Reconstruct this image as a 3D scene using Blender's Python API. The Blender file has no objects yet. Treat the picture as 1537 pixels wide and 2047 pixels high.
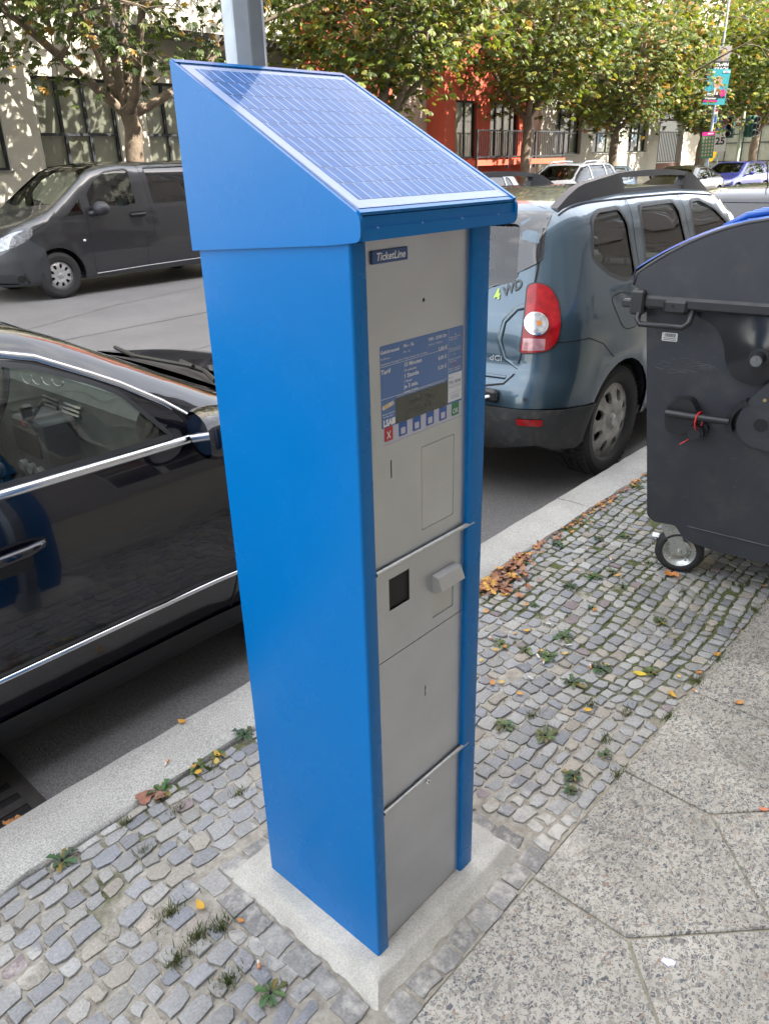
import bpy, bmesh, math, random
import numpy as np
from mathutils import Vector, Matrix
from mathutils.geometry import delaunay_2d_cdt
rad = math.radians
RNG = random.Random(7); NPR = np.random.RandomState(7)
SC = bpy.context.scene; COL = SC.collection

# ---------------------------------------------------------------- camera
cam_d = bpy.data.cameras.new('camera'); cam = bpy.data.objects.new('camera', cam_d); COL.objects.link(cam); SC.camera = cam
YAW, PITCH, ROLL = rad(42.746), rad(-24.402), rad(-1.531)
_d = Vector((math.cos(YAW)*math.cos(PITCH), math.sin(YAW)*math.cos(PITCH), math.sin(PITCH)))
_r = Vector((math.sin(YAW), -math.cos(YAW), 0)); _u = _r.cross(_d)
_r2 = _r*math.cos(ROLL)+_u*math.sin(ROLL); _u2 = -_r*math.sin(ROLL)+_u*math.cos(ROLL)
cam.matrix_world = Matrix(((_r2.x,_u2.x,-_d.x,-.829),(_r2.y,_u2.y,-_d.y,-.821),(_r2.z,_u2.z,-_d.z,1.681),(0,0,0,1)))
cam_d.sensor_fit = 'HORIZONTAL'; cam_d.sensor_width = 36; cam_d.lens = 36*1544.2/1537
cam_d.clip_start = .02; cam_d.clip_end = 600
SC.render.resolution_x, SC.render.resolution_y = 768, 1024

# ---------------------------------------------------------------- sky and sun
SUN_EL, SUN_AZ = rad(40), rad(-72)      # azimuth of the sun seen from the street, counted from +x towards +y
sd = Vector((math.cos(SUN_AZ)*math.cos(SUN_EL), math.sin(SUN_AZ)*math.cos(SUN_EL), math.sin(SUN_EL)))
W = bpy.data.worlds.new('World'); SC.world = W; W.use_nodes = True
nt = W.node_tree; nt.nodes.clear(); N = nt.nodes.new; L_ = nt.links.new
wo = N('ShaderNodeOutputWorld'); bg = N('ShaderNodeBackground'); sky = N('ShaderNodeTexSky')
sky.sky_type = 'NISHITA'; sky.sun_disc = False; sky.sun_elevation = SUN_EL; sky.sun_rotation = math.atan2(sd.x, sd.y)
sky.air_density = 1.0; sky.dust_density = 2.6; sky.ozone_density = 1.0
tc = N('ShaderNodeTexCoord'); mp = N('ShaderNodeMapping'); mp.inputs['Scale'].default_value = (1.6,1.6,4.2); mp.inputs['Location'].default_value = (7.7,8.2,5.0)
ns = N('ShaderNodeTexNoise'); ns.inputs['Scale'].default_value = 1.9; ns.inputs['Detail'].default_value = 9; ns.inputs['Roughness'].default_value = .58
cr = N('ShaderNodeValToRGB'); cr.color_ramp.elements[0].position = .52; cr.color_ramp.elements[1].position = .70
cr.color_ramp.elements[0].color = (.42,.42,.42,1); cr.color_ramp.elements[1].color = (.85,.85,.85,1)
mx = N('ShaderNodeMix'); mx.data_type = 'RGBA'; mx.inputs[7].default_value = (8.7,8.5,8.15,1)
L_(tc.outputs['Generated'], mp.inputs[0]); L_(mp.outputs[0], ns.inputs['Vector']); L_(ns.outputs['Fac'], cr.inputs[0])
L_(cr.outputs[0], mx.inputs[0]); L_(sky.outputs[0], mx.inputs[6]); L_(mx.outputs[2], bg.inputs['Color'])
bg.inputs['Strength'].default_value = .15; L_(bg.outputs[0], wo.inputs[0])
sl = bpy.data.lights.new('sun','SUN'); sl.energy = 3.7; sl.angle = rad(.5); sl.color = (1,.93,.82)
so = bpy.data.objects.new('sun', sl); COL.objects.link(so); so.rotation_euler = (-sd).to_track_quat('-Z','Y').to_euler()
SC.view_settings.view_transform = 'Standard'; SC.view_settings.look = 'None'; SC.view_settings.gamma = 1
SC.view_settings.use_curve_mapping = False; SC.view_settings.exposure = 2.38
SC.cycles.max_bounces = 8; SC.cycles.transparent_max_bounces = 24; SC.cycles.use_denoising = True
SC.cycles.caustics_reflective = False; SC.cycles.caustics_refractive = False

# ---------------------------------------------------------------- materials
MATS = {}
def mat(name, col, rough=.5, metal=0., spec=.5, coat=0., var=0., vscale=8., bump=0., bscale=60., attr=False, trans=0., emit=None, speck=0., sscale=300., dirt=0., rvar=0., sheen=0., coatr=.03):
    """one principled material; var = broad colour variation, speck = fine grain, bump = fine relief"""
    if name in MATS: return MATS[name]
    m = bpy.data.materials.new(name); m.use_nodes = True; t = m.node_tree; n = t.nodes; l = t.links.new
    b = n['Principled BSDF']; b.inputs['Roughness'].default_value = rough; b.inputs['Metallic'].default_value = metal
    b.inputs['Specular IOR Level'].default_value = spec; b.inputs['Coat Weight'].default_value = coat; b.inputs['Coat Roughness'].default_value = coatr
    c4 = (*col,1) if len(col)==3 else col
    b.inputs['Base Color'].default_value = c4
    src = None
    tcn = n.new('ShaderNodeTexCoord')
    if attr:
        a = n.new('ShaderNodeAttribute'); a.attribute_name = 'Col'; src = a.outputs['Color']
    def noise(sc, det=4, ro=.55):
        q = n.new('ShaderNodeTexNoise'); q.inputs['Scale'].default_value = sc; q.inputs['Detail'].default_value = det; q.inputs['Roughness'].default_value = ro
        l(tcn.outputs['Object'], q.inputs['Vector']); return q.outputs['Fac']
    def scale(src, fac, amt):
        mr = n.new('ShaderNodeMapRange'); mr.inputs[1].default_value = .3; mr.inputs[2].default_value = .7; mr.inputs[3].default_value = 1-amt; mr.inputs[4].default_value = 1+amt
        l(fac, mr.inputs[0])
        v = n.new('ShaderNodeVectorMath'); v.operation = 'SCALE'; l(mr.outputs[0], v.inputs['Scale'])
        if src is None: v.inputs[0].default_value = c4[:3]
        else: l(src, v.inputs[0])
        return v.outputs[0]
    if var: src = scale(src, noise(vscale, 5), var)
    if speck: src = scale(src, noise(sscale, 2, .7), speck)
    if dirt:
        mr = n.new('ShaderNodeMapRange'); mr.inputs[1].default_value = .52; mr.inputs[2].default_value = .72; l(noise(vscale*1.7,8,.65), mr.inputs[0])
        mm = n.new('ShaderNodeMix'); mm.data_type='RGBA'; mm.inputs[7].default_value = (.17,.15,.12,1)
        mu = n.new('ShaderNodeMath'); mu.operation='MULTIPLY'; mu.inputs[1].default_value = dirt; l(mr.outputs[0], mu.inputs[0]); l(mu.outputs[0], mm.inputs[0])
        if src is None: mm.inputs[6].default_value = c4
        else: l(src, mm.inputs[6])
        src = mm.outputs[2]
        mr2 = n.new('ShaderNodeMapRange'); mr2.inputs[3].default_value = rough; mr2.inputs[4].default_value = min(1,rough+.35); l(mu.outputs[0], mr2.inputs[0]); l(mr2.outputs[0], b.inputs['Roughness'])
    if rvar:
        mr2 = n.new('ShaderNodeMapRange'); mr2.inputs[1].default_value=.3; mr2.inputs[2].default_value=.7; mr2.inputs[3].default_value = max(.02,rough-rvar); mr2.inputs[4].default_value = min(1,rough+rvar)
        l(noise(vscale*2.3,6), mr2.inputs[0]); l(mr2.outputs[0], b.inputs['Roughness'])
    if src is not None: l(src, b.inputs['Base Color'])
    if bump:
        bp = n.new('ShaderNodeBump'); bp.inputs['Distance'].default_value = bump; bp.inputs['Strength'].default_value = 1
        l(noise(bscale,5,.6), bp.inputs['Height']); l(bp.outputs[0], b.inputs['Normal'])
    if trans:
        out = n['Material Output']; tr = n.new('ShaderNodeBsdfTranslucent'); ms = n.new('ShaderNodeMixShader'); ms.inputs[0].default_value = trans
        if src is not None: l(src, tr.inputs[0])
        else: tr.inputs[0].default_value = c4
        l(b.outputs[0], ms.inputs[1]); l(tr.outputs[0], ms.inputs[2]); l(ms.outputs[0], out.inputs[0])
    if emit:
        b.inputs['Emission Color'].default_value = (*emit[0],1); b.inputs['Emission Strength'].default_value = emit[1]
    MATS[name] = m; return m
def glass(name, tint, refl=1.0, rough=.0, wave=0.):
    """thin window glass: tinted see-through plus a fresnel reflection"""
    if name in MATS: return MATS[name]
    m = bpy.data.materials.new(name); m.use_nodes = True; t = m.node_tree; n = t.nodes; l = t.links.new; n.remove(n['Principled BSDF'])
    g = n.new('ShaderNodeBsdfGlossy'); g.inputs['Roughness'].default_value = rough; tr = n.new('ShaderNodeBsdfTransparent'); tr.inputs[0].default_value = (*tint,1)
    fr = n.new('ShaderNodeFresnel'); fr.inputs[0].default_value = 1.55
    mu = n.new('ShaderNodeMath'); mu.operation = 'MULTIPLY_ADD'; mu.inputs[1].default_value = 1.7*refl; mu.inputs[2].default_value = 0.02*refl; mu.use_clamp = True
    ms = n.new('ShaderNodeMixShader'); l(fr.outputs[0], mu.inputs[0]); l(mu.outputs[0], ms.inputs[0]); l(tr.outputs[0], ms.inputs[1]); l(g.outputs[0], ms.inputs[2])
    if wave:
        tcn = n.new('ShaderNodeTexCoord'); q = n.new('ShaderNodeTexNoise'); q.inputs['Scale'].default_value = 2.2; l(tcn.outputs['Object'], q.inputs['Vector'])
        bp = n.new('ShaderNodeBump'); bp.inputs['Distance'].default_value = wave; l(q.outputs[0], bp.inputs['Height']); l(bp.outputs[0], g.inputs['Normal'])
    l(ms.outputs[0], n['Material Output'].inputs[0]); MATS[name] = m; return m
black = mat('black_plastic',(.022,.023,.026),.42,rvar=.08)
rubber = mat('rubber',(.018,.018,.019),.7,bump=.0006,bscale=90)
gap_m = mat('panel_gap',(.006,.006,.007),.8)
chrome = mat('chrome',(.82,.83,.85),.12,1)
silver = mat('silver_paint',(.42,.43,.44),.34,.6,var=.12,vscale=20)
dark_in = mat('car_interior',(.045,.047,.052),.8,var=.15)
white_p = mat('white_print',(.78,.79,.8),.5)
metal_g = mat('galvanised_steel',(.33,.37,.42),.45,.75,var=.22,vscale=9,bump=.0006,bscale=25,rvar=.1)

# ---------------------------------------------------------------- objects
def tag(o, label=None, cat=None, group=None, kind=None):
    if label: o['label'] = label
    if cat: o['category'] = cat
    if group: o['group'] = group
    if kind: o['kind'] = kind
    return o
def thing(name, label, cat, loc=(0,0,0), rz=0, group=None, kind=None):
    o = bpy.data.objects.new(name, None); COL.objects.link(o); o.location = loc; o.rotation_euler = (0,0,rz); o.empty_display_size = .2
    return tag(o, label, cat, group, kind)
def place_root(o, loc, rz=0): o.location = loc; o.rotation_euler = (0,0,rz); return o
def copy_tree(o, parent=None):
    c = o.copy(); COL.objects.link(c)
    if parent is not None: c.parent = parent
    for ch in list(o.children): copy_tree(ch, c)
    return c
class MB:
    def __init__(s): s.v=[]; s.f=[]; s.mi=[]; s.c=[]
    def add(s, v, f, mi=0, col=None):
        k=len(s.v); s.v += [tuple(map(float,p)) for p in v]; s.f += [tuple(i+k for i in q) for q in f]; s.mi += [mi]*len(f)
        s.c += [col or (1,1,1)]*len(v); return s
    def box(s, a, b, mi=0, M=None, col=None, bev=0.):
        x0,y0,z0=a; x1,y1,z1=b
        if bev<=0:
            v=[(x0,y0,z0),(x1,y0,z0),(x1,y1,z0),(x0,y1,z0),(x0,y0,z1),(x1,y0,z1),(x1,y1,z1),(x0,y1,z1)]
            f=[(3,2,1,0),(4,5,6,7),(0,1,5,4),(1,2,6,5),(2,3,7,6),(3,0,4,7)]
        else:
            v=[];idx={}
            for i,X in enumerate((x0,x1)):
                for j,Y in enumerate((y0,y1)):
                    for k,Z in enumerate((z0,z1)):
                        sx,sy,sz=(1-2*i)*bev,(1-2*j)*bev,(1-2*k)*bev
                        for a_,p in enumerate(((X,Y+sy,Z+sz),(X+sx,Y,Z+sz),(X+sx,Y+sy,Z))): idx[i,j,k,a_]=len(v); v.append(p)
            f=[]
            for i in (0,1):
                q=[idx[i,0,0,0],idx[i,1,0,0],idx[i,1,1,0],idx[i,0,1,0]]; f.append(q[::-1] if i==0 else q)
                q=[idx[0,i,0,1],idx[1,i,0,1],idx[1,i,1,1],idx[0,i,1,1]]; f.append(q if i==0 else q[::-1])
                q=[idx[0,0,i,2],idx[1,0,i,2],idx[1,1,i,2],idx[0,1,i,2]]; f.append(q[::-1] if i==0 else q)
            for j in (0,1):
                for k in (0,1):
                    s1 = (j==k)
                    q=[idx[0,j,k,1],idx[1,j,k,1],idx[1,j,k,2],idx[0,j,k,2]]; f.append(q[::-1] if s1 else q)
                    q=[idx[j,0,k,0],idx[j,1,k,0],idx[j,1,k,2],idx[j,0,k,2]]; f.append(q if s1 else q[::-1])
                    q=[idx[j,k,0,0],idx[j,k,1,0],idx[j,k,1,1],idx[j,k,0,1]]; f.append(q[::-1] if s1 else q)
            for i in (0,1):
                for j in (0,1):
                    for k in (0,1):
                        q=[idx[i,j,k,0],idx[i,j,k,1],idx[i,j,k,2]]; f.append(q if (i+j+k)%2 else q[::-1])
            f=[tuple(q) for q in f]
        if M is not None: v=[tuple(M@Vector(p)) for p in v]
        return s.add(v,f,mi,col)
    def prism(s, poly, M, depth, mi=0, col=None, z0=0.):
        """polygon in the local xy plane of M, extruded along local z from z0 to z0+depth"""
        n=len(poly); v=[M@Vector((x,y,z0)) for x,y in poly]+[M@Vector((x,y,z0+depth)) for x,y in poly]
        ar=sum(poly[i][0]*poly[(i+1)%n][1]-poly[(i+1)%n][0]*poly[i][1] for i in range(n))
        f=[tuple(range(n))[::-1],tuple(range(n,2*n))]+[(i,(i+1)%n,n+(i+1)%n,n+i) for i in range(n)]
        if (ar<0)!=(depth<0): f=[q[::-1] for q in f]
        return s.add(v,f,mi,col)
    def tube(s, pts, r, n=8, mi=0, caps=True, col=None):
        pts=[Vector(p) for p in pts]; rs=r if isinstance(r,(list,tuple)) else [r]*len(pts)
        v=[];f=[]; prev=None
        for i,p in enumerate(pts):
            d=(pts[min(i+1,len(pts)-1)]-pts[max(i-1,0)]).normalized()
            if prev is None: a=d.orthogonal().normalized()
            else: a=(prev-d*prev.dot(d)); a=a.normalized() if a.length>1e-6 else d.orthogonal().normalized()
            prev=a; b=d.cross(a)
            for k in range(n):
                t=2*math.pi*k/n; v.append(p+(a*math.cos(t)+b*math.sin(t))*rs[i])
            if i: 
                for k in range(n): f.append(((i-1)*n+k,(i-1)*n+(k+1)%n,i*n+(k+1)%n,i*n+k))
        if caps: f.append(tuple(range(n))[::-1]); f.append(tuple((len(pts)-1)*n+k for k in range(n)))
        return s.add(v,f,mi,col)
    def lathe(s, prof, M=None, n=24, mi=0, col=None):
        """profile (r, z) turned about local z"""
        v=[];f=[]; M=M or Matrix()
        for r,z in prof:
            for k in range(n):
                t=2*math.pi*k/n; v.append(M@Vector((r*math.cos(t),r*math.sin(t),z)))
        for i in range(len(prof)-1):
            for k in range(n): f.append((i*n+k,i*n+(k+1)%n,(i+1)*n+(k+1)%n,(i+1)*n+k))
        return s.add(v,f,mi,col)
    def sphere(s, c, r, n=10, mi=0, sq=(1,1,1), col=None, M=None):
        v=[];f=[];m=n//2
        for i in range(m+1):
            ph=math.pi*i/m
            for k in range(n):
                t=2*math.pi*k/n; p=Vector((r*sq[0]*math.sin(ph)*math.cos(t),r*sq[1]*math.sin(ph)*math.sin(t),-r*sq[2]*math.cos(ph)))
                v.append((M@p if M else p)+Vector(c))
        for i in range(m):
            for k in range(n): f.append((i*n+k,i*n+(k+1)%n,(i+1)*n+(k+1)%n,(i+1)*n+k))
        return s.add(v,f,mi,col)
    def quad(s, a,b,c,d, mi=0, col=None): return s.add([a,b,c,d],[(0,1,2,3)],mi,col)
    def mesh(s, name, mats, smooth=False, color=False):
        m=bpy.data.meshes.new(name); m.from_pydata(s.v,[],s.f)
        for q in (mats if isinstance(mats,(list,tuple)) else [mats]): m.materials.append(q)
        if any(s.mi): m.polygons.foreach_set('material_index', s.mi)
        if smooth:
            m.polygons.foreach_set('use_smooth',[True]*len(s.f))
            if smooth is not True: m.set_sharp_from_angle(angle=rad(smooth))
        if color:
            a=m.color_attributes.new('Col','FLOAT_COLOR','POINT'); a.data.foreach_set('color', [x for c in s.c for x in (*c,1)])
        m.update(); return m
    def build(s, name, mats, parent=None, smooth=False, color=False, **kw):
        o=bpy.data.objects.new(name, s.mesh(name,mats,smooth,color)); COL.objects.link(o)
        if parent is not None: o.parent=parent
        return tag(o,**kw) if kw else o
def T(x=0,y=0,z=0): return Matrix.Translation((x,y,z))
def RX(a): return Matrix.Rotation(rad(a),4,'X')
def RY(a): return Matrix.Rotation(rad(a),4,'Y')
def RZ(a): return Matrix.Rotation(rad(a),4,'Z')
def text_mesh(txt, size, bold=0., shear=0., align='LEFT', width=None, extr=0., res=2):
    c=bpy.data.curves.new('t','FONT'); c.body=txt; c.size=size; c.offset=bold*size; c.shear=shear; c.align_x=align; c.extrude=extr; c.resolution_u=res
    o=bpy.data.objects.new('t',c); COL.objects.link(o)
    dg=bpy.context.evaluated_depsgraph_get(); m=bpy.data.meshes.new_from_object(o.evaluated_get(dg))
    v=[tuple(p.co) for p in m.vertices]; f=[tuple(p.vertices) for p in m.polygons]
    bpy.data.objects.remove(o); bpy.data.curves.remove(c); bpy.data.meshes.remove(m)
    if width and v:
        x0=min(p[0] for p in v); x1=max(p[0] for p in v)
        k=width/(x1-x0); v=[(x0+(p[0]-x0)*k,p[1],p[2]) for p in v]
    return v,f
def add_text(mb, txt, M, size, mi=0, **kw):
    v,f=text_mesh(txt,size,**kw); mb.add([M@Vector(p) for p in v],f,mi)
def pip(pts, poly):
    x,y=pts[:,0],pts[:,1]; ins=np.zeros(len(pts),bool); n=len(poly)
    for i in range(n):
        x0,y0=poly[i]; x1,y1=poly[(i+1)%n]
        if y0==y1: continue
        c=((y0>y)!=(y1>y))&(x<(x1-x0)*(y-y0)/(y1-y0)+x0); ins^=c
    return ins
def resample(poly, d, closed=True):
    out=[]; n=len(poly)
    for i in range(n if closed else n-1):
        a=np.array(poly[i],float); b=np.array(poly[(i+1)%n],float); k=max(1,int(math.ceil(np.linalg.norm(b-a)/d)))
        for j in range(k): out.append(tuple(a+(b-a)*j/k))
    if not closed: out.append(tuple(poly[-1]))
    return out
def rounded(poly, r, k=4):
    """round the corners of a polygon; r may be a list"""
    out=[]; n=len(poly); rs=r if isinstance(r,(list,tuple)) else [r]*n
    for i in range(n):
        p=np.array(poly[i],float); a=np.array(poly[i-1],float)-p; b=np.array(poly[(i+1)%n],float)-p; la,lb=np.linalg.norm(a),np.linalg.norm(b)
        q=min(rs[i],la*.48,lb*.48)
        if q<1e-5: out.append(tuple(p)); continue
        s,e=p+a/la*q,p+b/lb*q
        for j in range(k+1):
            t=j/k; out.append(tuple((1-t)**2*s+2*t*(1-t)*p+t*t*e))
    return out
def inset(poly, d):
    """shrink (d>0) a polygon by moving its edges"""
    P=[np.array(p,float) for p in poly]; n=len(P)
    ar=sum(P[i][0]*P[(i+1)%n][1]-P[(i+1)%n][0]*P[i][1] for i in range(n)); sg=1 if ar>0 else -1
    out=[]
    for i in range(n):
        e0=P[i]-P[i-1]; e1=P[(i+1)%n]-P[i]
        n0=sg*np.array([-e0[1],e0[0]])/max(np.linalg.norm(e0),1e-9); n1=sg*np.array([-e1[1],e1[0]])/max(np.linalg.norm(e1),1e-9)
        m=n0+n1; L=max(m@m,.5); out.append(tuple(P[i]+m*2*d/L))
    return out
def tri2d(outline, holes=(), spacing=.1, bspace=None):
    """triangles of a polygon with holes, with an inner grid of points"""
    bs=bspace or spacing; loops=[resample(outline,bs)]+[resample(h,bs) for h in holes]
    P=[];E=[]
    for lp in loops:
        k=len(P); P+=lp; E+=[(k+i,k+(i+1)%len(lp)) for i in range(len(lp))]
    B=np.array(P); nb=len(B)
    if spacing<50:
        x0,y0=B.min(0); x1,y1=B.max(0); g=[]
        j=0; y=y0+spacing/2
        while y<y1:
            x=x0+(spacing/2 if j%2 else 0)
            while x<x1: g.append((x,y)); x+=spacing
            y+=spacing*.87; j+=1
        if g:
            G=np.array(g); ok=pip(G,loops[0])
            for h in loops[1:]: ok&=~pip(G,h)
            G=G[ok]
            if len(G):
                keep=np.ones(len(G),bool)
                for i0 in range(0,len(G),2000):
                    d=((G[i0:i0+2000,None,:]-B[None])**2).sum(-1).min(1); keep[i0:i0+2000]=d>(spacing*.38)**2
                P+= [tuple(q) for q in G[keep]]
    vo,_,fo,_,_,_=delaunay_2d_cdt([Vector(p) for p in P],E,[],0,1e-6)
    V=np.array([tuple(v) for v in vo]); Fc=np.array([tuple(f) for f in fo if len(f)==3],int)
    c=V[Fc].mean(1); ok=pip(c,loops[0])
    for h in loops[1:]: ok&=~pip(c,h)
    Fc=Fc[ok]
    a,b,c=V[Fc[:,0]],V[Fc[:,1]],V[Fc[:,2]]; cr=(b[:,0]-a[:,0])*(c[:,1]-a[:,1])-(b[:,1]-a[:,1])*(c[:,0]-a[:,0])
    Fc=Fc[np.abs(cr)>1e-9]; cr=cr[np.abs(cr)>1e-9]; Fc[cr<0]=Fc[cr<0][:,::-1]
    return V,Fc
def plate(mb, outline, M, depth, holes=(), mi=0, mi_side=None, col=None, spacing=99):
    """flat plate with holes: front at local z=depth, back at z=0, outer sides and hole sides"""
    V,Fc=tri2d(outline,holes,spacing,99)
    mb.add([M@Vector((p[0],p[1],depth)) for p in V],[tuple(f) for f in Fc] if depth>0 else [tuple(f[::-1]) for f in Fc],mi,col)
    for lp in [outline]+list(holes):
        n=len(lp); v=[M@Vector((x,y,0)) for x,y in lp]+[M@Vector((x,y,depth)) for x,y in lp]
        ar=sum(lp[i][0]*lp[(i+1)%n][1]-lp[(i+1)%n][0]*lp[i][1] for i in range(n)); f=[(i,(i+1)%n,n+(i+1)%n,n+i) for i in range(n)]
        flip=(ar<0)
        if lp is not outline: flip=not flip
        if depth<0: flip=not flip
        mb.add(v,[q[::-1] for q in f] if flip else f, mi if mi_side is None else mi_side,col)
def rect(x0,y0,x1,y1): return [(x0,y0),(x1,y0),(x1,y1),(x0,y1)]
def circle(cx,cy,r,n=20,ry=None): return [(cx+r*math.cos(2*math.pi*i/n),cy+(ry or r)*math.sin(2*math.pi*i/n)) for i in range(n)]
# ---------------------------------------------------------------- car body surfaces (pure numpy)
def _tab(t, smooth=0.0):
    xs=np.array([a for a,b in t],float); ys=np.array([b for a,b in t],float)
    if smooth<=0: return lambda q: np.interp(q,xs,ys)
    g=np.linspace(xs[0]-6*smooth,xs[-1]+6*smooth,1600); v=np.interp(g,xs,ys)
    # keep the end slopes
    v=np.where(g<xs[0],ys[0]+(g-xs[0])*(ys[1]-ys[0])/(xs[1]-xs[0]),v)
    v=np.where(g>xs[-1],ys[-1]+(g-xs[-1])*(ys[-1]-ys[-2])/(xs[-1]-xs[-2]),v)
    s=smooth/(g[1]-g[0]); n=int(4*s)+1
    k=np.exp(-.5*(np.arange(-n,n+1)/s)**2); k/=k.sum()
    v2=np.convolve(np.pad(v,n,mode='reflect',reflect_type='odd'),k,mode='valid')
    return lambda q: np.interp(q,g,v2)
def smax(a,b,k):
    h=np.maximum(k-np.abs(a-b),0)/k
    return np.maximum(a,b)+h*h*k*.25
class CarShape:
    """x forward from the rear bumper, y to the left, z up from the road"""
    def __init__(s,sp):
        s.sp=sp; sm=sp.get('smooth',.05)
        s.top=_tab(sp['top'],sm); s.w=_tab(sp['w'],sp.get('wsm',.03)); s.plan=_tab(sp['plan'],.12)
        s.rear=_tab(sp['rear'],.03); s.front=_tab(sp['front'],.03); s.bot=_tab(sp['bot'],.05)
        s.kc=sp.get('corner',.16); s.kt=sp.get('edge',.07); s.cr=sp.get('crown',.05)
        s.bow_r=sp.get('bow_rear',.09); s.bow_f=sp.get('bow_front',.2); s.flare=sp.get('flare',[])
        s.feat=sp.get('feature',[])
    def F(s,X):
        x,y,z=X[...,0],X[...,1],X[...,2]; ay=np.abs(y)
        hw=s.w(z)*s.plan(x)
        for (wx,wr,amt) in s.flare:
            d=np.hypot(x-wx,z-.34); hw=hw+amt*np.exp(-((d-wr)/.075)**2)
        for (z0,amt,wd,x0,x1) in s.feat:
            hw=hw+amt*np.exp(-((z-z0)/wd)**2)*np.clip((x-x0)/.2,0,1)*np.clip((x1-x)/.2,0,1)
        r=(ay/.9)**2
        a=smax(ay-hw, smax((s.rear(z)+s.bow_r*r)-x, x-(s.front(z)-s.bow_f*r*(.4+.6*ay/.9)),.02), s.kc)
        t=(z-(s.top(x)-s.cr*r))*.75
        a=smax(a,t,s.kt)
        return smax(a,s.bot(x)-z,.05)
    def frame(s,d):
        if d=='L': o,u,v,n=(0,1.6,0),(1,0,0),(0,0,1),(0,-1,0)
        elif d=='R': o,u,v,n=(0,-1.6,0),(1,0,0),(0,0,1),(0,1,0)
        elif d=='T': o,u,v,n=(0,0,2.6),(1,0,0),(0,1,0),(0,0,-1)
        elif d=='B': o,u,v,n=(-1.2,0,0),(0,1,0),(0,0,1),(1,0,0)
        elif d=='F': o,u,v,n=(s.sp['L']+1.2,0,0),(0,1,0),(0,0,1),(-1,0,0)
        else:
            ang,o=d; c,sn=np.cos(np.radians(ang)),np.sin(np.radians(ang)); n=(c,sn,0); u=(sn,-c,0); v=(0,0,1); o=(o[0]-1.6*c,o[1]-1.6*sn,0)
        return [np.array(q,float) for q in (o,u,v,n)]
    def trace(s,P0,D,T=3.4,n=180):
        P0=np.atleast_2d(P0).astype(float); D=np.broadcast_to(np.asarray(D,float),P0.shape)
        lo=np.full(len(P0),np.nan); prev=np.zeros(len(P0)); done=np.zeros(len(P0),bool); best=np.full(len(P0),1e9); bt=np.zeros(len(P0))
        for i in range(1,n+1):
            t=T*i/n; f=s.F(P0+D*t)
            m=(~done)&(f<=0); lo[m]=T*(i-1)/n; done|=m
            b=(~done)&(f<best); best[b]=f[b]; bt[b]=t
        hi=lo+T/n
        ok=done.copy(); lo=np.where(ok,lo,bt); hi=np.where(ok,hi,bt)
        for _ in range(24):
            mid=.5*(lo+hi); f=s.F(P0+D*mid[:,None]); m=f<=0
            hi=np.where(m,mid,hi); lo=np.where(m,lo,mid)
        return P0+D*(.5*(lo+hi))[:,None], ok
    def project(s,pts,d):
        o,u,v,n=s.frame(d); pts=np.atleast_2d(np.asarray(pts,float))
        return s.trace(o+pts[:,:1]*u+pts[:,1:2]*v,n)
    def normal(s,P,e=.004):
        g=np.stack([s.F(P+np.eye(3)[i]*e)-s.F(P-np.eye(3)[i]*e) for i in range(3)],-1)
        return g/np.maximum(np.linalg.norm(g,axis=-1,keepdims=True),1e-9)

DUSTER=dict(L=4.315,smooth=.06,
 top=[(-.1,1.40),(.25,1.545),(.5,1.585),(1.2,1.625),(2.0,1.62),(2.6,1.575),(3.42,1.10),(3.55,1.07),(4.1,.97),(4.3,.85)],
 w=[(.15,.80),(.3,.87),(.5,.905),(.8,.911),(.98,.892),(1.05,.868),(1.3,.78),(1.5,.715),(1.65,.67)],
 plan=[(0,.985),(.6,1),(2,1),(3.6,.99),(4.3,.95)],
 rear=[(.2,.10),(.36,.03),(.5,.0),(.66,.01),(.72,.07),(.95,.10),(1.05,.13),(1.5,.33),(1.7,.50)],
 front=[(.2,4.2),(.4,4.3),(.7,4.3),(.9,4.22),(1.1,4.1)],
 bot=[(-.1,.33),(.5,.24),(3.6,.22),(4.3,.30)],corner=.26,edge=.12,bow_rear=.12,flare=[(.84,.41,.022),(3.50,.41,.02)])
VITO=dict(L=5.14,smooth=.07,
 top=[(-.1,1.78),(.15,1.87),(1.,1.905),(3.0,1.91),(3.45,1.85),(4.2,1.31),(4.33,1.25),(4.85,1.08),(5.05,.93),(5.2,.8)],
 w=[(.15,.90),(.3,.945),(.6,.964),(.95,.955),(1.2,.935),(1.6,.865),(1.8,.81),(1.95,.76)],
 plan=[(0,.97),(.6,1),(3.6,1),(4.4,.99),(5.1,.94)],
 rear=[(.2,.06),(.5,.0),(1.0,.03),(1.8,.16)],
 front=[(.15,5.0),(.3,5.1),(.6,5.14),(.85,5.10),(1.1,5.0)],
 bot=[(0,.3),(.8,.22),(4.2,.20),(5.1,.22)],corner=.34,edge=.12,bow_front=.26,flare=[(4.245,.40,.012),(1.045,.40,.012)])
SEDAN=dict(L=4.80,smooth=.09,
 top=[(-.1,.93),(.5,1.0),(.85,1.12),(1.5,1.34),(2.3,1.42),(2.85,1.39),(3.50,1.05),(3.72,.965),(4.2,.90),(4.6,.80),(4.85,.68)],
 w=[(.1,.84),(.25,.895),(.45,.92),(.7,.925),(.88,.905),(.97,.875),(1.2,.75),(1.35,.66),(1.5,.60)],
 plan=[(0,.93),(.8,1),(3.6,1),(4.1,.98),(4.8,.90)],
 rear=[(.2,.08),(.45,.0),(.75,.03),(.95,.1),(1.2,.2)],
 front=[(.15,4.68),(.3,4.78),(.5,4.80),(.7,4.74),(.9,4.6)],
 bot=[(0,.28),(.8,.19),(3.9,.18),(4.8,.22)],corner=.34,edge=.10,bow_front=.38,bow_rear=.2,flare=[(.98,.37,.008),(3.69,.37,.008)])
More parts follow.
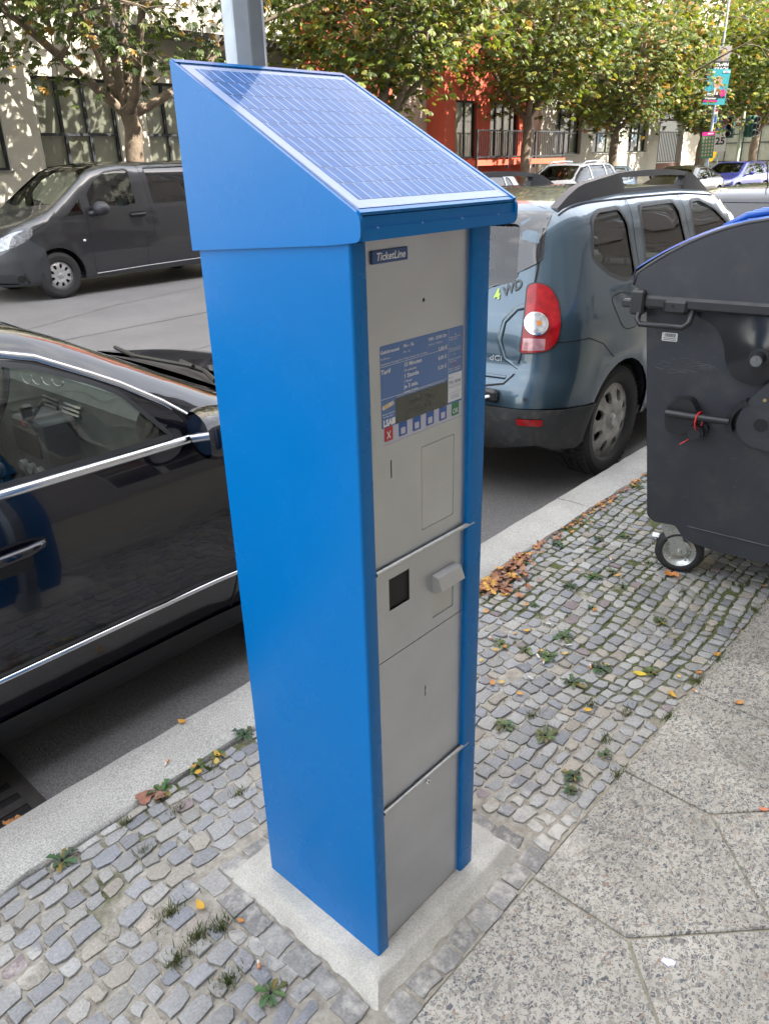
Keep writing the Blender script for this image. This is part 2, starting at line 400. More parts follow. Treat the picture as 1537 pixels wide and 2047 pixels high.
class Skin:
    """pieces of a car's surface with exact normals"""
    def __init__(s): s.V=[];s.N=[];s.F=[];s.M=[];s.k=0
    def put(s,V,N,F,mi=0):
        s.V.append(np.asarray(V));s.N.append(np.asarray(N));s.F+= [tuple(int(i)+s.k for i in f) for f in F];s.M+=[mi]*len(F);s.k+=len(V)
    def build(s,name,mats,parent,**kw):
        V=np.concatenate(s.V);Nn=np.concatenate(s.N); m=bpy.data.meshes.new(name); m.from_pydata(V.tolist(),[],s.F)
        for q in (mats if isinstance(mats,(list,tuple)) else [mats]): m.materials.append(q)
        m.polygons.foreach_set('material_index',s.M); m.polygons.foreach_set('use_smooth',[True]*len(s.F)); m.update()
        m.normals_split_custom_set_from_vertices(Nn.tolist())
        o=bpy.data.objects.new(name,m); COL.objects.link(o); o.parent=parent
        return tag(o,**kw) if kw else o
class CarB:
    def __init__(s,spec,root,sp=.11):
        s.S=CarShape(spec); s.root=root; s.sp=sp
    def skin(s,sk,outline,d,holes=(),off=0.,spacing=None,lip=0.,mirror=False,mi=0,lip_mi=None,bs=None):
        spc=spacing or s.sp; V2,Fc=tri2d(outline,holes,spc,bs or spc*.6)
        P,ok=s.S.project(V2,d); Nn=s.S.normal(P); o,u,v,n=s.S.frame(d); P=P+Nn*off
        if np.dot(np.cross(u,v),n)>0: Fc=Fc[:,::-1]
        my=np.array([1,-1,1.])
        def put(V,Nv,F,mi):
            if mirror: V=V*my; Nv=Nv*my; F=np.asarray(F)[:,::-1]
            sk.put(V,Nv,F,mi)
        put(P,Nn,Fc,mi)
        if lip:
            for lp in [outline]+list(holes):
                q=np.array(resample(lp,bs or spc*.6)); Q,_=s.S.project(q,d); NQ=s.S.normal(Q); A=Q+NQ*off; B=A-NQ*lip; k=len(Q)
                ar=np.sum(q[:,0]*np.roll(q[:,1],-1)-np.roll(q[:,0],-1)*q[:,1])
                e=np.roll(A,-1,0)-np.roll(A,1,0); nn=np.cross(e,NQ); nn/=np.maximum(np.linalg.norm(nn,axis=1,keepdims=True),1e-9)
                F=[]
                for i in range(k): j=(i+1)%k; F+=[(i,j,k+j),(i,k+j,k+i)]
                flip=(ar<0)
                if lp is not outline: flip=not flip
                if np.dot(np.cross(u,v),n)>0: flip=not flip
                # nn must point out of the solid: away from the panel's inside
                sgn=1 if not flip else -1
                F=np.array(F)
                if flip: F=F[:,::-1]
                else: F=F
                put(np.concatenate([A,B]),np.concatenate([nn,nn])*sgn,F[:,::-1] if False else F,lip_mi if lip_mi is not None else mi)
    def panel(s,name,outline,d,m,holes=(),off=0.,both=False,parent=None,**kw):
        lab=kw.pop('label',None); out=[]
        for k in ((0,1) if both else (0,)):
            sk=Skin(); s.skin(sk,outline,d,holes,off,mirror=bool(k),**kw); out.append(sk.build(name,m,parent or s.root))
            if lab: out[-1]['label']=lab
        return out if both else out[0]
    def ribbon(s,pts,w,d,closed=False):
        """outline polygons of a strip along a 2D line"""
        p=[np.array(q,float) for q in (resample(pts,.05,closed))]; n=len(p); A=[];B=[]
        for i in range(n):
            e=(p[(i+1)%n] if (closed or i<n-1) else p[i])-(p[i-1] if (closed or i>0) else p[i]); e/=max(np.linalg.norm(e),1e-9); q=np.array([-e[1],e[0]])*w/2
            A.append(tuple(p[i]+q)); B.append(tuple(p[i]-q))
        return A,B
    def strip(s,sk,pts,w,d,off=.001,closed=False,mi=0,mirror=False,height=0.):
        A,B=s.ribbon(pts,w,d,closed); n=len(A)
        PA,_=s.S.project(A,d);PB,_=s.S.project(B,d);NA=s.S.normal(PA);NB=s.S.normal(PB); C=(PA+PB)/2+(NA+NB)/2*(off+height); PA=PA+NA*off;PB=PB+NB*off
        o,u,v,nn=s.S.frame(d); V=np.concatenate([PA,C,PB]); 
        if height:
            t=(PA-PB); t/=np.maximum(np.linalg.norm(t,axis=1,keepdims=True),1e-9); Nv=np.concatenate([NA*.5+t,NA,NB*.5-t])
        else: Nv=np.concatenate([NA,NA,NB])
        F=[]
        for i in range(n if closed else n-1):
            j=(i+1)%n
            for a in (0,n): F+=[(a+i,a+n+i,a+n+j),(a+i,a+n+j,a+j)]
        F=np.array(F)
        if np.dot(np.cross(u,v),nn)>0: F=F[:,::-1]
        if mirror: my=np.array([1,-1,1.]); V=V*my;Nv=Nv*my;F=F[:,::-1]
        sk.put(V,Nv,F,mi)
    def shell(s,K,paint,trim=None):
        """side, top, rear and front skins that meet along common lines"""
        S=s.S; st=K['top_seam']; tx=[q[0] for q in st]; xs=np.arange(tx[0],tx[-1],.04); xs=np.append(xs,tx[-1])
        ys=np.interp(xs,tx,[q[1] for q in st]); P,_=S.project(np.stack([xs,ys],1),'T'); P[:,1]=ys
        side_top=[(p[0],p[2]) for p in P]
        rs=resample(K['rear_seam']+[side_top[0]],.07,False); fs=resample([side_top[-1]]+K['front_seam'],.07,False)
        RP,_=S.project(rs,'L'); FP,_=S.project(fs,'L')
        # sill with wheel arches, front to rear
        x1=K['front_seam'][-1][0]; x0=K['rear_seam'][0][0]; zs=K['sill']; sill=[]
        arches=sorted(K['wheels'],reverse=True)
        sill.append((x1,zs))
        for ax in arches:
            r=K['arch_r']; zc=K['R']; a0=math.asin(max(-1,min(1,(zs-zc)/r)))
            for t in np.linspace(a0,math.pi-a0,15): sill.append((ax+r*math.cos(t),zc+r*math.sin(t)))
        sill.append((x0,zs))
        outline=rs[:-1]+side_top+fs[1:-1]+sill
        if abs(outline[-1][0]-outline[0][0])<1e-4 and abs(outline[-1][1]-outline[0][1])<.02: outline=outline[:-1]
        s.side_outline=outline
        whole=K.get('side_windows',[])
        s.panel('body_side',outline,'L',[paint,black],both=True,holes=K['doors_hole'] if 'doors_hole' in K else whole,lip=.018,lip_mi=1)
        tl=[(x,y) for x,y in zip(xs,ys)]
        rear_line=[(xs[0],y) for y in np.arange(ys[0]-.08,-ys[0]+.04,-.08)]
        front_line=[(xs[-1],y) for y in np.arange(-ys[-1]+.08,ys[-1]-.04,.08)]
        top=tl+[(xs[-1],y) for _,y in front_line[::-1]]+[(x,-y) for x,y in tl[::-1]]+[(xs[0],y) for _,y in rear_line[::-1]]
        s.panel('roof_and_bonnet' if not K.get('roof_name') else K['roof_name'],top,'T',[paint,black],spacing=K.get('top_sp',None),holes=K.get('top_windows',[]),lip=.018,lip_mi=1)
        RL,_=S.project(rear_line,'T'); RL[:,1]=[q[1] for q in rear_line]; FL,_=S.project(front_line,'T'); FL[:,1]=[q[1] for q in front_line]
        rl=[(p[1],p[2]) for p in RP]; rt=[(p[1],p[2]) for p in RL]
        B=rl+rt+[(-a,b) for a,b in rl[::-1]]
        s.panel('tailgate',B,'B',[paint,black],holes=K.get('rear_windows',[]),lip=.018,lip_mi=1)
        fl=[(p[1],p[2]) for p in FP[::-1]]; ft=[(p[1],p[2]) for p in FL[::-1]]
        s.panel('front_panel',fl+ft+[(-a,b) for a,b in fl[::-1]],'F',[paint,black],holes=K.get('front_holes',[]),lip=.01,lip_mi=1)
    def underbody(s,K,seats=True,steer=1,floor=.32,belt=.85,tint=dark_in):
        L=s.S.sp['L']; mb=MB(); w=.80
        mb.box((.42,-w,floor-.08),(L-.35,w,floor)); mb.box((.2,-.5,floor-.06),(.42,.5,floor+.06)); mb.box((L-1.05,-w+.03,floor),(L-.35,w-.03,.62)); 
        for ax in K['wheels']:
            for sg in (-1,1):
                r=K['arch_r']+.02; a0=0; pts=[(ax+r*math.cos(t),K['R']+r*math.sin(t)) for t in np.linspace(math.pi,0,9)]
                y0,y1=sg*.60,sg*.90
                for i in range(8): 
                    (xa,za),(xb,zb)=pts[i],pts[i+1]; mb.quad((xa,y0,za),(xb,y0,zb),(xb,y1,zb),(xa,y1,za))
                mb.add([(ax-r,y0,K['R']-.1),(ax+r,y0,K['R']-.1)]+[(x,y0,z) for x,z in pts[::-1]],[tuple(range(11))])
        mb.build('underbody',black,s.root)
        if not seats: return
        def seat(x,y,wd=.50,hr=True,back=.62):
            b=MB(); b.box((x-.02,y-wd/2,floor+.1),(x+.48,y+wd/2,floor+.27),bev=.05)
            M=T(x+.02,y,floor+.22)@RY(-18); b.box((-.13,-wd/2+.01,0),(.02,wd/2-.01,back),bev=.05,M=M)
            if hr: b.box((-.09,-.13,back+.05),(.0,.13,back+.24),bev=.035,M=M); b.tube([M@Vector((-.05,-.06,back-.02)),M@Vector((-.05,-.06,back+.1))],.008,6); b.tube([M@Vector((-.05,.06,back-.02)),M@Vector((-.05,.06,back+.1))],.008,6)
            b.build('seat',tint,s.root,smooth=40)
        for (x,y,wd) in K['seats']: seat(x,y,wd)
        d=MB(); dx=K['dash']; d.box((dx,-.68,belt-.28),(dx+.42,.68,belt),bev=.06); d.box((dx-.45,-.13,floor),(dx+.1,.13,belt-.25),bev=.03); d.build('dashboard',tint,s.root,smooth=40)
        sw=MB(); M=T(dx-.12,.36*steer,belt-.02)@RY(-65); ring=[M@Vector((.18*math.cos(t),.18*math.sin(t),0)) for t in np.linspace(0,2*math.pi,22)]
        sw.tube(ring,.014,6,caps=False); sw.tube([M@Vector((-.17,0,0)),M@Vector((.17,0,0))],.018,6); sw.lathe([(.0,.02),(.05,.02),(.05,-.02)],M,10); sw.build('steering_wheel',black,s.root,smooth=40)
def wheel_cover(mb,r,style,M,mi=0):
    holes=[]; n={'ten':9,'eight':8,'five':5}[style]
    for i in range(n):
        a=2*math.pi*(i+.5)/n
        if style=='ten': h=[(r*.50,-.10),(r*.80,-.17),(r*.84,.10),(r*.52,.07)]; h=[(q[0],q[1]*r*1.0) for q in h]
        elif style=='eight': h=[(r*.52,-.10*r),(r*.70,-.16*r),(r*.82,-.15*r),(r*.84,.10*r),(r*.74,.14*r),(r*.54,.06*r)]
        else: h=[(r*.34,-.10*r),(r*.86,-.40*r),(r*.86,.40*r),(r*.34,.10*r)]
        holes.append(rounded([(x*math.cos(a)-y*math.sin(a),x*math.sin(a)+y*math.cos(a)) for x,y in h],r*.07,3))
    def zf(q): return np.interp(q/r,[0,.16,.2,.3,.45,.8,.9,.96,1.],[.030,.030,.018,.016,.026,.022,.006,.012,.0])*(r/.21)
    if style=='eight': zf=lambda q: np.interp(q/r,[0,.15,.17,.22,.45,.8,.88,.93,1.],[.046,.042,.022,.020,.036,.020,.0,.012,.004])
    out=circle(0,0,r,40); V,Fc=tri2d(out,holes,r*.12,r*.09)
    z=zf(np.hypot(V[:,0],V[:,1])); mb.add([M@Vector((x,y,q)) for (x,y),q in zip(V,z)],[tuple(f) for f in Fc],mi)
    for lp in holes:
        lp=resample(lp,.02); k=len(lp); zz=[float(zf(math.hypot(*p))) for p in lp]
        v=[M@Vector((x,y,q)) for (x,y),q in zip(lp,zz)]+[M@Vector((x*.99,y*.99,q-.022)) for (x,y),q in zip(lp,zz)]
        mb.add(v,[(i,(i+1)%k,k+(i+1)%k,k+i) for i in range(k)],mi)
    return zf
def make_wheel(root,x,y,side,R,W,r,style,rim_m,steer=0.,lugs=False,nuts=True):
    """side +1: outer face looks to +y.  wheel > tread, hub_cap, rim"""
    M=T(x,y,R)@RZ(steer)@RX(-90*side)        # local z points outward
    t=MB(); h=W/2
    prof=[(r*.97,-h*.82),(r*1.03,-h*.95),((r+R)/2,-h),(R-.025,-h*.93),(R-.006,-h*.74)]
    for g in (-.42,0,.42): prof+=[(R,(g-.11)*h),(R-.008,(g-.09)*h),(R-.008,(g+.09)*h),(R,(g+.11)*h)]
    prof+=[(R-.006,h*.74),(R-.025,h*.93),(R-.045,h*.97),((r+R)/2+.01,h),((r+R)/2-.005,h*.985),(r*1.06,h*.93),(r*1.02,h*.86),(r*.97,h*.7)]
    t.lathe(prof,M,48)
    if lugs:
        for k in range(56):
            a=2*math.pi*k/56
            for (z0,z1,tw) in ((h*.50,h*.86,.35),(-h*.86,-h*.50,.35),(.06*h,.34*h,-.3),(-.34*h,-.06*h,-.3)):
                q=M@RZ(math.degrees(a))@T(R-.004,0,(z0+z1)/2)@RX(math.degrees(tw)); t.box((-.006,-.012,-(z1-z0)/2),(.006,.012,(z1-z0)/2),M=q)
    w=t.build('wheel',rubber,root,smooth=35)
    c=MB(); M2=M@T(0,0,h*.55 if style!='eight' else h*.62); zf=wheel_cover(c,r*.985,style,M2)
    c.lathe([(r*.99,.004),(r*1.015,.012),(r*1.0,-.02),(r*.93,-.05),(r*.9,-h*1.2)],M2,40)
    c.build('rim',rim_m,w,smooth=40)
    b=MB(); b.lathe([(0,-.03),(r*.95,-.03)],M2,24); b.build('dark_backing_disc',gap_m,w)  # near-black backing disc, its colour stands in for the shade behind the rim holes
    hb=MB(); hb.lathe([(0,.034),(r*.13,.034),(r*.155,.026)],M2@T(0,0,0 if style!='eight' else .016),20)
    if nuts:
        n=5
        for k in range(n): a=2*math.pi*k/n; hb.tube([M2@Vector((r*.26*math.cos(a),r*.26*math.sin(a),.01)),M2@Vector((r*.26*math.cos(a),r*.26*math.sin(a),.026))],.010,6)
    hb.build('hub_cap',rim_m,w,smooth=40)
    return w
def XZ(y): return Matrix(((1,0,0,0),(0,0,-1,y),(0,1,0,0),(0,0,0,1)))      # drawing plane facing -y
def XZb(y): return Matrix(((-1,0,0,0),(0,0,1,y),(0,1,0,0),(0,0,0,1)))     # drawing plane facing +y (local x runs towards -x)
# ---------------------------------------------------------------- materials of the ground
def asphalt():
    m=mat('asphalt',(.145,.14,.138),.88,var=.14,vscale=.9,speck=.45,sscale=170,bump=.003,bscale=130); return m
def granite(name='kerb_granite',c=(.36,.35,.325)): return mat(name,c,.85,var=.12,vscale=4,speck=.42,sscale=230,bump=.002,bscale=150)
def slab_mat():
    m=bpy.data.materials.new('washed_concrete'); m.use_nodes=True; t=m.node_tree; n=t.nodes; l=t.links.new; b=n['Principled BSDF']; b.inputs['Roughness'].default_value=.85
    tc=n.new('ShaderNodeTexCoord'); at=n.new('ShaderNodeAttribute'); at.attribute_name='Col'
    # slight warp so that the chips are not round cells
    wn=n.new('ShaderNodeTexNoise'); wn.inputs['Scale'].default_value=45; l(tc.outputs['Object'],wn.inputs['Vector'])
    wm=n.new('ShaderNodeVectorMath'); wm.operation='MULTIPLY_ADD'; wm.inputs[1].default_value=(.018,.018,.0); l(wn.outputs['Color'],wm.inputs[0]); l(tc.outputs['Object'],wm.inputs[2])
    base=n.new('ShaderNodeTexNoise'); base.inputs['Scale'].default_value=7; base.inputs['Detail'].default_value=6; l(tc.outputs['Object'],base.inputs['Vector'])
    r0=n.new('ShaderNodeValToRGB'); e=r0.color_ramp.elements; e[0].position=.3; e[0].color=(.29,.275,.24,1); e[1].position=.7; e[1].color=(.41,.39,.345,1); l(base.outputs[0],r0.inputs[0])
    cur=r0.outputs[0]; hs=[]
    for sc,thr,keep,sq in ((62,.34,.24,1.5),(112,.30,.42,1.2),(220,.33,.50,1.)):
        mp=n.new('ShaderNodeMapping'); mp.inputs['Scale'].default_value=(1,sq,1); mp.inputs['Rotation'].default_value=(0,0,sc*.37); l(wm.outputs[0],mp.inputs[0])
        v=n.new('ShaderNodeTexVoronoi'); v.voronoi_dimensions='2D'; v.feature='DISTANCE_TO_EDGE'; v.inputs['Scale'].default_value=sc; l(mp.outputs[0],v.inputs['Vector'])
        c=n.new('ShaderNodeTexVoronoi'); c.voronoi_dimensions='2D'; c.inputs['Scale'].default_value=sc; l(mp.outputs[0],c.inputs['Vector'])
        sp=n.new('ShaderNodeSeparateColor'); l(c.outputs['Color'],sp.inputs[0])
        m1=n.new('ShaderNodeMath'); m1.operation='GREATER_THAN'; m1.inputs[1].default_value=thr*.42; l(v.outputs['Distance'],m1.inputs[0])
        m2=n.new('ShaderNodeMath'); m2.operation='LESS_THAN'; m2.inputs[1].default_value=keep; l(sp.outputs[0],m2.inputs[0])
        mm=n.new('ShaderNodeMath'); mm.operation='MULTIPLY'; l(m1.outputs[0],mm.inputs[0]); l(m2.outputs[0],mm.inputs[1])
        cr=n.new('ShaderNodeValToRGB'); cr.color_ramp.interpolation='CONSTANT'; E=cr.color_ramp.elements; E[0].position=0; E[0].color=(.10,.102,.112,1); E[1].position=.18; E[1].color=(.19,.18,.165,1)
        for p,q in ((.42,(.25,.235,.205,1)),(.68,(.16,.16,.155,1)),(.80,(.30,.27,.225,1)),(.90,(.24,.17,.13,1)),(.95,(.40,.38,.34,1))): k=E.new(p); k.color=q
        l(sp.outputs[1],cr.inputs[0]); mx=n.new('ShaderNodeMix'); mx.data_type='RGBA'; l(mm.outputs[0],mx.inputs[0]); l(cur,mx.inputs[6]); l(cr.outputs[0],mx.inputs[7]); cur=mx.outputs[2]; hs.append(mm.outputs[0])
    # pale cement dust where the attribute says so, broken up
    dn=n.new('ShaderNodeTexNoise'); dn.inputs['Scale'].default_value=11; dn.inputs['Detail'].default_value=8; dn.inputs['Roughness'].default_value=.68; l(tc.outputs['Object'],dn.inputs['Vector'])
    a1=n.new('ShaderNodeMath'); a1.operation='ADD'; l(dn.outputs[0],a1.inputs[0]); l(at.outputs['Fac'],a1.inputs[1])
    mr=n.new('ShaderNodeMapRange'); mr.inputs[1].default_value=.98; mr.inputs[2].default_value=1.25; mr.inputs[4].default_value=.72; l(a1.outputs[0],mr.inputs[0])
    mx=n.new('ShaderNodeMix'); mx.data_type='RGBA'; mx.inputs[7].default_value=(.52,.49,.44,1); l(mr.outputs[0],mx.inputs[0]); l(cur,mx.inputs[6])
    sn=n.new('ShaderNodeTexNoise'); sn.inputs['Scale'].default_value=2.6; sn.inputs['Detail'].default_value=7; sn.inputs['Roughness'].default_value=.6; l(tc.outputs['Object'],sn.inputs['Vector']); sr=n.new('ShaderNodeMapRange'); sr.inputs[1].default_value=.35; sr.inputs[2].default_value=.65; sr.inputs[3].default_value=.78; sr.inputs[4].default_value=1.12; l(sn.outputs[0],sr.inputs[0]); sv=n.new('ShaderNodeVectorMath'); sv.operation='SCALE'; l(mx.outputs[2],sv.inputs[0]); l(sr.outputs[0],sv.inputs['Scale']); l(sv.outputs[0],b.inputs['Base Color'])
    ad=n.new('ShaderNodeMath'); ad.operation='ADD'; l(hs[0],ad.inputs[0]); l(hs[1],ad.inputs[1]); fn=n.new('ShaderNodeTexNoise'); fn.inputs['Scale'].default_value=320; l(tc.outputs['Object'],fn.inputs['Vector'])
    a2=n.new('ShaderNodeMath'); a2.operation='MULTIPLY_ADD'; a2.inputs[1].default_value=.9; l(fn.outputs[0],a2.inputs[0]); l(ad.outputs[0],a2.inputs[2])
    bp=n.new('ShaderNodeBump'); bp.inputs['Distance'].default_value=.0013; l(a2.outputs[0],bp.inputs['Height']); l(bp.outputs[0],b.inputs['Normal']); return m
def stone_mat():
    m=bpy.data.materials.new('cobble_stone'); m.use_nodes=True; t=m.node_tree; n=t.nodes; l=t.links.new; b=n['Principled BSDF']; b.inputs['Roughness'].default_value=.72
    tc=n.new('ShaderNodeTexCoord'); at=n.new('ShaderNodeAttribute'); at.attribute_name='Col'
    def nz(s,d=5,r=.6):
        q=n.new('ShaderNodeTexNoise'); q.inputs['Scale'].default_value=s; q.inputs['Detail'].default_value=d; q.inputs['Roughness'].default_value=r; l(tc.outputs['Object'],q.inputs['Vector']); return q.outputs[0]
    mr=n.new('ShaderNodeMapRange'); mr.inputs[1].default_value=.3; mr.inputs[2].default_value=.7; mr.inputs[3].default_value=.60; mr.inputs[4].default_value=1.40; l(nz(150,6,.85),mr.inputs[0])
    v=n.new('ShaderNodeVectorMath'); v.operation='SCALE'; l(at.outputs['Color'],v.inputs[0]); l(mr.outputs[0],v.inputs['Scale'])
    # sand and cement lying on the stones (alpha = how much)
    a1=n.new('ShaderNodeMath'); a1.operation='ADD'; l(nz(26,7,.7),a1.inputs[0]); l(at.outputs['Alpha'],a1.inputs[1])
    m2=n.new('ShaderNodeMapRange'); m2.inputs[1].default_value=.84; m2.inputs[2].default_value=1.06; m2.inputs[4].default_value=.85; l(a1.outputs[0],m2.inputs[0])
    mx=n.new('ShaderNodeMix'); mx.data_type='RGBA'; mx.inputs[7].default_value=(.48,.455,.41,1); l(m2.outputs[0],mx.inputs[0]); l(v.outputs[0],mx.inputs[6]); l(mx.outputs[2],b.inputs['Base Color'])
    bp=n.new('ShaderNodeBump'); bp.inputs['Distance'].default_value=.0022; l(nz(75,6,.7),bp.inputs['Height']); l(bp.outputs[0],b.inputs['Normal']); return m
def bed_mat():
    m=bpy.data.materials.new('sand_and_moss_joint'); m.use_nodes=True; t=m.node_tree; n=t.nodes; l=t.links.new; b=n['Principled BSDF']; b.inputs['Roughness'].default_value=.95
    tc=n.new('ShaderNodeTexCoord'); at=n.new('ShaderNodeAttribute'); at.attribute_name='Col'
    def nz(s,d=5,r=.6):
        q=n.new('ShaderNodeTexNoise'); q.inputs['Scale'].default_value=s; q.inputs['Detail'].default_value=d; q.inputs['Roughness'].default_value=r; l(tc.outputs['Object'],q.inputs['Vector']); return q.outputs[0]
    sand=n.new('ShaderNodeValToRGB'); e=sand.color_ramp.elements; e[0].position=.35; e[0].color=(.24,.215,.175,1); e[1].position=.66; e[1].color=(.47,.435,.375,1); l(nz(30,8,.75),sand.inputs[0])
    moss=n.new('ShaderNodeValToRGB'); e=moss.color_ramp.elements; e[0].position=.35; e[0].color=(.055,.06,.022,1); e[1].position=.65; e[1].color=(.12,.14,.04,1); l(nz(120,4,.7),moss.inputs[0])
    a1=n.new('ShaderNodeMath'); a1.operation='ADD'; l(nz(5.5,6,.6),a1.inputs[0]); l(at.outputs['Alpha'],a1.inputs[1])
    m2=n.new('ShaderNodeMapRange'); m2.inputs[1].default_value=.86; m2.inputs[2].default_value=1.02; l(a1.outputs[0],m2.inputs[0])
    mx=n.new('ShaderNodeMix'); mx.data_type='RGBA'; l(m2.outputs[0],mx.inputs[0]); l(sand.outputs[0],mx.inputs[6]); l(moss.outputs[0],mx.inputs[7]); l(mx.outputs[2],b.inputs['Base Color'])
    bp=n.new('ShaderNodeBump'); bp.inputs['Distance'].default_value=.006; l(nz(140,5,.75),bp.inputs['Height']); l(bp.outputs[0],b.inputs['Normal']); return m
# ---------------------------------------------------------------- road, far pavement, kerbs
_c=cam.matrix_world.inverted()
def pixel(p):
    q=_c@Vector(p)
    if q.z>-.05: return None
    return (384+q.x/-q.z*771.6, 512-q.y/-q.z*771.6)
def in_frame(p,m=20):
    q=pixel(p); return q is not None and -m<q[0]<768+m and -m<q[1]<1024+m
def build_road():
    mb=MB(); xs=list(np.linspace(-30,90,60)); 
    mb.quad((-160,-90,-.114),(320,-90,-.114),(320,260,-.114),(-160,260,-.114)); g=mb.build('ground',mat('far_ground',(.16,.155,.15),.95,var=.1),kind='structure')
    mb=MB(); mb.quad((-60,1.08,-.11),(120,1.08,-.11),(120,13.3,-.11),(-60,13.3,-.11)); r=mb.build('road',asphalt(),kind='structure')
    dk=mat('crack_filler',(.028,.028,.030),.7); rng=random.Random(5)
    def crack(pts,w):
        P=resample(pts,.12,False); L=[];R=[]
        for i,(x,y) in enumerate(P):
            x+=rng.uniform(-.012,.012); y+=rng.uniform(-.016,.016); ww=w*rng.uniform(.4,1.3); L.append((x,y-ww,-.1075)); R.append((x,y+ww,-.1075))
        mb=MB(); n=len(P); mb.add(L+R,[(i,i+1,n+i+1,n+i) for i in range(n-1)]); mb.build('tar_seam',dk,r)
    crack([(-8,7.45),(2.5,7.9),(5.4,8.1),(14,8.2)],.010); crack([(-4,5.2),(3,5.35),(12,5.3)],.009); crack([(2.9,8.75),(4.9,9.7),(7.3,10.3),(9,10.4)],.007); crack([(2.0,6.0),(4.4,6.35),(6.2,7.4)],.006)
    lane=mat('road_paint',(.62,.62,.60),.7,var=.2,vscale=8,dirt=.4)
    mb=MB(); mb.box((14,2.98,-.106),(14.01,3,-.1055)); 
    # far pavement
    mb=MB(); mb.box((-60,13.45,-.1),(42,22,.0)); mb.build('far_pavement',mat('far_paving',(.33,.32,.30),.9,var=.12,vscale=3,speck=.2),kind='structure')
    k=MB(); k.box((0,0,-.15),(1.985,.25,.012),bev=.012); km=k.mesh('kerb_stone',granite())
    kr=thing('far_kerb',None,None,(0,0,0)); kr['kind']='structure'
    for i in range(-6,22):
        o=bpy.data.objects.new('kerb_stone',km); COL.objects.link(o); o.parent=kr; o.location=(i*2.0,13.2,0)
def build_near_kerb():
    root=thing('kerb',None,None,(0,0,0)); root['kind']='structure'; g=granite(); rng=random.Random(11)
    cuts=[-3.6,-2.05,-.83,.98,2.585,3.9,5.3,6.9,8.4,10,11.6,13.2,15,17,19,21,24,28,32]
    for a,b in zip(cuts[:-1],cuts[1:]):
        near = b<8; n=max(2,int((b-a)/.07)) if near else 4; prof=[(.868,-.16),(.870,-.010),(.878,.001),(.97,.004),(1.070,.000),(1.086,-.010),(1.092,-.16)]
        v=[];f=[]; m=len(prof); off=[[0]*m for _ in range(n+1)]
        for i in range(n+1):
            x=a+.004+(b-a-.008)*i/n
            for k,(y,z) in enumerate(prof):
                jy=(rng.uniform(-.006,.006) if k<3 else rng.uniform(-.003,.003)) if near else 0
                v.append((x,y+jy,z+(rng.uniform(-.0015,.0015) if near and 0<k<m-1 else 0)))
            if i: f+=[((i-1)*m+k,i*m+k,i*m+k+1,(i-1)*m+k+1) for k in range(m-1)]
        f.append(tuple(range(m))); f.append(tuple(n*m+k for k in range(m))[::-1]); mb=MB(); mb.add(v,f); mb.build('kerb_stone',g,root,smooth=45)
    # dark soil joint behind the kerb
    return root
PL=(-.047,.458,-.042,.437)          # concrete plinth
def dust_at(x,y):
    dx=max(PL[0]-x,0,x-PL[1]); dy=max(PL[2]-y,0,y-PL[3]); d=math.hypot(dx,dy); v=.64*math.exp(-(d/.16)**2)
    for (cx,cy,r,a) in ((-.53,.63,.085,.62),(-.44,.80,.05,.45),(.60,-.10,.17,.62),(.62,.06,.16,.5),(1.12,.36,.20,.36),(.60,.62,.3,.40),(.15,.60,.16,.35),(-.25,.10,.14,.3),(.52,-.34,.16,.42),(1.0,.1,.3,.2),(.83,-.56,.08,.5),(.35,-.18,.2,.45),(.1,-.1,.15,.4),(-.35,.4,.25,.22),(1.5,.3,.35,.18)):
        v=max(v,a*math.exp(-((x-cx)**2+(y-cy)**2)/r**2))
    return min(v,.74)
